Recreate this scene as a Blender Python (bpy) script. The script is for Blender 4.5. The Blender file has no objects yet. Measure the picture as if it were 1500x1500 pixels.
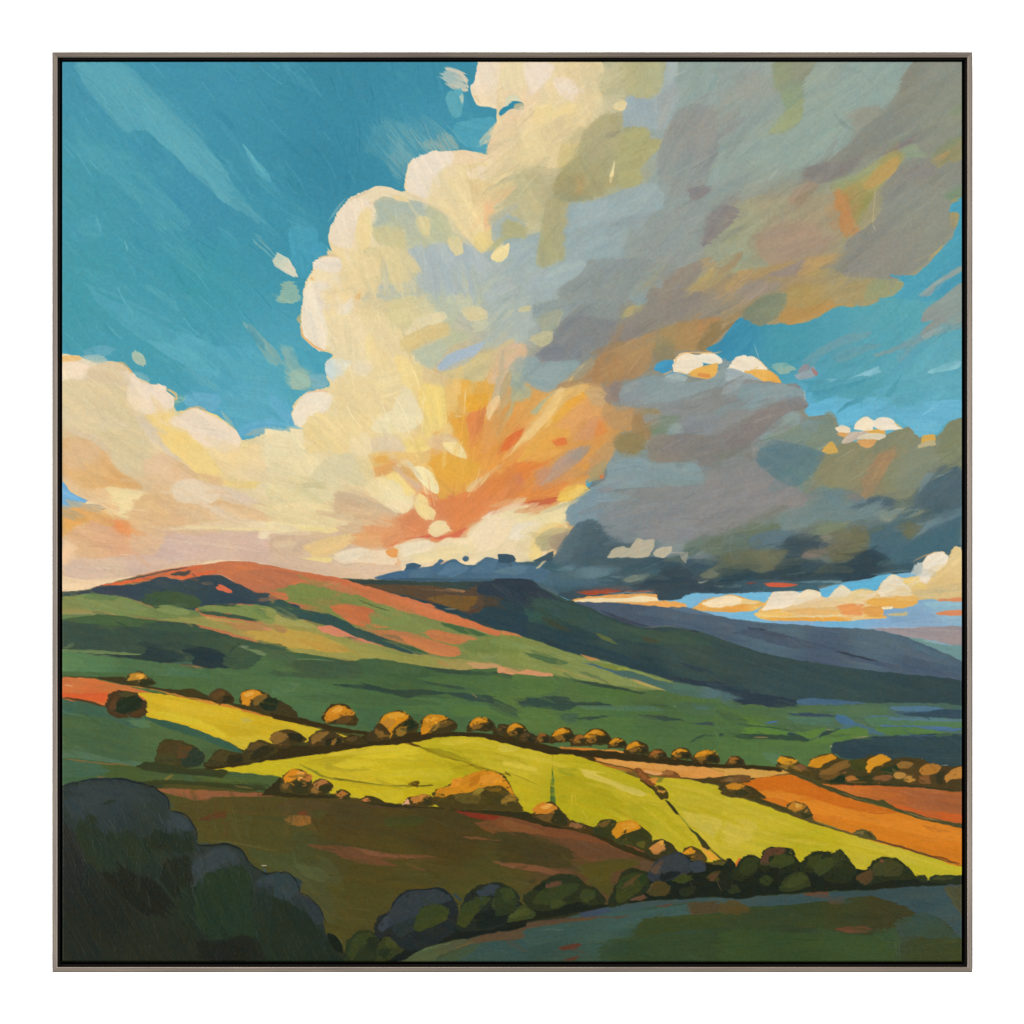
import bpy, bmesh, math
C = bpy.context
S = C.scene
# ---------------------------------------------------------------- camera, lamps, exposure
D = 5.0                                      # camera distance to the front of the frame (metres)
cam = bpy.data.cameras.new('camera'); camo = bpy.data.objects.new('camera', cam)
S.collection.objects.link(camo); S.camera = camo
camo.location = (0, -D, 0); camo.rotation_euler = (math.radians(90), 0, 0)
cam.sensor_width = 36; cam.lens = 36 * D / 1.5; cam.clip_start = .05; cam.clip_end = 100
W = bpy.data.worlds.new('World'); S.world = W; W.use_nodes = True
W.node_tree.nodes['Background'].inputs[0].default_value = (1, 1, 1, 1)
W.node_tree.nodes['Background'].inputs[1].default_value = .40
def softbox(name, loc, size, power, col):
    l = bpy.data.lights.new(name, 'AREA'); l.shape = 'SQUARE'; l.size = size; l.energy = power; l.color = col
    o = bpy.data.objects.new(name, l); S.collection.objects.link(o); o.location = loc
    d = -o.location; o.rotation_euler = d.to_track_quat('-Z', 'Y').to_euler()
    return o
softbox('studio_lamp', (-8.8, -10.8, -.6), 3.4, 2600, (1, .99, .97))
softbox('studio_lamp', (8.6, -11.0, -.9), 3.4, 2350, (.99, .99, 1))
softbox('studio_lamp', (-1.5, -9.0, 9.0), 3.0, 1500, (1, .985, .96))
V = S.view_settings
S.display_settings.display_device = 'sRGB'
V.view_transform = 'Standard'; V.look = 'None'; V.exposure = 0; V.gamma = 1; V.use_curve_mapping = False
S.render.engine = 'CYCLES'
S.cycles.pixel_filter_type = 'BLACKMAN_HARRIS'; S.cycles.filter_width = 1.1
GAIN, SPC = 2.98, .009                      # light on a white card facing the camera; sheen of the varnish

# ---------------------------------------------------------------- materials
def srgb(h):
    return tuple(((int(h[i:i+2], 16) / 255 + .055) / 1.055) ** 2.4 if int(h[i:i+2], 16) > 10 else int(h[i:i+2], 16) / 255 / 12.92 for i in (0, 2, 4)) + (1,)
def mat(name):
    m = bpy.data.materials.new(name); m.use_nodes = True
    return m, m.node_tree.nodes, m.node_tree.links, m.node_tree.nodes['Principled BSDF']
def m_wall():
    m, N, L, B = mat('white_paint')
    n = N.new('ShaderNodeTexNoise'); n.inputs['Scale'].default_value = 300
    b = N.new('ShaderNodeBump'); b.inputs['Strength'].default_value = .05; b.inputs['Distance'].default_value = .001
    L.new(n.outputs['Fac'], b.inputs['Height']); L.new(b.outputs[0], B.inputs['Normal'])
    B.inputs['Base Color'].default_value = (.92, .92, .92, 1); B.inputs['Roughness'].default_value = .8
    return m
def m_wood(name, axis):
    """taupe pewter leaf over wood; the grain runs along the rail"""
    m, N, L, B = mat(name)
    tc = N.new('ShaderNodeTexCoord'); mp = N.new('ShaderNodeMapping')
    mp.inputs['Scale'].default_value = (6, 300, 300) if axis == 'x' else (300, 300, 6)
    L.new(tc.outputs['Object'], mp.inputs['Vector'])
    n = N.new('ShaderNodeTexNoise'); n.inputs['Scale'].default_value = 1.6; n.inputs['Detail'].default_value = 5; n.inputs['Roughness'].default_value = .65
    L.new(mp.outputs[0], n.inputs['Vector'])
    n2 = N.new('ShaderNodeTexNoise'); n2.inputs['Scale'].default_value = 3.2; n2.inputs['Detail'].default_value = 2
    L.new(tc.outputs['Object'], n2.inputs['Vector'])
    mx = N.new('ShaderNodeMath'); mx.operation = 'ADD'; L.new(n.outputs['Fac'], mx.inputs[0])
    mu = N.new('ShaderNodeMath'); mu.operation = 'MULTIPLY'; mu.inputs[1].default_value = .7; L.new(n2.outputs['Fac'], mu.inputs[0]); L.new(mu.outputs[0], mx.inputs[1])
    r = N.new('ShaderNodeValToRGB'); r.color_ramp.elements[0].position = .55; r.color_ramp.elements[1].position = 1.15
    r.color_ramp.elements[0].color = (.042, .0325, .0245, 1); r.color_ramp.elements[1].color = (.086, .067, .050, 1)
    L.new(mx.outputs[0], r.inputs[0]); L.new(r.outputs[0], B.inputs['Base Color'])
    B.inputs['Roughness'].default_value = .42; B.inputs['Metallic'].default_value = .35
    b = N.new('ShaderNodeBump'); b.inputs['Strength'].default_value = .12; b.inputs['Distance'].default_value = .0006
    L.new(n.outputs['Fac'], b.inputs['Height']); L.new(b.outputs[0], B.inputs['Normal'])
    return m
def m_black():
    m, N, L, B = mat('black_paint')
    n = N.new('ShaderNodeTexNoise'); n.inputs['Scale'].default_value = 60; n.inputs['Detail'].default_value = 4
    r = N.new('ShaderNodeValToRGB'); r.color_ramp.elements[0].color = (.0012, .001, .001, 1); r.color_ramp.elements[1].color = (.0042, .003, .0024, 1)
    L.new(n.outputs['Fac'], r.inputs[0]); L.new(r.outputs[0], B.inputs['Base Color']); B.inputs['Roughness'].default_value = .7; B.inputs['Specular IOR Level'].default_value = .04
    return m
def m_cloth():
    m, N, L, B = mat('primed_cloth')
    n = N.new('ShaderNodeTexNoise'); n.inputs['Scale'].default_value = 900
    r = N.new('ShaderNodeValToRGB'); r.color_ramp.elements[0].color = (.03, .03, .03, 1); r.color_ramp.elements[1].color = (.07, .07, .065, 1)
    L.new(n.outputs['Fac'], r.inputs[0]); L.new(r.outputs[0], B.inputs['Base Color']); B.inputs['Roughness'].default_value = .9
    return m
def m_pigment():
    """the paint itself: colour and thickness come from the brushed-on vertices"""
    m, N, L, B = mat('acrylic_pigment')
    a = N.new('ShaderNodeAttribute'); a.attribute_name = 'pigment'
    L.new(a.outputs['Color'], B.inputs['Base Color'])
    h = N.new('ShaderNodeAttribute'); h.attribute_name = 'relief'
    tc = N.new('ShaderNodeTexCoord')
    w = N.new('ShaderNodeTexNoise'); w.inputs['Scale'].default_value = 520; w.inputs['Detail'].default_value = 2
    L.new(tc.outputs['Object'], w.inputs['Vector'])
    b1 = N.new('ShaderNodeBump'); b1.inputs['Strength'].default_value = .16; b1.inputs['Distance'].default_value = .0008
    L.new(w.outputs['Fac'], b1.inputs['Height'])
    b2 = N.new('ShaderNodeBump'); b2.inputs['Strength'].default_value = .55; b2.inputs['Distance'].default_value = .0006
    L.new(h.outputs['Fac'], b2.inputs['Height']); L.new(b1.outputs[0], b2.inputs['Normal'])
    L.new(b2.outputs[0], B.inputs['Normal'])
    B.inputs['Roughness'].default_value = .42; B.inputs['Specular IOR Level'].default_value = .07
    return m

# ---------------------------------------------------------------- the wall behind
def link(name, verts, faces, m, parent=None, smooth=False):
    me = bpy.data.meshes.new(name); me.from_pydata(verts, [], faces); me.update()
    if smooth: me.polygons.foreach_set('use_smooth', [True] * len(me.polygons))
    o = bpy.data.objects.new(name, me); S.collection.objects.link(o); me.materials.append(m)
    if parent: o.parent = parent
    return o
WALLY = .038
wall = link('wall', [(-6, WALLY, -4), (6, WALLY, -4), (6, WALLY, 4), (-6, WALLY, 4)], [(0, 1, 2, 3)], m_wall())
wall['kind'] = 'structure'; wall['label'] = 'plain bright white wall behind the framed painting'; wall['category'] = 'wall'

# ---------------------------------------------------------------- the frame
def px(x, y): return ((x - 750) / 1000.0, (750 - y) / 1000.0)
root = bpy.data.objects.new('framed_painting', None); S.collection.objects.link(root)
root.location = (0, 0, px(0, 1424.4)[1])
root['label'] = 'square landscape painting with big sunset clouds in a thin taupe floater frame'; root['category'] = 'painting'
ZB = root.location.z
x0, z1 = px(76.4, 76.2); x1, z0 = px(1424.8, 1424.4)
mh, mv, mb = m_wood('taupe_leaf_across', 'x'), m_wood('taupe_leaf_upright', 'z'), m_black()
FW = .0080
PROFILE = [(0, .034), (0, .0010), (.0004, .0003), (.0010, 0), (.0018, .0001), (.0064, .0013), (.0072, .0017), (.0077, .0024), (FW, .0032), (FW, .0065)]
INNER = [(FW + .00005, .0042), (FW + .0006, .0100), (FW + .0022, .0106), (FW + .0026, .0300), (.030, .0302), (.030, .0340), (.0002, .0342)]
def ring_pt(side, u, end):
    """a point of the moulding: u in from the outside, mitred at both ends"""
    if side == 'top': return (x0 + u if end == 0 else x1 - u, z1 - u)
    if side == 'bottom': return (x1 - u if end == 0 else x0 + u, z0 + u)
    if side == 'left': return (x0 + u, z0 + u if end == 0 else z1 - u)
    return (x1 - u, z1 - u if end == 0 else z0 + u)
def moulding(name, side, prof, m):
    vs, fs = [], []
    k = 24
    for i in range(k + 1):
        for u, y in prof:
            a = ring_pt(side, u, 0); b = ring_pt(side, u, 1)
            t = i / k
            g = .00006 if i in (0, k) else 0
            q = (a[0] + (b[0] - a[0]) * t, a[1] + (b[1] - a[1]) * t)
            vs.append((q[0], y + g, q[1] - ZB))
    n = len(prof)
    for i in range(k):
        for j in range(n - 1):
            fs.append((i * n + j, i * n + j + 1, (i + 1) * n + j + 1, (i + 1) * n + j))
    return link(name, vs, fs, m, root)
for side, lab in (('top', 'upper rail of the frame, darker than the lower one'), ('bottom', 'lower rail of the frame, catching the most light'), ('left', None), ('right', None)):
    o = moulding('frame_rail', side, PROFILE, mh if side in ('top', 'bottom') else mv)
    if lab: o['label'] = lab
def joined(name, parts, m):
    vs, fs = [], []
    for o in parts:
        n = len(vs); vs += [tuple(v.co) for v in o.data.vertices]; fs += [tuple(i + n for i in p_.vertices) for p_ in o.data.polygons]
        me = o.data; bpy.data.objects.remove(o); bpy.data.meshes.remove(me)
    return link(name, vs, fs, m, root)
reb = joined('shadow_gap', [moulding('piece', sd_, INNER, mb) for sd_ in ('top', 'bottom', 'left', 'right')], mb)
reb['label'] = 'black recess between the frame and the canvas'
# ---------------------------------------------------------------- the painter
# The picture is brushed on, stroke by stroke, over a fine vertex grid: every
# shape below is one patch of pigment (outline, colour, brush direction, dryness).
import numpy as np
NG = 1320                                   # vertices along each side of the painted cloth
CX0, CY0, CX1, CY1 = 90.4, 90.0, 1409.6, 1409.0
SX, SY = (CX1 - CX0) / (NG - 1), (CY1 - CY0) / (NG - 1)
IMG = np.zeros((NG, NG, 3), np.float32)
HGT = np.zeros((NG, NG), np.float32)
LAB = np.zeros((NG, NG), np.int16)
rng = np.random.RandomState(7)
TAB = rng.rand(256, 256).astype(np.float32) * 2 - 1
REG, RKEY = [], {}
cur = 0
_t = [0.0, 0.0, 1.0]
_seed = [0.0]

def G(key, name=None, label=None):
    """switch to a region of the picture (each becomes one part of the canvas)"""
    global cur
    if key not in RKEY:
        RKEY[key] = len(REG); REG.append((name or key, label))
    cur = RKEY[key]

def T(r=None, c=None):
    if r is None: _t[:] = [0.0, 0.0, 1.0]
    else: _t[:] = [80 + 330.0 * c, 80 + 330.0 * r, 350 / 1500.0]

def hx(h):
    return np.array([int(h[i:i + 2], 16) for i in (0, 2, 4)], np.float32)

def vn(u, v):
    iu = np.floor(u); iv = np.floor(v)
    fu = u - iu; fv = v - iv
    fu = fu * fu * (3 - 2 * fu); fv = fv * fv * (3 - 2 * fv)
    iu = iu.astype(np.int32) & 255; iv = iv.astype(np.int32) & 255
    ju = (iu + 1) & 255; jv = (iv + 1) & 255
    a = TAB[iu, iv]; b = TAB[ju, iv]; c = TAB[iu, jv]; d = TAB[ju, jv]
    a = a + (b - a) * fu; c = c + (d - c) * fu
    return a + (c - a) * fv

def pts_of(s):
    P = np.array([[float(q) for q in w.split(',')] for w in s.split()], np.float64)
    return P * _t[2] + np.array(_t[:2])

def chaikin(P, n, closed=True):
    """round an outline off: a spline through all its corners that never overshoots"""
    if n == 0 or len(P) < 3: return P if closed or len(P) > 2 else np.array([P[0] + (P[-1] - P[0]) * k for k in np.linspace(0, 1, 7)])
    A = np.roll(P, 1, 0) if closed else np.vstack([2 * P[0] - P[1], P[:-1]])
    B = np.roll(P, -1, 0) if closed else np.vstack([P[1:], 2 * P[-1] - P[-2]])
    la = np.hypot(*(P - A).T) + 1e-6; lb = np.hypot(*(B - P).T) + 1e-6
    tn = (P - A) / la[:, None] + (B - P) / lb[:, None]
    M = tn * (.44 * np.minimum(la, lb))[:, None]
    P1 = np.roll(P, -1, 0); M1 = np.roll(M, -1, 0)
    out = []
    for k in range(5):
        t = k / 5.0
        out.append((2*t**3-3*t*t+1) * P + (t**3-2*t*t+t) * M + (-2*t**3+3*t*t) * P1 + (t**3-t*t) * M1)
    R = np.stack(out, 1)
    if not closed: return np.vstack([R[:-1].reshape(-1, 2), P[-1:]])
    return R.reshape(-1, 2)

def cover(P, x0, y0, w, h, SS=4):
    acc = np.zeros((h * SS, w + 2), np.float32)
    Q = np.roll(P, -1, 0)
    for (ax, ay), (bx, by) in zip(P, Q):
        if ay == by: continue
        sg = 1.0
        if ay > by: ax, ay, bx, by, sg = bx, by, ax, ay, -1.0
        r0 = int(np.ceil((ay - y0) * SS - .5)); r1 = int(np.ceil((by - y0) * SS - .5))
        r0 = max(r0, 0); r1 = min(r1, h * SS)
        if r1 <= r0: continue
        rr = np.arange(r0, r1)
        x = ax + (bx - ax) * (((rr + .5) / SS + y0) - ay) / (by - ay) - x0
        x = np.clip(x, 0, w)
        ix = x.astype(np.int32); f = (x - ix).astype(np.float32)
        acc[rr, ix] += sg * (1 - f); acc[rr, ix + 1] += sg * f
    m = np.minimum(np.abs(np.cumsum(acc, 1)[:, :w]), 1)
    return m.reshape(h, SS, w).mean(1)

def samp(m, x, y):
    h, w = m.shape
    x = np.clip(x, 0, w - 1.001); y = np.clip(y, 0, h - 1.001)
    ix = x.astype(np.int32); iy = y.astype(np.int32)
    fx = x - ix; fy = y - iy
    a = m[iy, ix] * (1 - fx) + m[iy, ix + 1] * fx
    b = m[iy + 1, ix] * (1 - fx) + m[iy + 1, ix + 1] * fx
    return a * (1 - fy) + b * fy

def colfield(spec, X, Y, pw=2.2):
    if '@' not in spec: return hx(spec)[None, None, :]
    num = 0; den = 0
    for w in spec.split():
        c, xy = w.split('@'); q = pts_of(xy)[0]
        d2 = (X - q[0]) ** 2 + (Y - q[1]) ** 2 + 90.0
        k = d2 ** (-pw / 1.35)
        num = num + k[..., None] * hx(c); den = den + k
    return num / den[..., None]

def lay(P, spec, r=2.0, d=20.0, a=1.0, v=1.0, dry=0.0, lab=True, hh=1.0):
    """put one patch of paint down; P outline in photo pixels"""
    _seed[0] += 17.31
    sd = _seed[0]
    m = r * 1.3 + 3
    gx0 = max(0, int((P[:, 0].min() - m - CX0) / SX)); gx1 = min(NG, int((P[:, 0].max() + m - CX0) / SX) + 2)
    gy0 = max(0, int((P[:, 1].min() - m - CY0) / SY)); gy1 = min(NG, int((P[:, 1].max() + m - CY0) / SY) + 2)
    w, h = gx1 - gx0, gy1 - gy0
    if w < 2 or h < 2: return
    # work a little beyond the box so that the warp has something to read
    e = int(m) + 2
    PG = np.stack([(P[:, 0] - CX0) / SX, (P[:, 1] - CY0) / SY], 1)
    M = cover(PG, gx0 - e, gy0 - e, w + 2 * e, h + 2 * e)
    gy, gx = np.mgrid[gy0:gy1, gx0:gx1].astype(np.float32)
    X = gx * SX + CX0; Y = gy * SY + CY0
    ca, sa = np.cos(np.radians(d)), np.sin(np.radians(d))
    U = X * ca + Y * sa; V = -X * sa + Y * ca
    bend = 2.5 * vn(U / 45 + sd, V / 45)
    n1 = vn(U / 34 + sd, (V + bend) / 1.9 + sd * 3)
    n2 = vn(U / 60 + sd * 2, (V + bend) / 7.5 - sd)
    n3 = vn(X / 9 + sd, Y / 9 - sd)
    disp = r * (.62 * n1 + .55 * n2)
    iso = min(r, 2.2) * .45
    w3 = vn(X / 8 - sd, Y / 8 + sd)
    # the edge feathers out along the pull of the brush
    mx = 0
    for q in ((.45, .8, 1.15) if r > 2.6 else (1.0,)):
        mx = mx + samp(M, (gx - gx0 + e + disp * q * ca + iso * n3).astype(np.float32), (gy - gy0 + e + disp * q * sa + iso * w3).astype(np.float32))
    if r > 2.6: mx = mx / 3
    al = mx * a
    if dry > 0:
        al = al * np.clip(1.0 - dry * (.75 + .9 * n1 + .35 * n2), 0, 1)
    C = colfield(spec, X, Y)
    tone = 1 + v * (.020 * n1 + .026 * n2)
    hue = v * (2.0 * n2 + 1.6 * vn(X / 30 + sd, Y / 30 + sd))
    C = C * tone[..., None] + hue[..., None] * np.array([1, .15, -1], np.float32)
    S = IMG[gy0:gy1, gx0:gx1]
    S += (C - S) * al[..., None]
    Hh = HGT[gy0:gy1, gx0:gx1]
    lip = mx * (1 - mx) * 1.6
    Hh += ((.35 * n1 + .30 * n2) * hh - Hh) * np.clip(al * .85, 0, 1) + lip * hh * .55
    if lab:
        L = LAB[gy0:gy1, gx0:gx1]; L[al > .5] = cur

def p(s, col, r=2.0, d=20.0, a=1.0, v=1.0, dry=0.0, n=2, lab=True):
    lay(chaikin(pts_of(s), n), col, r, d, a, v, dry, lab)

def s(st, w, col, a=1.0, r=3.0, dry=.15, v=1.0, lab=False, taper=.25):
    """one pull of the brush along a path, w wide (photo pixels)"""
    P = chaikin(pts_of(st), 2, False)
    dd = np.gradient(P, axis=0); L = np.hypot(dd[:, 0], dd[:, 1]) + 1e-6
    nrm = np.stack([-dd[:, 1] / L, dd[:, 0] / L], 1)
    cum = np.concatenate([[0], np.cumsum(np.hypot(*np.diff(P, axis=0).T))]); t = cum / max(cum[-1], 1e-6)
    wd = w * _t[2] * .5 * np.sqrt(np.clip(np.minimum((t + .02) / taper, (1.02 - t) / taper), .05, 1))
    Q = np.vstack([P + nrm * wd[:, None], (P - nrm * wd[:, None])[::-1]])
    q = P[-1] - P[0]
    lay(Q, col, r, np.degrees(np.arctan2(q[1], q[0])), a, v, dry, lab)

def wash(spec, pw=1.9):
    gy, gx = np.mgrid[0:NG, 0:NG].astype(np.float32)
    IMG[:] = colfield(spec, gx * SX + CX0, gy * SY + CY0, pw)
    LAB[:] = cur

def seam(x0, y0, x1, y1, n, seed):
    """work the paint on both sides of a join into each other"""
    R = np.random.RandomState(seed)
    for _ in range(n):
        k = R.rand(); x = x0 + (x1 - x0) * k + R.normal(0, 5); y = y0 + (y1 - y0) * k + R.normal(0, 5)
        dr = direction(x, y) + R.uniform(-14, 14)
        ca, sa = np.cos(np.radians(dr)), np.sin(np.radians(dr))
        L = R.uniform(10, 30); W = R.uniform(5, 13); o = R.choice((-1, 1)) * R.uniform(12, 26)
        ix = int(np.clip((x + o * ca - CX0) / SX, 0, NG - 1)); iy = int(np.clip((y + o * sa - CY0) / SY, 0, NG - 1))
        jx = int(np.clip((x - CX0) / SX, 0, NG - 1)); jy = int(np.clip((y - CY0) / SY, 0, NG - 1))
        if np.abs(IMG[iy, ix] - IMG[jy, jx]).max() > 60: continue
        c = '%02x%02x%02x' % tuple(int(v) for v in np.clip(IMG[iy, ix], 0, 255))
        t = np.linspace(-1, 1, 7); wd = W * .5 * np.sqrt(np.clip(1.03 - np.abs(t) ** 3, 0, 1))
        Q = np.vstack([np.stack([x + ca * t * L - sa * wd, y + sa * t * L + ca * wd], 1), np.stack([x + ca * t * L + sa * wd, y + sa * t * L - ca * wd], 1)[::-1]])
        lay(Q, c, R.uniform(4, 9), dr, R.uniform(.5, .85), 1.0, .15, False)

def soften(keys, sig, amount):
    """brush neighbouring wet paint together inside some regions"""
    M = np.isin(LAB, [RKEY[k] for k in keys]).astype(np.float32)
    k = np.exp(-.5 * (np.arange(-int(3 * sig), int(3 * sig) + 1) / sig) ** 2).astype(np.float32); k /= k.sum()
    def blur(A):
        for ax in (0, 1):
            o = np.zeros_like(A)
            for i, w in enumerate(k): o += w * np.roll(A, i - len(k) // 2, ax)
            A = o
        return A
    W = blur(M)
    B = blur(IMG * M[..., None]) / np.maximum(W, 1e-4)[..., None]
    a = M * np.clip((W - .72) / .25, 0, 1) * amount
    gy, gx = np.mgrid[0:NG, 0:NG].astype(np.float32)
    a = a * np.clip(.85 + .55 * vn(gx / 60 + 3, gy / 60 + 8) + .25 * vn(gx / 14, gy / 14 + 5), 0, 1)
    IMG[:] = IMG + (B - IMG) * a[..., None]

def direction(x, y):
    """which way the brush was pulled around a place of the picture"""
    if y < 880:
        if x < 480 and y < 620: return 45
        g = np.degrees(np.arctan2(y - 780, x - 650))
        if x < 470: return 18
        if (x - 650) ** 2 + (y - 780) ** 2 < 260 ** 2: return g
        if x > 800 and y > 560: return -12 if y > 760 else -22
        if x > 700: return -38
        return 75
    if y < 1060: return 16
    if x < 480 and y > 1170: return 70
    return 12

def scumble(n, seed, la=(9, 34), wa=(4, 13), al=(.25, .6), box=None, jit=6):
    """broken colour: short strokes of neighbouring paint dragged within one region"""
    R = np.random.RandomState(seed)
    x0, y0, x1, y1 = box or (CX0, CY0, CX1, CY1)
    for _ in range(n):
        x = R.uniform(x0, x1); y = R.uniform(y0, y1)
        gx = int((x - CX0) / SX); gy = int((y - CY0) / SY)
        if not (0 <= gx < NG and 0 <= gy < NG): continue
        l0 = LAB[gy, gx]
        dr = direction(x, y) + R.uniform(-22, 22)
        L = R.uniform(*la); W = R.uniform(*wa)
        ca, sa = np.cos(np.radians(dr)), np.sin(np.radians(dr))
        ox, oy = R.normal(0, 9), R.normal(0, 6)
        sx = int(np.clip(gx + (ox * ca - oy * sa) / SX, 0, NG - 1)); sy = int(np.clip(gy + (ox * sa + oy * ca) / SY, 0, NG - 1))
        if LAB[sy, sx] != l0 or sy == gy and sx == gx: continue
        c = IMG[sy, sx] + R.normal(0, jit) * np.array([1, .95, .85]) + R.normal(0, jit * .35, 3)
        t = np.linspace(-1, 1, 9)
        k = R.uniform(-.12, .12)
        Px = x + ca * t * L - sa * k * L * t * t; Py = y + sa * t * L + ca * k * L * t * t
        wd = W * .5 * np.sqrt(np.clip(1.02 - np.abs(t) ** 3, 0, 1))
        Q = np.vstack([np.stack([Px - sa * wd, Py + ca * wd], 1), np.stack([Px + sa * wd, Py - ca * wd], 1)[::-1]])
        # keep clear of the edges of the region
        gxs = np.clip(((Q[:, 0] - CX0) / SX).astype(int), 0, NG - 1); gys = np.clip(((Q[:, 1] - CY0) / SY).astype(int), 0, NG - 1)
        if np.mean(LAB[gys, gxs] == l0) < .93: continue
        hexs = '%02x%02x%02x' % tuple(int(v) for v in np.clip(c, 0, 255))
        lay(Q, hexs, R.uniform(2, 6), dr, R.uniform(*al), 1.0, R.uniform(.1, .6), False)
# ---------------------------------------------------------------- sky
G('sky', 'painted_sky')
T()
wash("4793a9@95,95 4391a8@300,95 3c889f@500,100 3d8ba2@650,110 4798a8@100,300 4390a8@300,300 3a869e@480,250 4699a6@100,420 4297a6@300,400 4191a7@420,330 4a9cac@250,500 57a6b8@400,560 5aa6bf@350,620 4492a9@650,180 75aed5@100,720 4f9db2@1400,310 5aa3ad@1300,440 4c98a8@1150,500 579fac@1250,560 63a8b5@1380,560 66b0c6@1300,620 62aac4@1200,600 3f8ca8@1080,480 4a93b5@960,550 77b6d4@1050,880 6db3d4@1200,870 86a8c6@1300,905")
T(0,0)
p("140,60 440,60 620,230 800,420 950,560 1100,770 1250,980 1330,1060 1200,1000 1060,930 900,780 700,590 560,470 460,500 330,370 200,220","5ea6b4",14,46,.95,dry=.3)
p("150,60 400,50 560,220 700,370 600,420 480,330 330,230","5fa7b4",20,44,.75,dry=.5)
p("560,330 640,350 800,480 930,600 1040,720 1110,800 1130,900 1060,930 930,790 780,650 640,530 560,420","61a9b7",8,48,.9,dry=.3)
p("600,250 760,300 900,440 1080,640 1180,800 1100,760 960,580 800,420","57a2b2",20,48,.55,dry=.8)
p("200,220 330,370 450,520 620,560 780,660 950,840 1060,950 1000,1000 820,930 640,760 430,560 200,290","4492aa",12,46,.5)
p("80,560 250,560 400,560 560,700 700,880 860,1060 640,1100 520,920 380,780 200,680","54a2b0",14,44,.7,dry=.5)
p("420,590 600,800 780,980 830,1030 700,960 540,800","5aa5b2",10,46,.5,dry=.7)
p("1190,560 1250,640 1340,740 1360,810 1290,770 1210,640","5ba7b7",3,52,.85)
p("1130,540 1210,640 1330,800 1430,920 1380,900 1250,780","559fb0",9,50,.5,dry=.6)
s("1190,570 1240,650 1350,790",16,"63adbb",.7)
s("1330,780 1420,890 1440,930",16,"58a3b4",.6,dry=.5)
p("110,1060 260,1010 300,1130 240,1170 110,1160","57a4b5",9,5,.6,dry=.5)
s("262,1010 296,1130",16,"64adbb",.7)
p("640,1040 780,1150 900,1260 700,1200 650,1130","56a5b2",12,45,.5,dry=.6)
p("60,1330 200,1400 330,1500 500,1500 420,1430 270,1350 120,1330","55a3b3",12,40,.5,dry=.5)
p("90,380 260,560 420,760 560,930 480,900 330,740 150,560","57a2b1",14,46,.7,dry=.5)
p("450,60 620,190 860,420 1060,640 900,560 680,330 500,160","549db0",12,45,.6,dry=.7)
p("860,600 1080,760 1290,1000 1420,1150 1300,1090 1050,860","549eb0",12,46,.6,dry=.6)
p("640,1180 860,1240 1100,1450 1240,1560 980,1440 760,1290","53a1af",12,42,.6,dry=.6)
s("445,1165 455,1230",7,"86c0c0",.8)
s("300,590 420,560",10,"5fa8b5",.5,dry=.6)
s("470,80 900,60 1500,90",60,"418fa6",.5,dry=.5)
s("1440,60 1490,140",30,"559fb0",.5,dry=.7)
T(0,1)
p("0,20 120,60 260,260 220,250 80,160","559fb0",14,52,.6,dry=.7)
p("700,80 860,180 900,260 760,160","4b98ab",16,50,.5,dry=.6)
p("1090,450 1200,410 1350,400 1350,470 1320,540 1310,620 1250,620 1130,550","53a2b5",4,15,.9)
p("540,620 560,480 640,400 760,410 900,380 1080,520 1130,600 960,600 880,650 800,760 740,800 680,720 620,640","5c9caa",26,48,.75,dry=.45)
p("640,420 780,430 960,560 900,640 800,700 700,560","6ea7ae",20,50,.5,dry=.8)
p("880,560 1050,490 1120,570 1080,610 960,605","a3b3a6",16,55,.8,dry=.5)
p("680,640 800,600 830,720 770,800 700,720","86abb0",16,52,.6,dry=.5)
for i in range(26):
    q = rng.rand(4)
    x, y = 560 + 520 * q[0], 390 + 150 * q[1] + 0.05 * q[0]
    s("%.0f,%.0f %.0f,%.0f" % (x, y, x + 90 + 90 * q[2], y + 120 + 110 * q[3]), 5, "7db4ba" if i % 3 else "a5bdb4", .55, 2, .4)
for i in range(9):
    s("%d,%d %d,%d" % (1180 + i * 14, 470 + i * 9, 1215 + i * 14, 600 + i * 4), 4, "7fb5ba", .5, 2, .4)
for i in range(10):
    s("%d,%d %d,%d" % (300 + i * 7, 1050 - i * 11, 345 + i * 8, 1010 - i * 12), 5, "8db9b8", .6, 2, .3)
p("70,1080 240,1100 240,1160 300,1200 300,1260 210,1300 180,1400 120,1380 70,1250","4b9fb6",5,80,.85)
p("70,1000 200,1080 240,1180 70,1160","5aa4b5",18,25,.5,dry=.7)
G('cloudlet', 'painted_cloud', "small dry brushed wisp of cream paint near the top of the blue sky")
p("1030,150 1050,80 1150,110 1190,200 1180,230 1090,210","b7c2b9@1040,120 d6cab4@1170,200",10,20,.95,dry=.15)
s("1040,90 1150,130 1185,210",20,"dccbb5",.8)
s("1035,180 1100,215 1180,225",14,"dfcaae",.8)
G('sky')
p("1040,280 1060,240 1150,230 1160,300 1130,390 1090,400 1060,340","5fa7b5",5,80,.9)
p("1130,270 1150,250 1160,290 1145,310","c0c9b4",3,80,.8)
G('wisp', 'painted_cloud', "small pale leaf shaped wisp beside the big cumulus")
p("-35,1290 -5,1250 60,1290 115,1400 60,1385 0,1350 -40,1320","c4cdb9@-20,1270 ddd5bd@70,1350",5,42,.95)
s("-170,1160 -30,1290",14,"a9c1b6",.7,dry=.5)
s("-140,1150 -20,1270",6,"c0cdba",.7,dry=.4)
p("-5,1450 60,1420 90,1430 125,1540 80,1565 -30,1550 0,1500","8fb5a6",8,8,.95)
s("-50,1500 20,1540 80,1560",18,"a9bda2",.7,dry=.5)
G('sky')
T(1,0)
p("200,30 320,110 520,190 700,300 830,340 950,390 1020,450 1100,500 1130,640 1000,680 900,560 700,480 600,400 480,330 380,240 250,120","57a5b6",10,33,.75,dry=.15)
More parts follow.
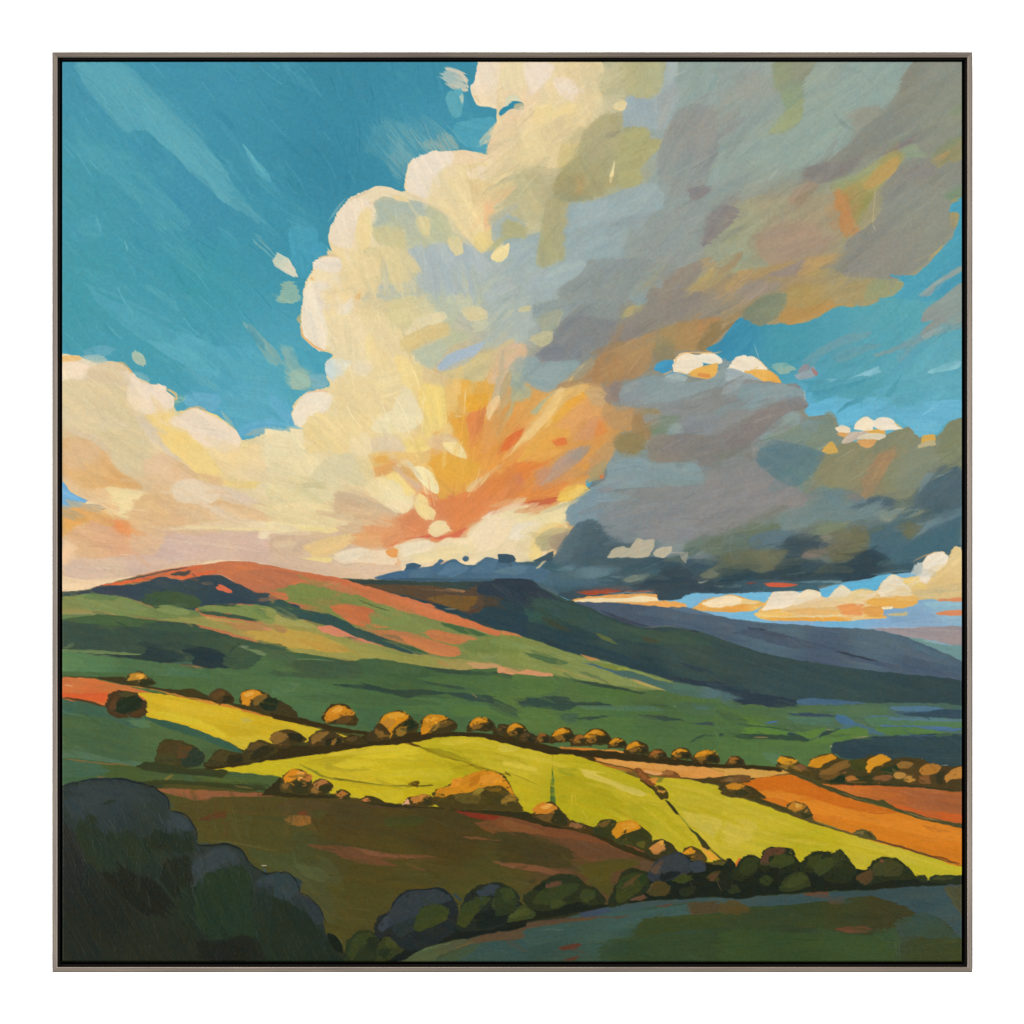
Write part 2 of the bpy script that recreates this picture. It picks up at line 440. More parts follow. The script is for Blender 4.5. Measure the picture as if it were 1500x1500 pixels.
p("800,340 920,370 1020,440 1050,600 960,620 820,540 600,400 740,400","5aa9bb",8,30,.8)
s("590,380 740,470 900,560",34,"63adbd",.6,dry=.3)
s("180,20 420,120 700,250 880,350",24,"62acbb",.5,dry=.6)
p("560,30 640,50 760,140 790,200 700,150","58a5b4",7,42,.8,dry=.2)
p("380,10 500,60 760,260 820,290 640,210","4e9fae",10,35,.5,dry=.6)
p("900,20 1100,160 1400,430 1330,400 1100,230","4b9eae",14,40,.5,dry=.6)
p("1180,270 1230,280 1330,380 1400,450 1420,520 1360,540 1300,450 1240,350","84aeab",10,50,.85,dry=.25)
s("1210,290 1290,360 1390,500",24,"95b3a8",.6,dry=.4)
p("1000,430 1240,430 1310,480 1330,600 1150,640 1100,560","58a7ba",4,15,.8)
p("1130,660 1330,600 1340,700 1450,720 1440,880 1200,930 1150,950 1100,850 1050,750","5da9bd",6,10,.9)
p("810,740 870,710 1030,720 1050,760 1000,830 930,810 830,790","68abc5",4,8,.9)
p("1050,820 1110,880 1140,960 1080,890","8fb5b0",6,60,.8)
p("1150,950 1230,900 1340,880 1480,820 1560,900 1380,940 1240,970 1160,990","64abca",5,-10,.9)
p("1180,980 1290,930 1480,915 1400,950 1250,980","a3b5ab",8,-8,.8,dry=.3)
p("820,550 900,580 1060,700 980,690 860,620","6fb0bd",6,38,.6,dry=.4)
p("180,440 290,410 380,440 300,490 200,500","68aabb",5,10,.8)
p("190,490 290,480 340,520 230,530","84b5bb",6,10,.7)
p("490,580 560,590 600,640 540,650","8cb7b8",8,25,.7,dry=.3)
p("750,720 820,740 800,770 750,815 720,820","6aa7a6",4,10,.9)
s("760,740 810,745",6,"b9ccb4",.8); s("750,770 800,770",5,"b0c8b0",.8); s("800,770 822,738",5,"c4d2bb",.8); s("720,822 800,820",6,"4f9ba0",.8)
G('chip', 'painted_cloud', "tiny oval dab of grey green paint in the blue above the left cloud")
p("488,470 510,445 560,480 578,530 540,540 500,510","a8beaa",3,60,1)
G('sky')
p("1430,440 1500,420 1540,520 1480,560","8fb3ac",10,60,.8,dry=.3)
T(1,1)
p("60,420 120,430 290,470 290,600 200,560 80,520","4c9fb4",8,60,.7)
p("20,440 90,430 110,500 180,600 310,650 200,690 60,690 30,600","84b0ac",9,40,.85,dry=.2)
p("60,600 150,560 200,610 190,680 80,690","a9bda5",8,30,.8,dry=.15)
p("190,610 290,600 310,650 220,690","7db0bd",4,10,.8)

# ---------------------------------------------------------------- the great cloud
T()
G('cumulus', 'painted_cloud', "tall cream and yellow cumulus with an orange glow at its foot")
p("705,80 698,118 690,128 698,143 712,152 733,160 750,152 745,160 735,163 728,185 718,215 725,227 690,222 660,222 640,225 603,238 598,262 592,280 568,275 545,276 515,290 500,305 485,335 482,355 487,372 470,378 460,395 450,410 443,440 440,470 445,495 475,515 487,520 478,530 478,550 485,565 450,575 432,590 428,610 432,627 400,632 355,645 345,630 320,610 290,600 258,602 255,585 240,570 200,553 190,540 165,530 130,528 115,522 80,522 80,706 105,722 129,735 122,742 80,746 80,900 500,900 700,900 780,870 830,830 860,790 860,700 900,620 960,540 1080,465 1200,90 1000,80",
 "e6d9c0@120,560 dccfa9@180,600 dcc39a@120,660 d8cfa8@230,650 ecd58f@300,650 e5d6ad@400,680 dfbe85@150,710 e3d5ab@450,720 d9bf9b@250,780 d5baa5@150,820 d0b8a5@350,800 d5bca2@480,810 e9d6a5@560,640 ead7a6@520,540 e8d3a8@500,400 cdc7a2@600,400 aeb9b5@680,400 ebdcbb@550,320 e9d9b0@640,260 e3d2a2@700,300 ecdcc0@720,110 dccfa8@850,150 b8b796@920,110 bfbc97@800,280 a9ab8d@900,250 9aa8a5@960,200 8f9b96@1000,300 a4b5b4@760,450 888c88@850,500 e3ac55@700,620 dfa055@760,680 dc8a55@680,740 d99a55@850,620 dfb590@600,790 ead8b0@720,800",2,30,lab=True)
G('storm', 'painted_cloud', "huge grey storm cloud filling the upper right with olive and ochre patches")
p("1000,80 1420,80 1420,297 1395,310 1402,330 1385,375 1365,400 1345,405 1305,402 1320,415 1290,435 1250,450 1225,450 1190,470 1140,475 1115,475 1085,465 1070,480 1040,520 980,545 975,555 1060,545 1090,555 1150,563 1180,595 1185,607 1225,610 1230,635 1260,650 1335,625 1360,645 1380,640 1385,625 1420,612 1420,800 1340,830 1200,862 1050,870 960,866 940,872 830,876 760,872 640,858 560,850 640,830 760,826 800,828 850,780 845,740 880,690 900,620 880,560 800,520 790,480 830,430 740,420 700,380 760,350 830,330 930,290 980,210",
 "9aa8a5@960,200 8f9b96@1000,300 93a39a@1100,200 8fa09a@1200,200 8c9384@1300,150 8d9384@1350,300 a29a78@1250,320 a29682@1150,360 929a94@1000,400 9bacac@850,350 a4b5b4@760,430 888c88@850,500 8e8674@960,500 a5926c@1100,430 b09760@1200,430 849a9b@950,620 8b8f8d@1050,640 8d9794@1000,760 8d8a85@1100,720 7c8b7e@1200,700 938a67@1300,680 52666d@1380,740 68776f@1250,770 55686e@900,800 425459@1100,830 47636d@1350,800 4a5f68@850,830",3,-30)
# the rest of the blue, showing to the right of the storm cloud
G('sky2', 'painted_sky', "second patch of blue sky, at the right below the storm cloud's upper half")
LAB[(LAB == RKEY['sky']) & (np.arange(NG)[None, :] > NG * .62) & (np.arange(NG)[:, None] < NG * .5)] = RKEY['sky2']
# --- upper cumulus
G('cumulus')
T(0,1)
p("1250,30 1500,30 1560,250 1420,250 1460,290 1440,340 1380,340 1320,325 1250,320 1210,260 1195,200 1220,180 1240,100","ebdbc4@1300,150 e6d6b0@1480,120 ebd9ba@1350,300",2,70)
s("1205,210 1250,300 1320,322 1400,325 1455,285",26,"efdcb7",.9)
s("1210,250 1260,310",9,"e9c49a",.8)
p("1440,100 1500,60 1540,220 1440,240","e8d9b0",6,70,.8)
p("780,840 820,670 900,650 960,610 1080,610 1130,600 1250,630 1330,640 1350,660 1400,700 1420,960 1330,1010 1340,1140 1290,1240 1230,1210 1150,1130 1060,1010 950,950 900,920 820,880","e8d6aa@1000,850 ead9b4@900,750 e6d3a3@1250,850 e9d5a5@1200,1050",2,60)
p("1300,640 1320,540 1350,450 1400,390 1460,350 1560,330 1560,720 1400,710 1350,680","dfcda0@1450,550 e2cca4@1360,600 e0c79e@1420,420",3,75)
s("1315,610 1350,470 1420,380 1500,345",16,"e3c6a0",.9)
p("800,850 830,670 950,615 1110,620 1080,690 970,760 930,900 860,880","ecdfcb",3,60)
p("1080,610 1170,603 1290,640 1340,660 1200,690 1090,690","ead3b0",4,15,.9)
p("1180,730 1290,700 1350,780 1260,790 1180,770","e8d9be",4,15,.9)
p("1290,910 1360,980 1340,1040 1330,1110 1290,1130","e6bd93",5,80,.9)
p("1200,790 1340,800 1380,900 1300,920 1220,960","dcc696",7,60,.7)
p("1230,1140 1340,1090 1340,1170 1290,1240 1220,1210","e8d292",4,60,.9)
s("800,865 880,905 960,950 1060,1020",10,"d9c1a0",.7)
p("590,930 660,890 900,930 960,970 1040,1010 1080,1110 1150,1150 1150,1180 980,1190 800,1210 780,1100 600,1130 580,1080 620,1020","b8bfa8@700,1000 c0c4a5@1000,1080 b3bbae@860,960",5,40)
p("620,920 900,930 930,990 760,1010 640,1060 590,1090","a9b8b0",9,20,.6)
p("580,1100 700,1080 780,1100 790,1220 700,1220 600,1170","cdc69a",5,60,.95)
p("510,1210 700,1210 800,1230 880,1330 890,1370 780,1440 600,1430 500,1420 400,1290","dfcf9f@600,1300 d7cba0@820,1330",5,45)
p("850,1040 890,1020 940,1030 940,1140 900,1130","d5cb9f",4,75,.9)
p("1060,1150 1130,1150 1150,1250 1100,1260 1060,1190","dccfa0",3,75,.95)
p("900,930 1000,980 1080,1110 1140,1150 1060,1150 960,1050","c3c4a0",6,50,.8)
p("310,1150 320,1080 370,1000 430,920 540,900 590,960 520,1020 500,1120 490,1250 420,1230 340,1190","ecdcc4@420,1020 ead8b4@450,1200",2,70)
p("490,1010 570,960 580,1070 570,1190 500,1240 480,1130","e9d6a0",6,75,.9)
p("430,950 440,910 540,870 620,825 700,840 760,880 640,880 560,900","e9d9b8",3,-15)
p("700,890 780,890 820,930 740,920","e4d1a2",3,20)
s("555,930 620,935",12,"d5b58e",.7); s("605,930 680,895",18,"b3b6a2",.7)
s("440,915 500,885 560,850",9,"c9b9a6",.7)
p("300,1240 420,1230 520,1240 640,1300 560,1430 380,1480 350,1380","e6d3a5",8,50,.9)
p("210,1340 220,1300 280,1275 375,1280 370,1370","ecdfca",2,5)
p("180,1420 230,1360 370,1370 380,1480 340,1520 150,1520","e9d9b4",3,50)
s("240,1275 330,1262 380,1280",12,"d9b98e",.7)
s("190,1400 215,1420",16,"d9a862",.8)
p("160,1520 200,1440 300,1440 330,1520","ecdfc9",3,30)
G('storm')
p("800,1230 900,1200 1050,1190 1150,1180 1250,1240 1350,1320 1500,1280 1560,1500 900,1560 600,1540 640,1430 800,1430 890,1350","aeb9b8@1050,1300 b2bbb4@800,1450 b0b9b8@1400,1400",6,70)
p("1380,1000 1520,1020 1520,1160 1350,1180 1340,1040","a7b3ac",6,20)
p("1380,1070 1500,1050 1540,1150 1400,1160","a9af95",7,10,.7)
G('cumulus')
p("1310,1230 1380,1150 1420,1150 1360,1230","b3b48c",4,-50)
p("1330,1270 1360,1220 1440,1190 1440,1270 1380,1300","eedda5",2,-45)
s("1400,1200 1435,1230",8,"f2e4b8",.7)
s("1300,1240 1325,1400",6,"c6c8c0",.6)
s("945,1220 925,1310",5,"c8cac0",.6)
# --- tile 0,2
T(0,2)
p("0,30 600,30 620,250 500,480 460,600 350,720 0,720","e0cfa2@100,600 e2d0a6@450,250 dccba0@380,500 e6d2aa@60,400 e9d7b0@150,200",5,75)
p("0,30 130,40 130,220 0,240","e6d7b2",6,75,.9)
p("120,45 310,70 250,180 180,250 130,150","ecddca",5,55)
p("310,150 420,160 460,220 440,300 340,250","ecdcc6",6,60)
p("0,240 130,240 240,210 180,320 60,420 0,440","e9cfab",7,60,.8)
p("200,330 450,300 450,360 320,400 200,470 170,440","ead69f",8,-25,.95)
p("480,60 600,60 590,300 540,380 500,240","d9cba3",8,80,.7)
s("540,270 570,360",16,"c2bd9a",.7); s("545,180 590,280 600,360",10,"e5d7ac",.6)
G('sky')
p("-30,360 0,330 50,290 120,310 110,340 40,345 0,372 -30,385","3688a0",2,-20)
G('cumulus')
p("20,260 60,258 110,290 60,292 0,330 0,300","d8d8ba",3,15)
p("70,310 118,312 110,342 60,340","a9ad95",2,10)
p("0,720 340,730 300,880 200,1040 80,1030 0,980","c0ba94@100,850 b9b18c@280,800",5,60)
p("-60,720 -10,700 340,725 330,760 120,740 0,760","cfc49b",10,3,.7)
p("780,30 1015,30 1000,200 940,260 880,280 720,250 600,240 600,160 700,60","b5b38a@850,180 aeb08d@950,120 bab794@680,210",4,70)
p("600,130 700,110 780,150 760,190 600,230","c3be99",6,20,.9)
p("490,490 620,380 740,370 730,480 740,780 560,900 420,930 310,900 330,740 440,640","aca881@600,600 a6a27c@450,850 b0a982@620,420",5,60)
p("520,470 640,440 700,520 600,640 500,700 470,620","b3ac88",12,-50,.7)
p("740,450 900,460 920,500 900,530 990,540 980,590 860,700 870,780 820,830 720,830","aba97d",6,-20)
p("360,560 460,570 450,640 340,720 330,680","d0c08c",6,-40)
p("430,460 500,460 470,520 400,560","c9bf94",9,-20,.8)
p("310,870 340,740 490,760 480,870 400,900","a39a72",8,-50,.8)
p("380,760 430,760 420,840 380,850","9c9a78",8,75,.7)
p("490,760 495,840 440,890 450,800","b79f70",6,70,.7)
p("270,900 390,900 370,1290 200,1330 240,1040","aca884@320,1000 a9aa86@280,1250",6,80)
p("0,1040 130,1080 130,1160 0,1170","afae86",6,10)
p("310,870 560,900 420,930 300,900","9a9c7c",5,12,.8)
p("640,490 730,480 720,500 640,530","96957f",6,-10,.8)
p("520,950 600,920 540,1050 510,1030","aca685",6,-50,.8)
s("680,720 662,800",20,"f0dda6",1,2,0,taper=.4); s("692,665 672,740",9,"eeddaa",.95,2,0)
p("680,325 700,300 740,290 765,310 755,345 720,355 690,340","dfcfa2",2,0)
s("700,268 760,262",12,"d9cba2",.8)
p("450,960 475,960 480,1010 455,1010","b9c0b0",3,80,.8)
G('storm')
p("740,440 770,270 960,270 1020,30 1080,30 1060,190 1100,190 1100,280 1000,480 920,470 740,450","9dabae@850,350 a2b1b0@1040,120",5,70)
p("960,270 1060,180 1115,185 1060,300 980,480 960,380","a1a8a5",5,-60)
p("1020,30 1075,30 1080,130 1020,180","a9b5b2",6,80,.8)
p("1100,330 1300,310 1420,340 1400,450 1240,830 1160,860 1000,880 960,640 1040,420","93958f@1200,500 919892@1050,700",12,-65)
p("1100,30 1500,30 1500,500 1400,600 1320,800 1250,830 1410,400 1300,310 1110,300","93a49d",8,-65)
p("1380,350 1420,340 1380,520 1260,820 1240,830","8c8d8a",6,-65,.7)
p("400,940 560,920 720,860 960,800 1000,1000 900,1100 720,1140 720,1300 540,1300 380,1240","9aabab",9,-30)
p("430,960 640,910 640,1000 500,1080","a4b4b6",14,-25,.6)
p("520,1300 700,1280 940,1300 900,1450 700,1500 330,1520","8e9591",8,-40)
p("0,1170 200,1180 200,1340 380,1300 520,1300 330,1510 0,1520","a3b3b1",7,-25)
s("380,1480 520,1300",8,"c2c8bd",.5)
p("960,990 1250,950 1240,1200 1060,1300 900,1290 760,1130","949c97",14,-40)
p("640,1060 900,1000 1000,1020 800,1100","8f9a98",14,-25,.6)
p("1140,850 1300,830 1250,890 1190,920","8b8886",7,-35)
p("1290,1000 1360,950 1490,980 1350,1120 1240,1210 1260,1090","88807f",9,8,dry=.1)
p("1200,1300 1500,1250 1520,1450 1150,1480 1200,1400","a8966f@1250,1420 ab8c68@1420,1340",10,-25)
p("1180,1400 1330,1330 1330,1400 1150,1470","b3a06c",8,-25,.8)
p("840,1450 950,1400 930,1470 860,1480","b4a676",7,-20)
p("980,1400 1250,1290 1200,1400 1000,1460","978b7c",8,-25)
p("1260,1230 1380,1100 1500,1020 1520,1260 1330,1310","999d86",12,-40)
for i in range(8):
    s("%d,%d %d,%d" % (1235 + i * 13, 1290 - i * 2, 1285 + i * 8, 1370 - i * 6), 4, "b3b39c", .5, 1.5, .3)
# --- tile 0,3
T(0,3)
p("-60,30 260,30 310,200 330,350 240,470 130,560 -60,560","94a199@150,350 97a29a@100,120",9,-40)
p("0,150 200,100 280,250 100,300","9a9d94",14,-35,.6)
p("270,30 550,30 480,170 450,250 460,400 330,490 240,500 340,350 290,200","8f9779@330,100 91937d@450,100 8f9e7f@380,260",10,-40)
p("340,370 460,280 450,400 340,490 250,490","98a27c",9,-40)
p("480,170 560,30 1160,30 1080,250 1000,340 780,350 770,500 540,680 350,720 340,520 450,420","92a59c@800,200 94a59b@560,500 96a59a@600,120",10,-35)
p("640,360 720,430 790,490 700,450","7d8f88",6,40,.7); p("800,80 880,160 940,220 860,160","7f918c",6,45,.6)
p("690,60 820,110 700,110","84948e",6,15,.5)
p("760,350 1000,340 820,500 770,470","9a998a",9,-35,.7)
p("1160,30 1460,30 1460,500 1250,620 1080,610 1180,490 1080,490 960,600 900,650 700,790 480,800 450,730 550,690 700,600 870,430 1000,340","8c9081@1300,250 898b80@900,520 878779@1150,150",10,-35)
p("1180,60 1450,60 1440,200 1150,300","8a8e82",16,-30,.6)
p("900,650 1100,530 1180,490 1120,570 990,620","827b7a",7,-30)
p("450,730 530,690 660,680 860,640 640,800 480,800","87827d",9,-20)
p("1080,590 1150,560 1230,640 1080,640","93a183",9,-10,.8)
p("740,790 960,640 1070,610 1100,640 1050,710 930,850 800,1100 720,1150 640,900 620,830","a39e6b@900,800 8f8f58@880,950 a6935f@760,900",10,-40)
p("940,700 1050,640 1060,720 880,850 820,850","bb9c5e",8,-40)
p("640,790 800,740 950,680 800,800 660,860","97a27c",10,-30,.7)
p("630,870 730,860 760,1000 820,1110 760,1150 690,1110 670,980","bb8c5b",9,70)
p("640,900 680,880 720,960 690,1020","bf8a55",7,60,.8)
p("950,870 1080,690 1270,650 1330,690 1460,660 1460,840 1370,890 1390,950 1400,1090 1270,1270 1100,1390 960,1430 780,1440 600,1340 700,1280 720,1180 900,1050 960,960","8c9083@1200,900 8c8b82@800,1300 8b8a80@1100,740",10,-35)
p("1080,760 1200,680 1300,690 1250,780","8a8682",10,-30,.6)
p("1270,630 1400,520 1460,530 1460,650 1360,680 1300,720","97926c",8,-40)
p("1320,610 1400,560 1340,660 1280,650","b09461",6,-45)
p("1250,650 1340,560 1450,510 1400,580 1300,640","849070",8,-35,.8)
p("1370,380 1440,320 1460,380","86946f",6,-30)
p("1350,890 1460,830 1460,890 1380,920","7b8e76",6,-25); s("1380,925 1450,895",16,"9a9d6a",.8)
p("0,1000 200,880 450,870 640,880 680,1010 700,1150 620,1290 400,1300 250,1390 0,1330","a29b80@300,950 a3957a@450,1150 9ea084@100,1100",10,-30)
p("420,830 520,800 560,850 420,980 380,930","a18d76",9,-35,.8)
p("140,1150 300,1060 540,1070 620,1180 520,1270 280,1330 160,1230","a9927b",14,-15,.9)
p("0,1330 200,1340 420,1290 690,1250 640,1330 420,1400 300,1500 0,1510","b19668@100,1400 b59868@600,1290",9,-22)
p("180,1410 360,1330 480,1280 400,1400 250,1480 60,1510","96897f",9,-30)
p("0,1190 200,1280 230,1330 0,1350","9ba086",8,15)
p("630,1310 730,1350 780,1440 600,1400 560,1350","8d8b80",8,20)
p("250,1480 420,1400 640,1340 780,1440 960,1430 1000,1410 1090,1440 1050,1520 250,1520","a8986c@600,1430 b39a62@500,1400 9aa080@900,1460",8,-20)
p("960,1410 1090,1430 1040,1520 940,1500","98a27f",6,-50,.8)
s("1150,1300 1300,1240 1370,1190",12,"a39c84",.6)
G('sky2', 'painted_sky')
p("1460,900 1460,1520 1030,1520 1095,1440 1000,1390 1010,1380 1150,1390 1220,1340 1330,1220 1440,1110 1440,1040 1380,1000 1390,940","4f9ab0@1300,1400 4f9fb6@1430,980 4fa0b5@1250,1350",2.5,-35)
p("1180,1520 1330,1400 1460,1330 1460,1365 1300,1450 1250,1520","8fa29f",6,-32)
G('storm')
p("1380,990 1440,1000 1420,1080 1390,1080","a4976a",4,60)
s("1240,1290 1345,1200",14,"b9a86f",.8); s("1395,930 1440,915",8,"b09a5e",.8)
s("917,825 904,940 895,1080",5,"cdbd8f",.9,1.5,0); s("895,1070 912,1103",4,"cfc6a8",.8,1.5,0)
# --- tile 1,0 : left cloud bank
T(1,0)
G('bank', 'painted_cloud', "low cream and tan cloud bank along the left edge of the picture")
p("30,485 90,485 150,500 230,540 210,560 330,520 400,520 460,560 490,620 495,600 560,650 700,670 700,700 755,740 740,800 760,850 800,840 880,805 950,830 1060,890 1140,950 1170,1010 1160,1050 1040,1200 1060,1500 900,1900 30,1960 30,1440 180,1420 210,1390 100,1330 48,1260 30,1230",
  "ebdcc0@100,560 dbcaa5@340,600 d8cba5@300,760 ecd289@760,980 d9cdb4@620,960 d8cea8@450,1100 dcbf98@750,1200 d9b183@250,1150 e3c391@250,1360 d9b888@700,1450 dcc097@500,1500 d2b7a2@500,1800 d5bba0@800,1750",3,30)
p("48,500 90,485 150,500 230,540 200,600 150,640 40,630","ebdcc2",4,25)
p("40,480 150,478 175,500 50,517","ecc27e",3,8)
s("380,515 440,530 490,590",12,"dcae72",.9); s("700,680 765,720 750,760",16,"e6c184",.9)
p("210,560 330,520 400,520 460,560 490,620 480,660 400,680 250,640 200,600","dbcaa6",4,10)
p("180,480 320,480 340,515 240,520","93babb",6,10,.8)
p("490,580 560,650 700,670 700,700 750,740 740,800 640,850 520,830 450,720 480,650","ebddc8@620,720 e6d8ba@520,800",4,50)
p("40,640 250,640 460,680 450,760 520,880 640,1090 560,1190 460,1180 300,1040 100,950 40,900","d8cba5@250,720 d5c8a2@450,1050 dbcca3@150,900 d6c9a0@400,850",6,30)
p("40,820 300,830 480,900 420,960 160,930 40,910","dacda9",12,20,.7)
p("230,940 420,940 560,1060 460,1120 330,1050","d9cc9f",12,40,.6)
p("570,850 750,840 760,870 830,950 960,1060 1040,1200 1060,1270 930,1230 760,1130 650,960","ecd289@700,930 edd58f@960,1180",5,42)
p("940,1040 1170,1050 1310,1040 1300,1120 1400,1240 1280,1270 1080,1270 1030,1170","e8d4a2@1150,1100 e5d3a8@1250,1220",6,30)
p("710,880 800,840 880,805 950,830 1060,890 1140,950 1170,1010 1160,1055 1060,1040 960,1050 900,1020 830,950 740,910","ecddc4",3,30)
p("940,980 1040,1010 1160,1060 1040,1080","ead9b5",6,30,.8)
s("820,815 890,800 960,828",14,"e2bd84",.8)
p("500,870 560,930 650,1010 800,1130 860,1190 820,1170 690,1080 610,980","d9cdb4",5,44)
p("640,1090 780,1130 890,1230 1050,1280 1000,1310 700,1310 560,1190","dcbf99@800,1200 d7bb93@950,1280 e0c59f@660,1180",8,28)
p("870,1220 1040,1240 1080,1280 980,1290","d6b78d",6,15,.9)
p("1060,1265 1300,1270 1240,1310 1100,1300","e9d184",5,4,.9)
p("40,990 200,1000 300,1060 380,1180 560,1310 350,1310 200,1320 120,1260 40,1210","d8b27c@250,1250 d9b786@180,1080 d4aa72@420,1270",6,40)
p("100,1010 200,1010 280,1060 240,1160 100,1200 60,1110","dabb90",10,60,.8)
p("40,960 120,930 300,1000 330,1090 200,1000 60,990","dac9a6",6,25)
s("230,1050 190,1140",6,"e0c39a",.6)
p("40,1220 150,1300 330,1320 400,1420 350,1470 200,1390 90,1330 40,1280","e4c596",4,35)
G('sky')
p("30,1255 60,1270 100,1330 210,1390 180,1420 60,1442 30,1440","75aed5",2,30)
G('bank')
p("180,1420 230,1385 300,1440 240,1480","e8d6ac",5,30)
p("340,1300 590,1340 550,1420 500,1500 380,1480 420,1440 350,1340","e8d8a6",10,10)
s("350,1310 440,1440",20,"ead9a0",.7)
p("550,1350 720,1350 760,1390 900,1415 1050,1390 1160,1420 1220,1520 480,1540","d9b98a@700,1440 d6b488@1050,1430",7,8)
p("930,1290 1060,1300 1160,1330 1240,1370 1280,1440 1200,1450 1060,1370","dac9b0",8,20)
p("740,1300 850,1250 960,1290 1040,1360 1000,1400 880,1410 770,1390","e0d1b4",3,20)
p("1280,1280 1350,1280 1400,1240 1520,1340 1520,1520 1280,1480","e2d3aa",7,30)
p("1250,1400 1400,1440 1520,1450 1520,1540 1200,1520","dcc69a",10,10,.8)
# --- tile 2,0 sky part
T(2,0)
p("30,45 180,20 280,30 370,90 360,110 470,100 490,140 480,210 420,190 330,130 280,80 160,130 30,210","e3aa60@150,70 e0a35f@420,140 e3b066@80,150",4,20)
p("340,105 480,105 490,205 420,190","dc9260",5,40,.95)
p("30,210 90,225 160,275 80,390 30,410","e8c8a2",4,-50)
p("70,190 160,130 260,85 320,100 420,190 490,210 480,270 560,300 420,330 240,340 130,300 150,265","dcb28c@300,180 d8b68d@200,290 dcae87@420,240",5,20)
p("500,170 480,110 520,50 620,0 1200,0 1180,80 960,80 800,150 650,170","dbba8e@700,80 d9bb90@1000,40",8,5)
p("700,40 860,20 1000,50 800,90 640,110","dfc096",10,5,.7)
p("430,340 480,310 640,310 700,170 860,190 1100,170 1280,170 1400,220 1520,180 1520,420 1300,360 1100,345 900,345 800,355 600,400","cdb3a5@600,350 d3baa6@1100,230 cfb5a4@1200,310 d2b8a8@900,250",9,6)
p("90,350 240,340 440,320 600,330 800,350 640,390 500,440 350,470 200,470 60,450","d3bba5@200,440 cfb6a5@500,360 d6bfa3@400,410",9,4)
p("40,455 200,470 350,465 500,450 300,505 40,560","ead1ac",3,4)
p("480,180 640,180 700,230 620,300 520,310 480,260","d7b794",8,10,.9)
p("640,160 850,125 960,100 1200,90 1520,120 1520,205 1300,160 1080,150 800,160","e3cfa8@1000,120 e6d6b2@1400,150",7,4)
p("960,80 1100,60 1300,90 1100,110","e0cba8",8,2,.9)
s("820,140 1000,145 1190,155 1350,150",16,"ecdba6",.95,3); s("1060,155 1330,162",9,"e8d49c",.8)
p("1280,170 1390,160 1440,180 1390,210 1290,210","eadcba",4,-8)
s("490,165 700,220 1000,255 1350,300",6,"e6d7b9",.7); s("640,215 950,240 1400,290 1500,330",6,"e0cdb2",.7); s("500,190 640,230",8,"e6c9a0",.7)
s("925,310 910,360",5,"e2d1b8",.7)
p("880,385 960,355 1100,345 1200,350 1060,360","e8d2ae",3,-6,.8)
# --- tile 1,1 : cumulus middle
T(1,1)
G('cumulus')
p("180,30 300,10 330,100 290,200 300,330 310,400 270,450 170,390 140,300 140,200 150,100","ece1cc",2,80)
s("130,220 115,250 135,270",22,"b7b184",.9,2,0); s("128,290 150,360 220,420 290,452",14,"e8b679",.9,1.5,0)
p("260,60 450,110 450,200 360,220 280,160","ead8b4",7,10)
p("270,80 460,10 620,30 480,120 340,150","ead5a6",8,-15)
p("470,110 510,80 500,130 480,130","dfae6e",3,70,.9)
p("280,180 480,220 720,240 790,380 880,500 900,580 860,700 700,750 560,720 340,650 440,500 300,440 310,330","ead8aa@450,330 e9d5a5@700,400 ead6a4@600,620",8,60)
p("300,330 330,230 470,230 560,340 560,520 440,500 310,430","e9d9b2",14,70,.7)
p("560,270 700,260 780,400 820,510 700,480 600,360","e4d3a8",9,50,.8)
p("560,330 590,420 560,520 540,430","ead79c",5,80,.7)
p("360,210 450,110 462,180 430,215 380,225","ecdfc6",4,-30)
p("460,520 570,510 582,560 540,605 460,580","ecddbb",3,20)
s("480,590 540,605 580,560",8,"f0e6c8",.6)
p("290,580 290,510 330,495 450,510 420,570 330,640","cddad9@310,560 e2dfcb@400,530",2,40)
p("80,850 110,780 170,710 280,700 330,720 330,760 290,830 200,860 160,910 100,925","ece1cc",2,-40)
s("165,710 250,700 300,705",9,"e9b99a",.8)
p("0,930 100,920 160,930 150,1000 170,1100 280,1130 200,1230 60,1250 -60,1250 -90,950","e9ddb8@80,1000 e8d9ae@150,1180",4,60)
p("140,930 200,850 350,830 370,650 560,720 640,860 620,950 560,1080 480,1090 300,1080 180,1090","ead6a3@350,950 e8d29b@250,1050 e6d2a0@450,750",6,40)
s("320,790 345,830",26,"e6c87e",.9)
p("340,640 420,570 560,640 640,780 540,830 380,800","e8d3a2",12,60,.7)
p("730,480 880,530 900,600 850,720 760,650 740,560","ecd597",6,70)
p("600,600 740,580 760,700 640,740","ead8a8",8,-10,.8)
p("900,640 1000,650 1030,600 1040,760 1050,930 960,960 900,1010 860,1010 890,900 870,740","eed586@980,780 e8d08a@900,960",5,80)
p("580,930 640,840 700,820 780,660 850,740 880,800 905,870 850,930 720,965 620,960","ecdfb6@750,900 e9dab0@800,730",3,10)
s("590,935 720,960 850,930 905,880",10,"f2e8c6",.7)
p("540,80 660,60 900,60 900,120 800,150 650,200 540,160","bcbfab",9,10)
p("660,140 1030,90 1040,200 900,230 790,330 690,250","d5cb9e@800,180 d0caa6@950,130",8,-15)
p("500,180 560,100 680,150 640,230 520,230","dfcda0",9,20,.8)
p("780,330 830,290 880,240 1020,200 1050,240 1000,270 900,300 800,360","e6d8ae",5,-25)
p("760,380 960,280 1070,280 1060,350 900,400 810,470","d8c38d",6,-25)
G('storm')
p("920,80 1260,80 1250,200 1150,200 1090,300 1200,360 1080,420 960,560 880,520 830,450 940,400 1080,330","bcc1aa@1100,150 b9bfa6@950,480 bec09c@1150,340",8,-30)
p("900,60 920,20 1300,0 1280,90 1000,100","aeb9b4",9,5,.9)
p("1280,60 1540,-20 1540,400 1260,420 1370,260","b0bab5@1400,200 b4bba8@1300,380",9,70)
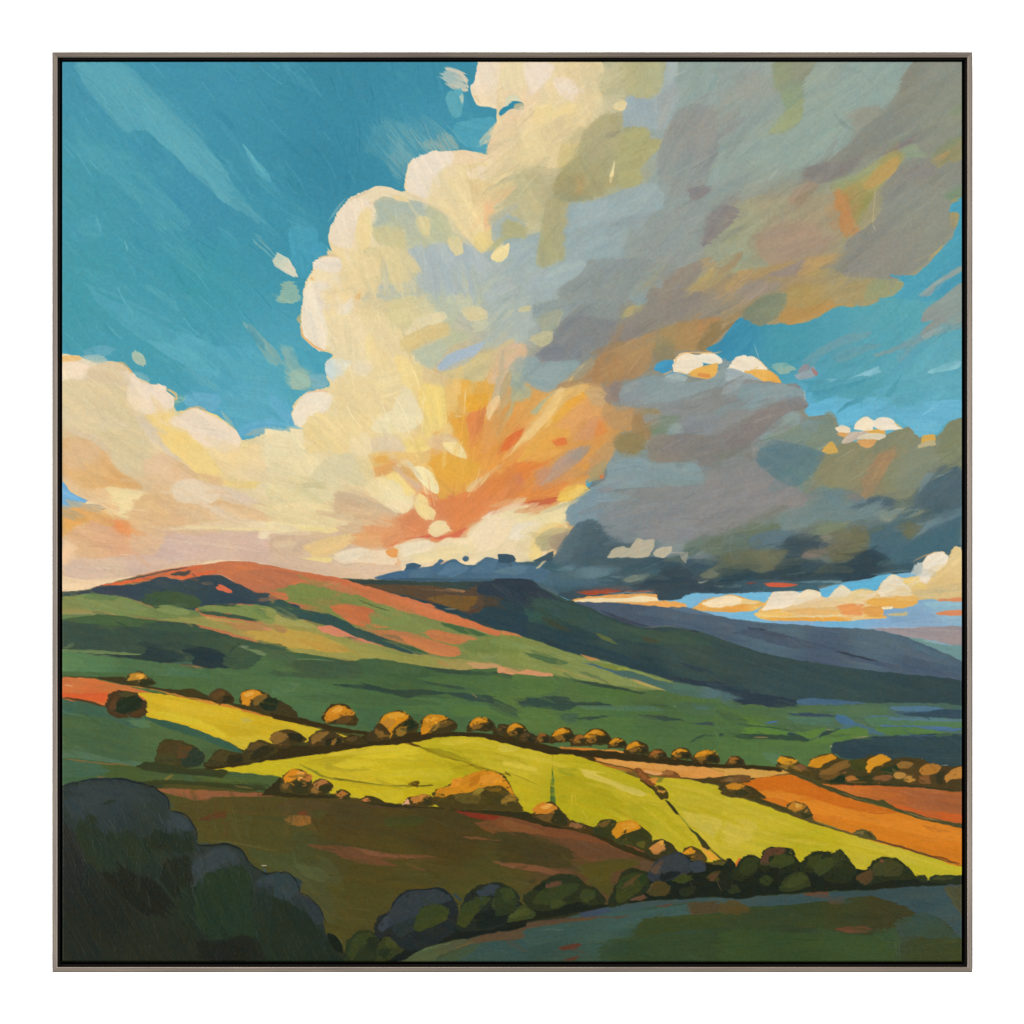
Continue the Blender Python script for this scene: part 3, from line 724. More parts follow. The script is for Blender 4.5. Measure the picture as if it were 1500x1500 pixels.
p("1060,90 1240,80 1200,180 1090,210","c3c6ab",8,10,.8)
p("1150,180 1280,180 1310,240 1200,260 1160,230","d5cba4",5,10)
p("1240,260 1370,255 1350,300 1200,330","c9c8a6",7,-10,.8)
p("980,550 1060,470 1220,410 1290,390 1250,450 1150,540 1020,580","abbcc8",6,-30)
s("1270,380 1340,370 1430,400",22,"a4b0b0",.8,4)
G('cumulus')
p("1000,590 1180,490 1380,430 1360,510 1300,640 1120,640","cbbe90@1200,560 d3c28f@1080,610",6,-25)
p("900,560 1000,590 1120,640 1060,640 1010,660 900,640","dcc79b",8,20,.8)
p("1300,640 1340,540 1440,440 1540,400 1540,500 1400,620 1340,660","dcbb95",8,-45)
s("1360,520 1440,510",14,"e6c19b",.8); s("1440,400 1500,415",20,"d8b8a0",.7)
G('storm')
p("1360,660 1420,540 1500,500 1540,720 1390,790","a3ae9e",7,60)
G('cumulus')
p("1060,640 1340,650 1330,740 1300,830 1290,880 1200,960 1130,960 1060,880 1060,760","e3b058@1180,700 dfae62@1100,850",6,75)
p("1040,640 1140,650 1110,820 1060,860","e2c07c",8,75,.9)
p("1180,730 1300,720 1300,800 1200,830 1170,780","e2a744",4,10)
p("1070,830 1100,850 1160,850 1180,950 1240,1010 1190,1090 1130,1000 1090,940","e0a549",6,65)
p("1170,860 1230,820 1290,810 1280,900 1250,1000 1200,1070 1190,960","dd8d55",6,-70)
p("1190,1090 1260,950 1340,830 1540,800 1540,960 1380,1050 1540,1060 1540,1200 1380,1210 1250,1190","e29d4f@1300,1050 e0a35a@1450,880 e3a24c@1420,1150",8,-50)
p("1330,830 1420,800 1440,900 1380,1000 1290,1080 1280,960","dea060",9,-60,.8)
p("1370,1060 1420,1000 1510,960 1510,1010 1430,1072","dc8247",4,-30)
p("1300,870 1310,780 1380,720 1380,800 1340,840 1320,885","e8c796",4,-65)
p("990,980 1060,900 1090,960 1030,1010","e8ca8a",6,-40)
p("780,1000 860,1010 960,960 960,1060 800,1090","eed488",7,-5)
p("570,1000 760,980 790,1090 600,1080 540,1060","ddcbac",9,10,.9)
p("460,1000 560,970 580,1070 540,1110 440,1080","ebd9ae",6,50)
p("930,1010 1040,960 1120,1010 1060,1080 960,1060","dcbf98",9,30,.8)
p("560,1110 640,1080 970,1100 980,1150 860,1200 780,1130 640,1200 560,1200","e5c17f",7,5)
p("970,1120 1040,1090 1180,1130 1270,1160 1260,1230 1180,1330 1080,1360 1010,1380 960,1280 920,1180","dfa94a@1080,1200 dda552@1050,1330",6,40)
p("560,1190 640,1170 740,1120 690,1220 580,1240","e1a868",6,-20)
p("600,1120 680,1100 690,1140 610,1150","dca758",4,0,.9)
p("890,1330 1000,1380 1160,1330 1380,1200 1540,1190 1540,1260 1400,1350 1250,1520 970,1520 960,1430","dc8852@1200,1400 dd8a4d@1450,1230 d98150@1000,1350 d6865a@1100,1480",8,-40)
p("1440,1330 1520,1280 1520,1370 1420,1380","c59178",7,-30); p("1300,1460 1400,1400 1380,1440 1300,1500","cd8f6c",6,-30)
p("1170,1320 1230,1260 1320,1220 1290,1270 1210,1330","e3bc82",3,-38)
p("1060,1480 1140,1400 1130,1440 1090,1500","e0a678",5,-45,.9)
p("700,1170 800,1200 900,1310 880,1330 780,1240","d2b497",6,42)
p("740,1180 830,1180 930,1190 960,1260 880,1280 800,1230","dfb06c",7,30,.9)
p("840,1190 900,1180 960,1220 1000,1310 990,1345 940,1320 870,1250","eee0ae",2,52); s("795,1130 850,1200 900,1260",24,"e6d4ac",.9,3)
p("1030,1030 1120,1020 1150,1060 1170,1120 1120,1110 1060,1080","ecd89e",4,40); s("1040,990 1130,1030",22,"e8d3a6",.8,4)
p("520,1260 640,1250 780,1260 850,1400 830,1450 740,1470 660,1420 560,1340","eadcb2@700,1350 e9d9aa@580,1290",4,40)
p("640,1240 740,1220 800,1280 860,1350 800,1360 750,1280","f0d992",4,45)
p("850,1420 870,1350 920,1370 950,1470 900,1480","eed697",3,70)
p("300,1120 440,1090 500,1160 540,1280 480,1290 340,1290 200,1240","d9cfaa@380,1180 ddd2aa@480,1260",8,25)
p("480,1130 560,1120 600,1220 560,1260 520,1220","e3d2a0",6,50,.9)
p("-60,1250 200,1240 320,1330 330,1370 300,1400 -60,1430","dccfa4",7,10)
p("130,1280 300,1270 280,1310 150,1310","cdc49a",6,5,.8)
p("100,1340 200,1310 320,1330 335,1390 250,1425 120,1400","e4d6a8",3,5)
p("340,1330 460,1340 600,1400 760,1480 600,1510 480,1480 350,1420","d0b998",9,22)
p("360,1370 500,1400 640,1470 420,1460","cbb191",12,20,.7)
p("-30,1440 300,1400 370,1430 330,1470 0,1510","ecdaaa",6,0)
p("-10,1250 60,1250 75,1340 20,1290","e4d7ae",3,70)
p("1270,1500 1400,1420 1540,1400 1540,1520","ecdcc4",5,-20)
for q in ((1165,680,1160,850),(1100,855,1150,860),(905,680,890,1000),(1120,620,1100,720)):
    s("%d,%d %d,%d"%q,5,"f0dcae",.6,1.5,.2)
# --- tile 2,1 sky part
T(2,1)
p("-60,0 340,0 370,60 410,90 360,150 230,170 100,150 -60,165","ebd9aa@150,60 e8d6a8@300,120",5,6)
p("0,165 120,130 300,150 400,110 430,140 310,180 100,180","efdb9b",4,-8)
p("-60,180 300,175 330,220 230,260 100,330 -60,300","d0b59b@50,250 d3b899@250,200",8,-8)
p("-20,270 80,270 130,225 60,225 -40,240","dcc5a4",5,-10,.8)
p("340,-20 560,50 740,90 640,170 430,200 360,150","d4b896@450,100 d8b78e@620,120",8,22)
p("430,190 700,140 860,180 800,220 700,250 560,270 440,240","dda876",9,-8)
p("520,110 700,90 860,100 900,180 700,180 560,190","dca070",9,-10,.9)
p("150,260 330,200 430,180 480,220 400,270 330,310 230,330","e4c68f",8,-25)
p("330,330 470,280 560,280 700,290 740,330 720,380 500,360 400,370","ead5b6",4,0)
p("350,310 480,270 560,285 470,350 380,350","eadbbf",5,-15)
p("130,335 330,330 330,358 160,352","ecd693",3,2)
p("-60,300 200,350 400,380 500,420 620,440 540,475 350,480 -60,400","d3b89f@200,390 d7bb9d@450,430",8,10)
p("400,390 700,380 790,410 720,440 600,465 520,455","dfc2a4",7,-4)
p("690,140 850,0 1380,-20 1260,80 1170,130 1100,200 980,240 880,200 740,260 650,270 640,200","dc8d60@900,100 dd8a56@1150,50 dd9a6c@700,220",7,-38)
p("650,275 740,230 880,205 1000,220 1130,200 1170,140 1070,190 940,190 800,210","d26a50",5,-15)
p("660,-10 840,-10 800,50 740,50","ebdbb2",4,30); p("850,-10 970,20 980,70 930,100 870,60","eed79e",4,60)
p("940,160 960,110 1040,100 1075,160 990,200 950,190","eedfb2",3,-20)
p("720,260 800,230 900,215 980,240 1060,205 1170,210 1190,150 1280,90 1370,60 1450,110 1540,60 1540,370 1400,330 1300,340 1200,390 1110,350 1010,360 900,400 830,380 780,430 740,330","ead9b4@900,280 ebdab4@1300,200 e8d3a8@1450,250 ead0a8@1000,340",4,-8)
p("760,260 900,220 980,250 900,300 780,320","ecdfbe",5,-10,.9); p("1000,240 1090,205 1190,220 1170,280 1050,300","ecdcb8",5,10,.9)
p("820,290 900,310 1000,270 1100,250 1200,270 1150,330 1000,350 860,360","ead9a8",7,-8,.8)
p("1210,180 1300,90 1370,65 1440,110 1400,240 1260,290","ecdcb8",6,-50,.9)
p("1380,180 1440,150 1540,160 1540,330 1390,300","edd6a0",7,60,.9)
p("670,290 740,275 738,330 690,320","e2a561",3,10)
T(2,2)
p("-30,20 90,10 230,40 420,0 380,110 410,150 330,130 270,250 250,330 170,375 60,340 -60,310","ebd8aa@150,250 edd79c@330,80 ead6b0@30,280",4,-40)
p("20,200 80,80 200,60 240,120 120,200 60,230","ece1c8",5,-40); p("0,90 60,30 120,60 60,140","ead9c4",5,-40,.9)
p("150,290 200,180 300,100 360,110 250,200 230,320 170,350","edd391",5,-50)
p("190,220 290,150 410,150 370,210 310,270 240,300","b5ad88",6,-30)
p("270,210 380,170 400,190 310,290","a7957f",6,-40)
T(1,2)
p("0,770 180,690 320,690 420,650 530,690 600,680 630,700 620,830 800,800 800,940 700,980 680,1080 600,1220 440,1280 330,1330 250,1420 100,1440 -40,1380",
  "dda25b@200,1050 dca860@350,900 d99b55@500,1100 cf9a5c@720,900 dba463@560,780 dc9352@200,1300",6,-48)
p("360,690 400,660 520,680 540,730 440,800 400,860 260,920 300,820","e6a94c@400,760 e2ac4f@350,860",5,-50)
p("440,800 600,690 620,830 520,880 430,960 330,990 300,930","d9a268",9,-40)
p("0,1130 100,1000 240,830 330,690 380,680 330,800 200,960 60,1080","ebc98a@200,880 e6bd74@60,1080",5,-52)
p("160,830 330,685 260,770 190,850","a9b79c",5,-42)
p("0,1010 60,960 120,940 60,1040 -20,1080","db7742",4,-45)
p("60,1080 300,930 420,960 350,1040 200,1090 100,1150","e0aa56",8,-28,.9)
p("-20,1170 180,1140 300,1110 250,1170 180,1200 100,1300 -20,1350","e08848",6,-30)
p("150,1110 320,1040 400,1040 300,1120 200,1150","dfa352",6,-25,.9)
p("60,1370 180,1300 300,1270 400,1280 350,1350 180,1390","dd8e4d",6,-20)
p("-20,1390 100,1400 350,1360 310,1400 220,1445 100,1430 -20,1440","cd6c4b",5,-12)
p("-20,1300 80,1220 130,1290 60,1370 -20,1380","cf8260",7,-40,.9)
p("230,1280 320,1140 440,1060 540,1050 460,1150 340,1240","b69986@350,1180 a8988a@480,1080",7,-42)
p("180,1220 260,1170 300,1200 220,1290","c4947a",7,-40,.8)
p("530,880 620,860 600,970 540,1010 430,1000","d29a6c",8,-40)
p("600,880 555,995 640,960","dd9151",4,-60); p("300,1010 380,990 390,1030 320,1042","da7c48",3,-12)
p("600,1050 700,960 690,1080 600,1200 500,1240 440,1220","c5986a@550,1180 bf9a6a@650,1050",7,-45)
p("530,1200 640,1130 620,1230 540,1270","a89a72",7,-40,.9)
p("440,1230 450,1170 530,1150 500,1210","da9e55",3,-40)
p("590,1235 625,1218 620,1250 598,1252","de7d48",2,0)
p("330,1380 360,1320 430,1290 490,1290 530,1320 480,1360 400,1390","e8c060",4,-20)
p("400,1370 440,1310 500,1300 535,1330 450,1370","eed68c",3,-20)
p("-30,1440 90,1420 220,1450 350,1400 420,1400 390,1520 -30,1520","ecdcab",5,-20)
s("0,1440 70,1420 130,1450",24,"ecdac4",.8,5); s("140,1450 220,1430 260,1460",14,"e9d8c2",.8,4)
# --- tile 1,2 : grey clouds
G('storm')
p("330,130 420,0 1000,-20 900,60 720,160 700,280 580,400 480,440 360,520 260,520 200,470 300,380 370,250 190,240 180,150","8b9491@500,200 8a8d8b@450,350 8e9893@350,80",9,-35)
p("190,240 180,160 330,120 420,180 330,260","929e9b",9,-30)
p("0,0 330,0 330,120 180,160 180,330 0,330","a2afac@100,80 a8b3ae@60,250",10,70,.8)
p("90,180 160,165 150,200 90,200","c9c39c",3,-5)
p("190,470 230,500 310,520 460,500 480,440 620,400 700,280 620,250 420,230 330,300 280,400","858887@450,350 7f8385@250,480",8,-35)
p("210,460 330,400 370,500 300,520 230,505","808388",6,-10)
p("160,370 240,330 300,330 280,400 220,420","bab898",4,-15); p("190,250 350,190 330,300 250,330","a2a893",6,-40)
s("250,240 240,320",14,"b3b494",.8); s("360,190 330,290",16,"bbb897",.8)
p("700,290 780,170 900,150 840,210 740,270","aea376",6,-42)
p("790,60 900,60 890,150 800,150","90a09c",7,-30); p("820,40 930,0 940,20 880,50","aa9c76",4,-25)
p("900,60 1150,70 1500,50 1530,200 1430,240 1000,290 720,400 640,380 720,260 880,180","8f877c@1100,150 8d887f@900,250 928a79@1350,180",9,-25)
p("640,370 760,290 880,300 800,400 680,420","8a847d",9,-35)
p("960,330 1000,290 1300,240 1400,240 1300,440 1150,440 1000,450","a98a5e@1150,330 a58d60@1000,350 ae875a@1250,280",7,-25)
p("900,380 980,340 1060,420 980,460 920,440","968a66",8,-20,.9)
p("1200,440 1300,270 1460,240 1350,360 1260,440","8c7a58@1330,330 927c55@1400,270",6,-55)
p("480,620 620,450 700,420 930,330 940,400 900,560 820,620 730,640 620,650","ab875d@650,580 ae8d62@850,400 a5825c@560,560",8,-35)
p("650,420 860,370 940,340 930,420 820,520","b09064",9,-30,.8)
p("110,500 200,480 230,515 440,505 490,560 480,620 380,640 260,710 160,660 100,620","93a5a4@300,560 8fa3a2@440,560",5,5)
p("0,540 110,480 100,600 0,600","a8ad9e",7,-50)
p("-20,610 100,580 110,670 180,700 100,770 -20,770","b3af88@50,720 a5ad98@60,630",7,40)
s("0,590 110,690",30,"96a79f",.8,5)
p("-30,400 100,400 60,500 0,580 -30,580","d4b696",6,-55); s("0,520 60,500",14,"e0bd98",.8)
p("630,650 720,640 760,660 700,780 620,780","918277",8,70)
p("500,690 620,690 630,800 540,770","c8a676",6,30)
s("530,700 620,720 540,770",8,"9a8a74",.6)
p("1060,420 930,440 950,520 1060,500","8f8566",7,10,.9)
p("700,800 800,790 960,810 950,880 930,960 860,1060 780,1100 690,1060 700,980 800,940","9d815b@850,880 a0855f@800,960",8,75)
p("620,790 720,790 800,810 780,940 700,950 620,880","bd9565",8,-30)
p("690,1010 760,960 880,980 870,1060 780,1110 700,1080","90825a",6,20)
p("720,720 740,670 830,630 950,600 1100,640 1280,640 1370,500 1420,510 1400,600 1430,640 1520,650 1520,690 1330,680 1200,720 1050,770 900,800 780,790","8a9b9c@1000,670 8f9a9b@850,760 8d9c9b@1400,620",5,-15)
p("720,740 740,680 830,640 870,700 840,760 790,795 740,780","919291",6,-45)
s("750,780 850,680",9,"a9acab",.6); s("1130,680 1290,620",14,"a3acab",.6)
p("780,800 1050,760 1330,680 1520,670 1520,880 1330,980 1110,970 1000,860","888b8a@1200,780 848684@1400,750 8a8d8c@950,800",9,-18)
p("910,860 1100,860 1060,920 1010,970 920,980","7a8975",6,-10); p("820,810 960,810 1000,850 880,850","938663",7,10)
p("870,850 980,850 950,910 890,905","8f9089",6,5); p("1000,920 1100,900 1130,960 1060,970","8e9d9a",5,20)
p("1110,860 1300,840 1500,880 1360,970 1200,980 1100,940","8b9090",10,-10,.8)
p("880,1060 940,980 1110,970 1330,980 1520,900 1520,1180 1200,1170 1100,1150 920,1140","86817b@1100,1050 82807b@1400,1000 8a8478@920,1080",8,-8)
p("1380,1070 1500,1040 1500,1090 1400,1110","78836f",7,-5,.9); p("1300,1150 1500,1100 1500,1200 1340,1180","7d857b",9,-8,.8)
p("640,1250 650,1160 700,1110 780,1095 860,1115 930,1160 1060,1150 1190,1155 1250,1230 1250,1290 1000,1310 720,1310 560,1340 540,1310","869a9d@760,1170 869794@1150,1200 8a9a9b@650,1300",2.5,10)
p("900,1180 1060,1150 1100,1210 940,1240","8b9896",8,15,.8); s("820,1210 850,1190 900,1220",20,"a0aca8",.5)
p("700,1330 1000,1300 1250,1280 1340,1180 1520,1130 1520,1520 900,1520 850,1400","898b8a@1100,1400 8b8a88@1350,1300 888985@850,1350",9,-8)
p("420,1400 500,1320 580,1300 680,1330 860,1390 880,1520 400,1520","859a9f@550,1400 83918f@780,1440",6,15)
p("580,1320 640,1300 690,1325 620,1335","8d8a88",4,0)
G('sky2', 'painted_sky')
p("1540,200 1500,230 1440,290 1360,380 1260,440 1360,470 1410,510 1470,485 1540,500","428ea9",2.5,-45)
p("940,570 960,530 1000,505 1060,510 1050,560 1000,590","4796bb",2.5,-20)
G('topcloud', 'painted_cloud', "bright white and orange cloud crown just right of the picture's middle")
p("1050,545 1068,505 1098,465 1140,455 1172,460 1215,500 1250,535 1200,570 1150,592 1060,578","eddfc4",2,0)
p("1180,472 1230,470 1280,458 1330,470 1368,508 1340,532 1270,528 1215,508","eee4cc",2,10)
p("1150,590 1250,540 1340,530 1330,590 1280,620 1200,610","e1ae58",3,-5); p("1210,590 1290,595 1280,618 1210,608","dd9550",3,5)
s("1065,545 1080,490 1130,460 1250,458 1320,462 1360,450",8,"e6b871",.9,1.5,0); s("1080,570 1150,600 1200,610",6,"e0b372",.8,1.5,0)
G('storm')
p("990,630 1040,590 1100,590 1150,620 1115,645 1000,645","9bacac",2.5,5)
s("985,600 1050,575",10,"d8b888",.8)
G('topcloud2', 'painted_cloud', "second bright white and orange cloud crown beside a blue gap")
p("1410,545 1440,500 1470,483 1520,480 1530,580 1430,580","eee0c8",2,10)
# --- tile 1,3
T(1,3)
G('storm')
p("0,0 960,0 930,130 840,170 740,150 640,160 560,230 420,270 300,260 350,150 350,80 200,100 0,240","a8946c@500,80 a39a72@800,80 a4906f@200,50",7,-20)
p("350,40 900,20 880,130 760,150 650,150 560,160 420,180 350,170","a9986c@700,80 ad9661@450,120",9,-18)
p("290,250 350,180 480,180 620,130 660,160 560,220 440,270 370,285","b79258",4,-20)
p("870,20 1000,0 1090,20 1040,60 960,110 850,130","9a9c74",6,-30)
p("100,200 200,100 350,90 340,180 280,250 200,290 130,270 70,235","868e74@250,180 828873@180,260",5,-10)
p("-30,50 150,0 350,40 200,100 100,150 60,240 -30,280","9b8e80@100,60 a3916f@30,200",8,-35)
G('sky2', 'painted_sky')
p("450,520 560,430 720,350 900,330 850,370 700,410 600,470 500,560","779ea4",9,-27,.75,dry=.2)
p("900,470 1060,410 1200,330 1460,250 1460,300 1300,350 1150,410 950,480","7f9b9c",5,-24,.9,dry=.1)
p("640,490 800,420 960,410 840,460 700,520","6f9ba3",7,-20,.7)
p("1190,270 1230,190 1330,110 1460,20 1460,260 1330,290 1210,370 1190,340 1270,250","8f9d97@1380,180 8f9690@1250,260",6,-35)
p("1190,100 1240,60 1330,10 1360,-20 1290,20 1220,90","93a8a6",5,-32)
s("1200,365 1260,340 1330,300",30,"b2b6b0",.7,4)
p("1060,600 1120,570 1250,570 1460,560 1460,760 1250,780 1070,800 970,720","63a9b8",6,-12)
p("960,740 1080,590 1030,700 1000,740","4f99a8",5,-40,.8)
p("680,670 790,600 930,545 950,580 850,620","85bdca",5,-24)
p("540,650 660,620 640,680 500,700","72b2c2",5,-15); p("640,600 760,540 850,560 720,610","60a6b4",8,-24,.7)
p("460,640 640,640 850,600 900,620 700,700 560,770","4d97a8",9,-20,.7)
p("460,820 560,760 650,740 800,760 840,850 780,910 700,920 640,850 500,860","67b3d0",6,-10)
p("830,770 880,735 1000,780 1080,810 1240,770 1460,760 1460,880 1380,890 1330,920 1310,960 1190,990 1130,930 1040,870 900,860 840,850","6bb3cd",4,5)
s("670,835 760,775 850,740",24,"4a93a3",.9,4); s("500,720 560,780",30,"5ea9bb",.7)
p("1250,570 1320,540 1440,510 1440,555 1250,590","86c0cb",5,-10)
p("410,600 470,570 520,550 556,585 530,610 440,630","8fa0a6",4,-12); p("430,580 470,525 500,530 490,570","8b8c92",4,-50); p("510,555 555,580 545,605 520,585","b0726c",3,40,.7)
p("260,550 320,520 410,560 320,595","93b5a6",6,10,.9)
s("150,410 185,505",5,"8ec0cc",.8,1,0)
G('topcloud2')
p("-20,560 5,540 40,490 150,485 230,550 240,575 100,575","eee0c6",2,20)
p("90,575 240,570 300,610 325,655 280,660 200,640","e8b55e@200,600 e3a850@280,640",2,25)
s("150,480 240,560 325,645",5,"c99a5e",.7,1,0)
G('storm')
p("-25,575 0,560 30,565 80,580 130,595 205,648 100,655 -25,645","a3afaf",2.5,15)
p("-30,645 330,655 420,660 470,740 490,790 420,830 470,870 420,1000 160,1030 -30,1080","888a87@150,760 8a8c8a@350,700",4,-10)
p("30,660 330,655 430,680 460,725 300,760 180,800 100,820 60,720","8b9d9e",7,-8)
p("180,810 350,760 490,790 420,830 330,870 200,960 100,1050 -30,1090 -30,930 120,870","857f7b@250,850 827d7a@80,1000",8,-30)
s("460,690 470,750",10,"c9b8a0",.6)
p("290,890 400,820 440,830 430,960 360,980 180,1010","8c9c98",8,-40)
p("160,1020 330,960 480,880 560,890 620,840 660,920 720,980 700,1030 620,1090 500,1080 330,1000","7c8b7c@550,960 83907f@300,1000",5,-15)
s("590,840 640,850 670,920",30,"878a72",.7)
p("440,900 560,880 540,940 460,960","7f9290",8,15,.8)
p("-30,1100 160,1140 330,1280 540,1320 500,1450 300,1450 -30,1520","8b8987@200,1300 868886@60,1150",8,-10)
p("160,1130 260,1010 600,1100 480,1260 420,1290 330,1280","627b81@350,1120 66807f@430,1240",7,25)
p("600,1100 700,1030 900,1000 1100,930 1190,990 1310,975 1380,890 1460,870 1460,1200 1330,1170 1200,1290 1120,1370 1000,1370 870,1390 800,1330 520,1270","8a8868@700,1180 7f8568@1350,1050 868a70@1150,1100",5,-30)
p("840,1390 830,1250 940,1090 1050,1060 980,1200 930,1290","a28664",12,-60)
p("700,1060 900,1060 860,1200 780,1300 640,1280","8e8b6c",14,-50,.8)
p("1100,1080 1300,1000 1330,1150 1200,1280 1080,1340","848b77",14,-40,.7)
p("440,1290 680,1320 800,1340 840,1400 700,1480 300,1520 480,1420","6f8586@650,1400 74877f@520,1350",8,-8)
p("1180,1340 1230,1220 1310,1210 1300,1260","768a8d",5,-50)
p("1180,1350 1330,1190 1460,1190 1460,1450 1300,1480 1220,1400","50666e@1350,1300 4a5f66@1280,1420",9,-35)
p("840,1400 920,1355 1000,1370 1060,1400 1040,1450 940,1440","52656d",5,15)
p("980,1500 1150,1440 1280,1470 1250,1520","6d7661",5,-5); p("1040,1400 1160,1410 1120,1470 1030,1450","6a766a",8,10)
p("750,1390 820,1380 860,1400 780,1440","657f89",4,5); p("750,1340 830,1360 800,1390 740,1380","8a7c80",5,20,.7)
G('smallcloud', 'painted_cloud', "small white topped cloud with an orange belly near the right edge")
p("660,935 700,915 750,930 757,962 700,968","ecdaba",2,5); p("665,965 752,962 715,992","dca563",2.5,0)
p("830,945 960,940 970,968 850,972","e1ae58",2.5,0)
p("780,932 810,880 860,862 905,890 900,943 850,947","eee0c3",2,-20); p("900,890 960,865 1020,880 1050,920 1085,937 950,946 905,922","ecdfc8",2,10)
s("1030,900 1080,935",8,"e3bd72",.9,1,0)
p("700,1028 740,970 800,950 870,968 800,1010","c5b5a3",3,-25); p("790,1000 870,963 972,975 960,1000 860,1006","ddd0b2",2.5,-5)
p("790,1010 915,1003 900,1040 870,1060 820,1042","da a465".replace(' ',''),2.5,0)
G('chip2', 'painted_cloud', "tiny ochre dab of sunlit cloud on the olive grey bank")
p("580,1080 600,1040 640,1015 680,1080 620,1097","cda658",3,-20)
G('chip3', 'painted_cloud', "tiny yellow and cream dab of cloud close to the right edge")
p("1190,1010 1210,980 1270,973 1282,1012 1200,1032","daae58",2.5,-10); p("1180,1057 1200,1025 1280,1010 1297,1035 1250,1047","b8ad86",3,-10)
# --- dark base of the storm, tiles 2,2 and 2,3
G('storm')
T(2,2)
p("420,-20 620,-20 600,100 530,90 430,130 380,110","7e959d",7,-40); p("600,-20 1520,-20 1520,150 1290,190 1100,250 930,220 760,240 640,190 590,80","888a89@1000,80 8a8987@1400,60 82898b@750,150",9,-12)
p("600,20 760,60 780,230 650,190 600,110","7f8b8f",12,50,.7); p("1130,250 1260,190 1300,200 1280,250 1120,340","6e7d6e",6,-20); p("1240,290 1290,210 1520,130 1520,400 1400,340","6b7663",6,-20)
p("330,300 380,210 450,120 530,85 590,100 630,180 720,230 640,320 760,350 560,370 300,390 240,380","50656d@450,250 4b5f67@560,330",5,-40)
p("310,340 380,200 500,100 480,200 420,300 390,370","586d74",12,-60,.8)
p("-60,370 150,360 250,330 330,370 700,340 900,330 1150,340 1400,350 1520,400 1520,545 940,545 700,520 400,545 330,550 180,470 -60,470","41575f@700,420 3f545e@1100,420 43606b@350,420",6,6)
p("500,340 640,320 900,330 760,400 560,400","4a5e64",8,0,.9)
p("-60,390 200,395 350,440 540,480 700,500 500,515 250,505 100,440 -60,450","527080@100,410 4b6673@400,480",7,9)
p("330,410 400,375 450,385 420,410","607f8a",3,-10); p("300,440 560,390 670,400 660,440 560,460 400,460","647f88@600,420 4f6770@380,440",6,-6)
p("650,450 760,450 700,460","7a9197",3,0,.8)
p("880,480 1080,380 1230,440 1400,380 1520,400 1520,525 960,545 780,500","39495100"[:6],7,-5)
p("740,480 800,440 905,430 890,460 790,488","8b917d",5,-15); p("1230,445 1330,385 1395,410 1360,450 1280,462","6f7561",6,-10)
p("980,350 1100,320 1130,370 1050,352","5d6c64",4,5)
p("900,420 980,405 940,440","4f7884",3,-10,.8)
G('rag', 'painted_cloud', "ragged pale beige cloud scrap against the dark storm base")
p("640,330 690,270 740,263 780,270 830,208 870,225 935,220 910,320 850,337 760,328 690,332","bdb297@850,280 b9b095@700,300",3,-25); p("930,300 970,270 1045,262 1040,300 1000,332 930,320","c3b89e",2.5,-20); s("1040,300 1150,300",10,"b7ac99",.9,2); p("1100,305 1150,295 1135,365 1110,340","a5a291",3,60,.9)
G('storm')
p("1310,510 1480,493 1480,522 1340,518","8b9c92",3,-3); p("1215,482 1285,473 1220,492","a3aa9b",2,-3)
p("330,560 480,530 740,525 950,540 940,560 650,560 500,580 430,600","3f4f56",4,0)
p("450,548 640,528 740,540 650,556 520,562","a84b33",3,-2); s("740,546 860,543 945,536",10,"c0694a",.8,2); s("640,552 800,553 945,550",8,"7d9096",.8,2)
p("940,550 960,600 1060,608 1090,605 1140,565 1190,550 1100,540 960,535","3a4b53",3,10)
T(2,3)
p("-30,0 150,-20 400,40 200,110 -30,170","8a8986",7,-10); p("250,100 400,30 700,-20 960,50 930,130 780,110 560,90 420,170 300,210","73888a@600,50 7a8a86@350,120",8,-20)
p("780,110 960,50 950,100 840,190","6b828a",5,-30)
p("-30,170 220,90 340,110 250,200 130,230 100,280 -30,290","6e7962@150,160 68766a@60,240",7,-20)
p("110,270 130,200 260,160 420,170 330,270 200,280","5f757d",9,-20)
p("960,90 1060,20 1280,40 1180,60 1000,110","8b9484",5,-15); p("1040,100 1260,30 1200,150 1140,220 1090,180","686b53",6,-45)
p("1140,220 1210,150 1280,90 1460,50 1460,90 1280,130 1190,210","738c93",4,-28)
p("840,190 930,110 1050,150 1130,220 1290,130 1460,90 1460,290 1350,290 1170,340 1060,370 880,280","4c6974@1000,200 4a6570@1300,200",6,-20)
p("1180,220 1460,100 1460,260 1340,300 1170,340 1050,380 1030,310","446672",8,-22,.9)
p("510,150 690,100 860,140 880,230 870,290 740,350 650,360 600,310 480,300 620,230 560,190","6f7057@750,200 6a6b54@700,320",5,-15)
p("500,180 580,120 700,100 760,110 620,180","7b856b",6,-10); s("690,130 760,100",8,"9a9a84",.7)
p("330,300 350,220 430,180 560,190 620,260 500,300 400,350 340,370","405158",6,-15)
p("440,330 520,275 620,290 560,325","87796f",4,-15); p("560,200 640,195 630,242","8b8779",4,20,.9)
p("-30,290 360,280 300,380 260,410 180,430 100,400 -30,350","6d7059@200,330 666b56@100,370",5,10)
p("-30,370 60,390 180,430 270,410 300,370 450,340 600,370 740,350 880,280 1000,330 1040,370 1160,370 1140,420 800,470 700,485 400,490 200,480 -30,475","37494f@300,440 33454d@850,370 3d555e@1080,390",5,-4)
p("450,380 560,340 640,370 520,420 440,430","405258",7,-8,.8)
p("-30,470 430,480 700,470 700,490 560,510 570,545 420,545 150,545 -30,552","40606d@300,530 3d5661@60,500",4,2)
p("210,488 330,488 425,500 350,516 250,517","d9603d",2.5,2); p("105,485 180,485 120,497","8a4a3b",2,3)
p("410,485 500,478 700,475 705,490 500,490","6f8f98",3,-1); p("-20,495 70,497 60,518 -20,522","7f968f",2.5,0)
s("880,440 1000,425 1140,410",10,"6a8890",.7,2)
G('storm')
T(2,1)
G('slate', 'painted_cloud', "low slate blue cloud heads behind the dark ridge")
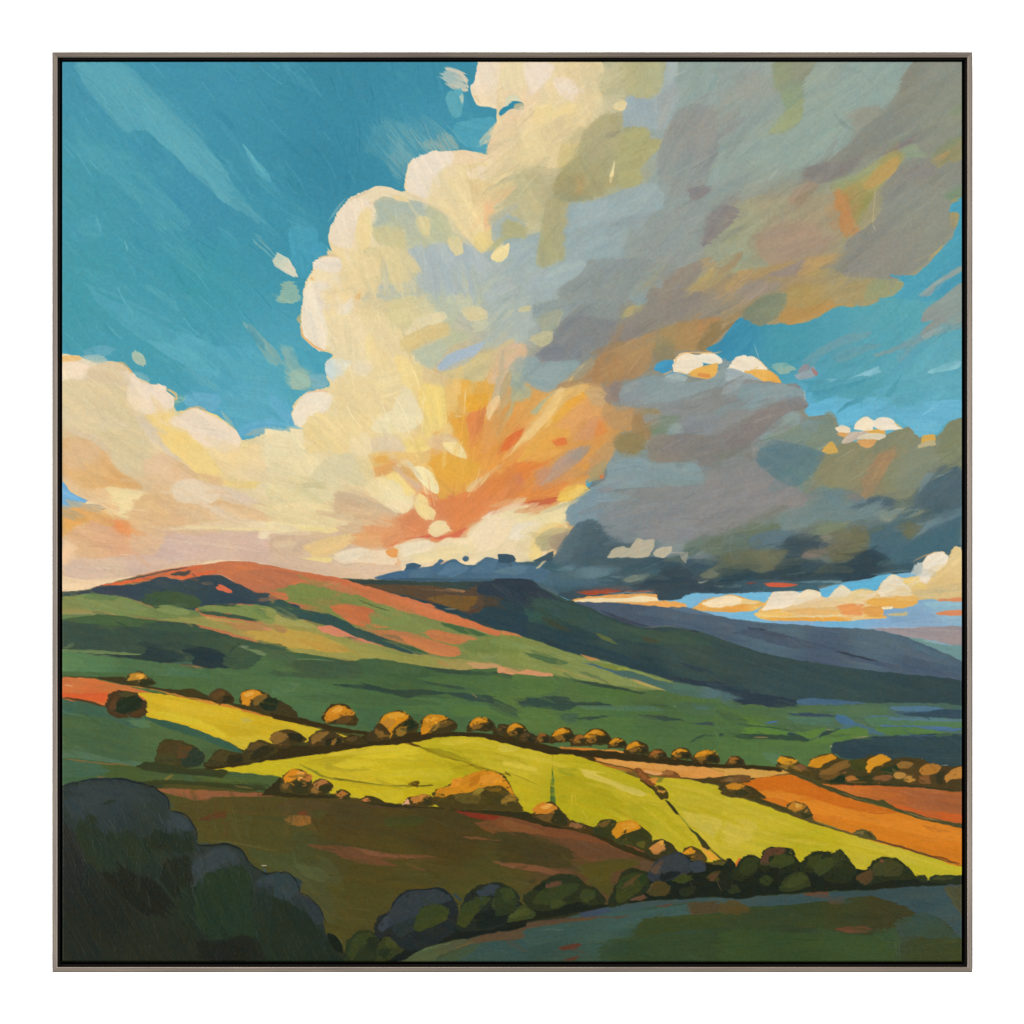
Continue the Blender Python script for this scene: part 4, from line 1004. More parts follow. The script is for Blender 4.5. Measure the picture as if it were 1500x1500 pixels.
p("590,460 620,445 730,420 790,410 800,370 850,365 890,380 870,400 960,380 1010,340 1030,345 1000,375 1090,340 1150,370 1220,380 1300,330 1370,340 1420,310 1480,330 1470,350 1520,370 1640,390 1700,420 1620,480 1500,485 1300,490 1000,495 840,495 700,480","4e6f87@1000,420 4d6b80@1350,420 4a6a83@720,450 44606f@1000,485",2.5,-8)
p("1150,340 1170,322 1195,332 1185,352 1160,355","48657800"[:6],1.5,0); p("790,410 812,368 890,380 850,395","3f5d71",2.5,10); p("1390,350 1420,312 1480,335 1450,355 1400,365","42606f",3,20)
p("1000,430 1080,360 1150,380 1190,400 1100,450","58798f",6,-20,.9); p("1200,420 1290,350 1370,350 1330,430","54748a",7,-20,.8); p("800,450 870,400 960,400 900,460","567489",7,-20,.8); p("1350,420 1450,380 1560,390 1500,440","5c7b8c",7,-8,.8)
s("620,470 900,470 1200,475 1600,470",22,"3f5868",.8,4)
T(2,2)
p("-40,312 20,310 50,320 66,342 40,362 -40,362","3d546300"[:6],2,10); p("180,352 250,318 310,285 295,345 210,362","44586200"[:6],3,-25); s("195,400 260,350",16,"e6cfa0",.8,2)
# ---------------------------------------------------------------- bright gap on the horizon, right
G('sky3', 'painted_sky')
T(2,3)
p("-700,580 -420,600 -40,560 150,555 440,545 560,540 700,490 860,470 940,440 1140,430 1460,400 1460,900 900,850 -700,800","77b9d7@150,580 67b2d4@600,540 64b2d2@860,490 83aacb@400,720 87abc9@1000,720 90b6c8@1350,630 85a5c2@1250,760 7bb9d6@-300,600 80aecb@-200,690",2.5,2)
p("1220,615 1460,602 1460,645 1250,648","93b9c8",3,0); p("1000,680 1200,660 1300,700 1000,740","82a3bf",6,0,.8)
G('hstrip', 'painted_cloud', "thin streak of orange and cream cloud just above the dark ridge")
T(2,2)
p("415,600 500,580 650,565 850,558 955,563 965,600 1060,605 1150,635 1100,652 900,642 700,622 500,612","e4a65c",2.5,4); p("430,601 560,583 740,588 860,570 955,585 965,606 700,612 500,610","f2dcac",3,3)
p("950,560 970,600 960,575","3c4c54",1,0)
G('hpuff', 'painted_cloud', "small round cloud with a white top and orange base on the pale blue gap")
p("1165,655 1220,625 1240,600 1340,578 1430,563 1520,590 1620,610 1680,622 1600,645 1560,665 1500,672 1290,672 1200,662","e6ad5a@1300,650 e3a24e@1450,650 e8b866@1600,630",2.5,0)
p("1240,615 1350,575 1430,566 1500,590 1490,620 1350,645 1260,635","f1dab2",3,-4); p("1500,590 1600,612 1560,625 1480,622","e9c98a",3,6)
s("1165,680 1220,690",8,"d9917a",.8,2)
G('hcloud', 'painted_cloud', "long low bank of cream and orange cloud along the right horizon")
T(2,3)
p("160,690 180,662 230,600 270,552 400,543 430,555 490,530 560,545 570,570 620,580 660,530 700,505 755,540 800,533 910,545 940,500 960,480 1020,436 1080,458 1140,455 1190,440 1230,330 1280,295 1335,293 1370,330 1400,265 1440,280 1460,290 1460,590 1250,592 1170,600 1150,625 1080,647 960,642 950,680 990,705 760,725 500,727 250,727 190,715","e8b866@300,690 e6cba0@500,620 e8cf9c@800,580 e2c68b@1350,450 e4bf7c@1150,520 d8bd88@1380,550 e6b05c@950,620",2,-5)
p("215,645 240,590 270,550 400,543 430,555 420,600 380,640 300,655 200,665","eedec4",2.5,-5); p("400,600 440,560 490,530 560,545 572,572 480,605 400,630","ecdcbc",3,-8); p("560,600 620,580 640,590 800,600 780,640 600,650 480,640 420,660 300,690 330,655","e6c894",5,-4)
p("615,580 660,530 700,505 755,542 740,572 660,578","ecddbb",2.5,-15); p("740,570 800,533 910,545 925,560 830,612 780,622 640,595","eace96",4,-8); s("760,560 820,530 910,543",8,"e8c77a",.9,2)
p("925,545 960,480 1020,436 1080,460 1110,490 1140,540 1100,580 950,578","ecddbe",3,-10); p("960,560 1100,520 1150,560 1060,590","e6d0a6",5,-5,.9)
p("1090,485 1140,458 1200,448 1210,490 1240,520 1150,528 1110,505","e8c97f",4,5)
p("1240,520 1290,440 1370,360 1410,265 1460,275 1460,480 1340,510","e4ca92@1400,350 dfc083@1350,480",4,-40); p("1190,470 1190,400 1230,330 1290,298 1340,298 1372,335 1340,390 1280,430 1235,495","ecdfc8",3,-35)
p("1140,430 1160,380 1210,358 1200,430 1180,440","b9c0b8",3,60); s("1150,352 1210,325 1280,296",9,"d9a168",.9,2); s("1140,440 1150,400 1160,370",8,"a9c0c8",.8,2)
p("1140,545 1250,525 1460,490 1460,572 1240,592 1170,575","d0b985@1250,560 d9bd85@1400,520",7,0); s("1300,545 1450,530",16,"b9b38c",.6,3)
p("830,600 1000,575 1175,580 1160,622 1080,647 870,627","e7af58",5,-3); p("900,640 960,640 960,690 830,680 830,640","e3a455",5,0)
p("660,650 690,630 830,623 832,692 720,692","e39a5c",5,-8); p("320,665 660,640 700,690 420,690","e4b672",6,-3); p("160,690 200,668 320,670 420,690 250,705 200,715","eac070",4,3)
p("240,712 500,705 765,703 750,727 500,729 260,724","eaa94b",3,0); s("165,692 320,702 700,694 850,697",6,"f0dc9f",.8,2); s("850,695 990,702",12,"d69a4a",.8,2)
p("950,643 1020,638 1020,652 960,656","efe0bc",2,0); p("985,688 1110,672 1110,692 1000,695","c4b685",3,-2)
s("150,640 180,655",10,"ecc97c",.8,2)
G('redstreak', 'painted_cloud', "thin orange streaks of cloud at the right edge of the horizon")
p("1300,595 1460,583 1460,604 1300,604","d68e62",3,-3); p("1285,682 1350,665 1460,656 1460,692 1340,692","d68a60",3,-3)
G('haze', 'painted_cloud', "band of mauve grey haze low on the right horizon")
p("840,778 1000,773 1100,775 1460,765 1460,895 1330,862 1240,850 1100,830 960,795","9b9092@1100,790 9a8f8f@1350,810",3,5)
s("1200,780 1450,790",14,"a79c98",.6,4); s("820,770 1100,772 1290,765",5,"b9b4b4",.7,1.5)
G('farteal', 'painted_hill', "sliver of teal hillside at the far right below the haze")
p("1090,830 1240,850 1350,880 1460,890 1460,1010 1300,930","6d9191",3,15); s("1200,852 1340,872",7,"9fb5ae",.8,2)

# ---------------------------------------------------------------- hills
G('farhill', 'painted_hill', "slate blue far hill sloping down to the right edge")
T(2,3)
p("-1000,640 -970,612 -700,618 -410,643 -240,685 -60,698 0,713 200,738 400,751 560,762 700,773 800,773 940,790 1100,828 1200,868 1320,920 1460,992 1460,1200 -500,1200","4b5868@-600,680 4e5e6c@-200,760 566b75@300,790 566a76@900,850 4e6270@1350,980 4c5b6b@600,920 4c5a6a@1200,1060 4f5f6e@-300,720",2,10)
p("-300,640 0,720 300,760 200,800 -100,760 -600,680","516170",9,10,.8)
p("100,765 250,790 330,820 385,832 300,828 180,805","3a434e",4,14); s("380,832 560,880 700,915",8,"454e5b",.7,3)
p("655,914 800,945 940,985 900,985 750,951","363e4a",3,15); p("550,900 900,980 1200,1020 1460,1070 1460,1130 1000,1030 700,960 500,930","4c5b6b",7,12)
p("0,800 200,850 400,900 600,900 300,800 100,780","495565",9,12,.8); p("800,800 1000,830 1300,950 1440,1010 1200,970 900,870","586a75",9,20,.7); s("930,975 1080,1010",6,"5d6875",.7,2)
p("1100,840 1240,900 1400,980 1300,960 1150,900","526b78",8,25,.7)
G('midhill', 'painted_hill', "long dark green and navy ridge running down from the centre to the right")
T()
p("488,850 573,851 643,853 713,852 740,848 777,849 791,859 817,873 843,882 871,894 917,913 943,920 973,918 1020,924 1050,934 1090,948 1119,957 1163,966 1252,980 1327,988 1420,1003 1420,1075 1000,1062 800,1000 700,960 560,890","3d4a42@620,870 36424a@760,865 3a4f45@800,900 384b48@900,930 3f5049@1000,960 3a4c4c@1150,1000 34474a@1350,1035 2c4047@820,950 2e3f44@950,1000 384c4b@1250,1040",2,14)
T(2,2)
p("-60,470 0,466 150,470 220,518 330,588 480,645 420,645 250,590 100,570 -60,575","323c46@50,500 354049@300,590",6,15)
p("-60,650 150,700 280,770 500,860 800,960 1050,1070 900,1050 600,960 300,860 -60,790","2f4348",10,18); p("170,590 330,600 500,650 700,740 950,790 1150,800 1300,880 1100,880 800,860 500,790 300,690","3c514a@400,680 3e5347@1100,840",12,14)
p("100,640 250,700 200,740 60,700","3a5a50",10,20,.7); p("570,810 650,830 715,877 620,845","5f6b40",6,20,.9); p("220,700 330,740 420,800 300,760","3f4536",8,20,.8)
p("600,660 760,745 1000,790 900,760 800,730","3a4350",6,15,.8); s("870,770 1000,763 1080,765",6,"7b7a68",.6,2); s("1160,785 1220,795",7,"2b3540",.9,2)
p("1090,990 1200,1010 1330,1060 1200,1040","33434a",6,15,.9); s("530,900 700,960 900,1000",20,"33484a",.6,5); p("850,830 960,840 980,870 880,860","4a4a38",7,15,.7)
p("1000,1070 1200,1100 1540,1170 1540,1250 1130,1222 1200,1205 1380,1220 1450,1185 1300,1150 1100,1110","2f3d46",4,9)
T(2,1)
p("350,472 500,480 700,475 900,500 640,505 480,498","3a4640",4,3); p("500,500 640,500 900,508 1170,535 1230,505 1260,550 1290,600 1270,650 1200,690 1100,650 950,620 800,570 640,540","5d4a36@800,540 59483a@1100,600",7,12)
p("930,590 1000,565 1250,580 1220,620 1180,665 1100,650","735730",6,10); p("1040,528 1170,535 1160,552","96704f",3,3); s("880,530 990,535 1120,545",8,"8a6a4c",.7,2); s("1170,690 1270,640",16,"4f3c30",.8,3)
p("520,525 760,570 1050,640 1200,690 1290,650 1300,600 1420,590 1540,650 1540,820 1300,745 1000,655 700,585","2b4149@900,600 2f434a@1400,700",7,15); p("1240,555 1250,500 1330,480 1540,470 1540,600 1350,572","323e49",6,10); p("1290,580 1400,580 1380,620 1280,640","4d4336",5,5,.9)
s("1030,652 1110,655",5,"b9a68a",.7,1)
G('hill', 'painted_hill', "broad green hill with an orange sunlit summit at the left")
T()
p("80,869 110,867 135,862 180,850 225,838 290,828 337,825 370,828 420,836 480,850 505,859 560,877 640,901 740,926 800,946 880,969 985,999 1060,1018 1000,1040 600,1000 300,1010 80,1000","c4724c@340,838 c4724c@260,842 c4724c@420,848 50584a@110,866 c4724c@560,880 788048@500,905 7a8a52@150,895 76824c@700,960 4c6040@150,960 6b7c46@850,975",1.8,14)
T(2,0)
p("320,503 480,470 690,430 880,388 1000,368 1090,353 1230,358 1500,408 1840,470 1920,500 2400,640 2100,640 1800,560 1560,530 1450,585 1330,540 1270,545 1180,520 1090,470 1040,440 960,440 800,470 700,450","ca774d@1200,390 c4734c@1500,480 b9704f@1200,480 c97048@1700,520 c8754c@2100,600",3,12)
p("1060,470 1150,420 1300,400 1500,430 1480,560 1330,540 1200,500","b7714f",10,18,.8); p("260,513 320,500 500,465 700,447 640,462 500,492 330,510","d8683e",3,-10)
p("680,430 830,395 940,380 880,420 760,440","cf6d45",4,-12); p("740,460 860,430 1030,412 960,440 830,470","d3683f",3,-8)
p("40,572 110,560 200,540 260,512 500,500 640,462 700,450 745,462 800,472 880,455 960,442 1040,440 1140,490 1280,550 1370,560 1450,610 1540,640 1540,720 1290,632 1150,622 900,642 880,672 700,642 640,642 500,592 400,572 250,562 110,575","3b4a50@700,520 3c4650@300,540 36464e@1100,580 3a4a4e@1400,640",3,15)
p("520,590 600,560 720,540 870,570 930,600 900,650 700,642 640,650","40553c",8,15); p("1010,518 1040,500 1110,533 1115,548 1080,550 1030,535","d66c4c",3,25); p("920,490 980,480 1000,500 940,505","6e5c4c",4,0,.9)
s("450,472 560,450 700,415 835,393",8,"3a4a4e",.95,2); p("730,432 855,412 865,432 800,447","4d4a47",4,-8); s("690,445 760,465 830,472",5,"d8805c",.8,1.5); s("1000,440 1045,438 1140,490",5,"cfa58c",.7,1.5)
s("110,565 40,572",10,"34444c",.9,2)
p("40,580 110,575 200,565 250,560 420,580 540,620 640,652 700,640 900,670 940,700 1000,740 900,745 700,730 500,690 300,685 40,722","76874f@500,650 7d8c52@200,610 6f7f4b@700,690 84894f@150,660",5,10)
p("150,600 320,580 500,620 600,660 400,660 200,650","7f8c56",9,14,.8); p("200,560 260,555 400,580 300,600 180,580","5f7a4a",6,10,.8); p("40,655 300,665 400,692 40,690","958c55",7,2); p("40,690 300,688 200,705 40,715","6a8050",4,0)
p("640,645 700,625 860,665 800,690 660,670","819056",8,14,.9)
p("900,640 1150,630 1300,630 1540,700 1540,800 1300,735 1130,690 940,672","778850@1100,660 72854a@1400,720",6,14)
p("650,720 940,705 1200,735 1540,800 1540,930 1300,860 1100,800 900,750","9a9351@1000,740 a8934d@1350,830 8f8f50@800,735",7,14)
p("955,700 1110,730 1090,742 960,722","b89257",4,8); p("1090,745 1260,738 1400,780 1330,790 1130,782","b08452",6,8); p("1310,775 1370,775 1400,788 1350,795","c98a68",3,8); p("1180,800 1330,790 1540,812 1540,910 1350,870","ba9a4b",6,12); s("1230,825 1370,810 1330,830",6,"a39a58",.8,2)
p("905,665 1070,680 1300,725 1250,732 1070,703 960,690","3e5341",4,8); p("975,626 1150,624 1130,637","3c5341",2,2)
p("40,722 150,715 320,690 560,720 640,727 890,752 915,772 1100,820 1300,872 1540,915 1540,1060 1200,1045 1000,1020 700,990 400,960 200,935 40,930","425440@400,750 3b4d42@300,850 3c5040@900,850 40553f@1300,930 3a4b3f@700,900",4,8)
p("40,722 320,690 560,720 640,727 540,765 200,745","4a613e",7,2); p("560,740 890,755 915,772 1000,800 800,800 560,800","3f5441",8,5,.9); p("200,800 500,770 900,830 600,880 250,870","3a4c41",14,6,.7)
p("1140,880 1230,905 1540,950 1540,985 1300,945","6f8157",5,8); s("1160,890 1220,890",14,"7a8a72",.7,3); s("1100,930 1160,870",12,"33483c",.8,3)
p("40,905 300,915 560,938 540,950 300,945 40,930","6a7f52",4,4); p("80,870 110,872 100,900 60,900","5f7050",4,0,.8)
p("60,925 380,942 560,938 590,890 640,900 770,922 770,985 640,992 500,965 250,940","2d3d3b",5,4); p("790,910 890,900 900,892 960,893 1040,920 1070,942 1050,1000 1100,1020 1060,1035 960,1025 870,995 880,952","2b393b",4,5)
p("560,890 700,920 800,930 850,950 760,970","2f403f",6,8,.9); p("740,990 860,985 870,1000 760,1002","4a6350",3,2)
p("40,932 300,952 700,992 1000,1032 1300,1052 1540,1062 1540,1240 1350,1170 1280,1185 1100,1165 860,1165 600,1145 450,1085 250,1095 40,1085","4d6b48@600,1080 577b52@150,980 4a6744@1300,1120 4d6b46@1000,1130",4,6)
p("40,945 200,980 180,1020 40,1060","5b7e54",9,5); p("700,1020 1100,1060 1200,1160 900,1150 640,1100","507150",14,8,.7); s("1050,1030 1250,1045 1500,1062",14,"33453b",.8,3); p("1180,1180 1400,1110 1540,1180 1540,1250 1300,1180","45613f",8,14,.8)
s("700,1080 750,1020",5,"7a9070",.5,1.5); s("1390,1110 1410,1080",5,"7a9070",.5,1.5)
T(2,1)
p("0,530 160,490 330,530 480,560 620,620 800,650 1000,720 1250,790 1540,870 1540,1020 1250,990 1080,880 800,800 560,770 400,700 240,640 0,600","7a8349@300,580 80884d@800,720 7b8449@1300,880 828a52@1450,950",6,16)
p("60,540 200,500 330,540 200,580 90,590","78864a",8,14,.8); p("40,580 40,540 0,520 -60,560 -60,620 0,590","8a7f4e",6,20,.8)
p("420,505 560,538 760,588 1000,657 1200,727 1330,777 1540,835 1540,858 1300,805 1100,752 900,702 700,642 620,592 520,562","c9774c@800,630 cc7549@1250,770 bd7148@520,540",4,16)
p("-60,550 30,555 60,590 0,600 -60,580","c8734b",4,10); p("100,490 330,480 520,555 420,560 330,530 160,495","b97a50",7,10,.8)
p("310,640 380,622 530,640 592,668 545,762 470,752 400,710","c57349@450,690 bb6c44@480,660",4,15); p("700,690 775,688 765,706","b87c4e",4,8); p("910,800 960,778 1130,820 1195,862 1100,872 960,842","c0794a",4,14); p("755,820 960,850 1120,898 1125,940 1040,957 900,912 800,862","c67c4c",4,16); p("1110,810 1250,842 1170,852","b87e4e",4,10); p("560,745 695,775 600,770","bb7d4c",4,10)
p("700,620 800,640 850,670 740,660","b9764a",5,15,.8); p("200,600 330,590 400,620 300,640","8a7f4a",7,10,.8)
p("560,690 700,660 850,720 700,760 600,750","7f8c50",8,14,.8); p("1130,870 1300,850 1500,930 1420,960 1200,930","708046",8,14,.8); p("1250,930 1540,960 1540,1010 1300,990","848c54",6,8,.9)
s("495,598 600,635 695,668",8,"46583a",.9,2); p("1000,738 1200,778 1345,832 1130,802","4a6641",4,16); s("1190,765 1350,830",6,"8a9a58",.8,2)
p("-20,585 100,640 240,672 330,690 480,770 640,830 800,890 895,938 830,938 640,885 480,832 300,762 150,722 -20,690","36504b@300,710 3a514a@600,840",4,22); s("0,600 100,650 230,690",10,"46603f",.8,3); p("670,843 800,880 945,937 900,935 780,890","41603f",3,20); s("640,850 720,875 860,925",6,"74884c",.8,1.5)
p("225,768 330,758 480,830 645,882 590,882 430,832 340,838 270,805","d18464",4,18); s("430,826 500,845",7,"34464a",.9,2)
p("-20,690 230,772 270,802 430,840 645,888 830,937 1000,962 1250,982 1540,1017 1540,1060 1200,1042 900,1012 640,972 520,977 350,962 100,930 -20,900","98944f@500,910 9f964f@100,740 8f8f4c@800,970 a08f55@1250,1010",5,14)
p("-40,780 200,800 430,900 400,932 200,910 -40,880","bb9c4a",7,16); p("-20,700 150,722 235,772 100,762 -20,742","a39c58",6,16); p("100,840 300,870 420,910 300,930","b89244",8,16,.7); p("1180,990 1540,1020 1540,1058 1250,1035","c09664",5,5); s("830,950 1000,965 1200,990",10,"8a8a48",.7,3)
G('valley', 'painted_hill', "dark green valley slope of long brushstrokes in the middle distance")
T()
p("80,985 420,1000 700,1010 1000,1030 1420,1050 1420,1150 1150,1140 800,1105 500,1085 300,1040 80,1030","48663f@300,1020 466341@600,1075 4a6840@900,1090 4b683e@1150,1110 2c4048@1380,1110",2,10)
T(2,1)
p("-420,1030 -200,1030 -40,905 120,930 340,962 420,982 520,970 600,965 900,1015 1050,1042 1540,1065 1540,1560 900,1450 0,1340 -200,1230 -420,1180","405a3d@300,1000 486843@300,1200 45623f@1000,1150 4a6840@1300,1250 4a6844@-200,1130 3f5a3c@900,1060",3,8)
p("-20,970 200,972 480,990 525,1080 300,1092 100,1082 -20,1062","40563f",6,3); p("500,970 620,968 900,1020 880,1060 600,1040","445e40",7,10,.8); p("905,1015 1200,1045 1540,1062 1350,1072 1000,1052","34493b",4,3); s("0,965 200,970 350,980",6,"7f9a70",.6,2)
p("-60,1082 350,1132 700,1192 1540,1255 1540,1360 600,1300 -60,1345","4b6b45@200,1200 4b6a42@1000,1270 46653f@600,1240",6,6); p("-40,1120 120,1120 60,1190 -40,1190","557553",8,0,.8)
p("100,1200 600,1190 1000,1250 700,1260 200,1230","44603f",9,4,.8); p("1050,1260 1540,1270 1540,1340 1100,1320","4d6d3d",9,4,.8); p("500,1290 640,1290 620,1400 520,1380","406044",9,60,.7)
p("325,1130 560,1130 700,1160 880,1160 1055,1182 960,1195 880,1195 800,1217 690,1182 480,1152","2f443b",4,5); p("490,1110 600,1140 540,1130","2b3f38",3,10); p("915,1117 980,1090 1120,1100 1255,1152 1130,1157","374c3d",4,5); p("1040,1180 1240,1190 1540,1225 1540,1260 1200,1227","34493f",3,6); p("860,1090 1100,1075 1300,1130 1540,1155 1540,1200 1250,1162","476640",6,8,.9); s("1200,1185 1240,1210",7,"a08a5a",.7,1.5)
T(2,2)
p("-40,1055 300,1072 450,1095 850,1170 1050,1150 1130,1195 1540,1240 1540,1560 800,1560 600,1450 300,1450 100,1400 -40,1370","4c6741@300,1200 527040@100,1150 47623f@900,1220 4e6d3e@700,1400 4a683f@1300,1420 54703d@200,1330",3,6)
p("-40,1090 300,1100 360,1120 250,1195 -40,1175","536f3d",6,4); s("300,1080 330,1130",6,"6f8a5c",.5,2)
p("425,1100 600,1120 895,1187 800,1182 600,1142","34483b",3,9); p("460,1150 700,1160 850,1190 700,1200 450,1190","4d6b3a",7,6,.9)
p("30,1212 200,1210 260,1200 400,1210 440,1240 600,1238 730,1270 600,1272 450,1267 400,1300 330,1290 200,1272 90,1250","344940@300,1240 33463d@600,1255",4,4); p("-40,1240 100,1250 200,1275 -40,1250","3c5545",4,4)
s("780,1268 860,1262",8,"34483c",.9,2); s("910,1255 1040,1262",9,"3b4f45",.8,2)
p("350,1312 480,1262 800,1280 1000,1300 820,1330 660,1332 450,1352 400,1372","49693f",7,0,.9); p("340,1310 460,1310 420,1370 370,1360","415a48",7,10,.8); p("450,1262 900,1262 1000,1290 700,1292 480,1280","4f6f58",6,2,.8)
p("830,1320 960,1325 1110,1345 1050,1357 900,1345","36493f",3,5); p("430,1342 560,1330 665,1323 560,1347","34483c",3,-3); p("1170,1372 1350,1360 1360,1330 1430,1340 1410,1370 1540,1390 1350,1392","344a4b",3,4)
s("1150,1497 1240,1448 1270,1445",14,"33473b",.95,2); s("1260,1447 1340,1455 1475,1452",9,"33473b",.9,2); s("1010,1392 1080,1402",6,"3c5640",.8,2)
p("1180,1250 1290,1270 1280,1287 1190,1280","4c7086",4,3,.9); p("1050,1240 1250,1240 1540,1260 1540,1330 1200,1320 1080,1280","47624a",10,3,.7); s("1060,1262 1080,1268",12,"7f9c90",.6,2)
p("-20,795 100,822 300,892 480,952 600,977 780,1032 1060,1112 960,1112 870,1120 1010,1167 700,1132 450,1092 300,1062 -20,1015","7d884e@200,920 7d8a52@600,1080 788548@50,850",3,16)
p("-20,790 60,805 110,830 60,822 -20,812","bd7a4c",3,12); p("470,940 600,975 530,975","b78552",3,15); s("600,975 800,1035 1060,1110",10,"8a9a55",.8,2)
p("480,990 600,1000 800,1050 1000,1110 1060,1117 1300,1150 1460,1180 1380,1222 1100,1192 900,1132 750,1082 620,1032","46645d@800,1090 4a675a@1100,1150 506b70@1380,1190 47636a@650,1030",5,15); p("540,985 760,1022 755,1045 650,1030","707d3b",4,12); s("700,1025 770,1030 750,1042",12,"94a048",.8,2); s("480,1000 530,990",8,"848c54",.8,2)
p("130,928 300,960 395,992 340,1007 200,972","4c6645",6,16); p("0,860 140,880 200,910 60,900","7d9058",7,12,.8)
p("-40,1012 150,1035 305,1065 292,1077 100,1067 -40,1057","cb8f66",3,8); s("290,1022 400,1050 560,1100",7,"b98a58",.7,2); p("740,1080 870,1112 1015,1167 900,1142","a99a58",3,18); s("800,1095 870,1115",8,"b9855c",.8,2)
p("1050,1120 1120,1130 1200,1160 1060,1160","4f7060",6,10,.7)
T(2,3)
p("-60,1190 400,1250 1460,1262 1460,1560 -60,1560","4b6748@300,1330 4a6650@800,1350 48645a@1200,1320 4d6c3f@200,1450",3,4)
p("-60,1170 -40,1172 200,1190 430,1230 400,1262 270,1272 150,1250 -60,1262","2e3b46",4,7); p("-40,1185 40,1190 0,1208 -40,1205","46608a",3,0,.9)
p("415,1232 480,1215 620,1220 855,1245 640,1257 430,1252","46637b",3,2); p("1000,1267 1200,1262 1380,1285 1460,1285 1460,1305 1100,1307","4f7289",4,2); p("825,1327 1000,1318 940,1342","4d7088",4,0,.9)
p("1035,1302 1200,1295 1460,1285 1460,1342 1250,1332 1060,1317","334a58",3,1); p("355,1312 560,1308 670,1325 500,1332","34495c",3,2); p("140,1345 210,1340 310,1365 240,1372","4466a0",3,5); p("655,1330 690,1308 805,1382 680,1372","456a86",5,20); p("840,1340 1000,1330 1460,1352 1460,1402 900,1390","4c7158@1000,1370 4f7452@1400,1380",5,3); p("940,1385 1300,1390 1460,1408 1460,1418 1100,1417","46698c",3,2)
p("660,1265 1000,1270 1000,1310 800,1330 660,1310","4d6b50",8,4,.9); p("1000,1330 1250,1335 1460,1345 1460,1360 1000,1350","54759a",4,2,.6); p("0,1330 140,1330 300,1345 200,1370 0,1350","526f38",5,4,.9)
p("360,1330 640,1340 640,1382 400,1372","4e6f5c",5,3,.9); p("680,1400 800,1372 880,1400 1000,1440 860,1440","46697a",6,20,.8)
p("10,1350 130,1362 360,1412 200,1400","567a3c",4,6); p("10,1390 350,1422 350,1455 0,1432","557b3a",4,4); p("385,1432 480,1420 595,1400 500,1472","56793c",4,-5); p("540,1492 700,1408 780,1410 865,1450 660,1482","557b3e",4,-8); p("900,1400 1200,1400 1400,1440 1000,1450","4f7440",6,2,.9)
s("0,1368 200,1392 400,1418",9,"33483c",.95,2); s("-40,1345 120,1350",10,"3a5244",.9,2); p("350,1442 400,1430 480,1470 530,1482 600,1420 690,1410 600,1448 540,1495 400,1472","2f4540",3,0); s("-40,1440 100,1445 340,1460",12,"34493a",.95,2); p("625,1497 860,1460 1000,1450 1460,1440 1460,1560 600,1560","2c4147",4,-2)
s("600,1413 655,1414",6,"c09a8a",.7,1.5); s("760,1462 860,1452",6,"b98a6a",.7,1.5); s("140,1462 210,1466",7,"b58a55",.7,1.5)
T(3,3)
p("-60,40 360,30 500,68 640,60 640,140 700,180 500,210 290,230 120,215 -60,180","4e6d3f@200,120 4f6d40@500,120",4,3); p("200,140 330,150 300,220 240,200","55785a",7,20,.7); p("-60,20 400,35 500,70 300,60 -60,50","2f453a",3,3,.9); s("150,45 240,45",8,"b58a55",.7,1.5); s("545,60 560,50",8,"c8a070",.8,1.5)
p("500,72 560,50 640,20 780,-20 860,0 870,42 700,70 600,80","53763f",5,-6); p("640,112 700,75 870,42 1000,45 1460,30 1460,250 1300,225 1200,190 1000,185 870,185 700,178","2c4048@800,100 2e444b@1200,120",4,2); p("760,60 900,50 1200,60 1000,100","30474e",12,3,.7)
s("770,48 870,40",7,"a98a70",.7,1.5); s("1050,40 1300,34",10,"47628a",.6,2)
s("1310,225 1370,218",6,"b9a08a",.8,1.5); s("1195,185 1205,180",6,"d5b5a0",.8,1.5); s("625,110 640,100",8,"c8a898",.8,1.5)

soften(('cumulus', 'bank', 'storm'), 4.0, .5)

T()
for q in ((735,175,735,320),(735,410,735,560),(738,560,738,770),(1068,95,1068,470),(1072,560,1072,870),(412,560,412,770),(735,690,860,540)): seam(*q,70,int(q[0]+q[1]))
for q in ((90,752,410,752),(410,754,560,758),(740,750,1070,752),(1070,752,1408,755),(520,410,735,412),(740,412,1080,416)): seam(*q,60,int(q[0]+q[1]))
for q in ((410,890,410,1010),(738,940,738,1075),(1068,990,1068,1110),(310,990,400,1035)): seam(*q,40,int(q[0]+q[1]))

# accents laid wet on top
G('cumulus')
T(0,1)
p("1326,1278 1345,1240 1395,1210 1444,1184 1441,1232 1428,1278 1385,1304 1345,1298","efdda6",1.5,-45,n=1); s("1400,1200 1436,1232",8,"f4e6bc",.8); p("1060,1150 1130,1150 1152,1250 1100,1262 1058,1190","dccfa0",3,75,.9); p("850,1040 890,1020 940,1030 942,1142 900,1130","d5cb9f",3.5,75,.8)
p("320,1180 330,1090 380,1000 440,930 540,905 560,940 500,1010 470,1110 450,1210 380,1210","ecddc8",4,70,.7); p("800,850 832,672 950,617 1110,622 1060,690 950,770 900,880","ecdfcd",4,60,.6); p("210,1340 220,1300 280,1275 375,1280 372,1368","ecdfcb",2.5,5,.9)
T(0,2)
s("680,720 662,800",20,"f0dda6",1,2,0,taper=.4); s("692,665 672,740",9,"eeddaa",.95,2,0); p("680,325 700,300 740,290 765,310 755,345 720,355 690,340","e0d0a3",2,0); p("125,45 310,70 250,180 180,250 132,150","ecddcb",4,55,.6); p("310,150 420,160 460,220 440,300 340,250","ecdcc8",4,60,.6)
T(1,1)
p("840,1190 900,1180 960,1220 1000,1310 990,1345 940,1320 870,1250","eee1b2",2,52); s("795,1130 850,1200 900,1260",24,"e6d4ac",.9,3); p("1030,1030 1120,1020 1150,1060 1172,1122 1120,1110 1060,1080","eedaa2",3,40); p("850,1420 870,1350 920,1370 950,1470 900,1480","eed697",3,70,.9)
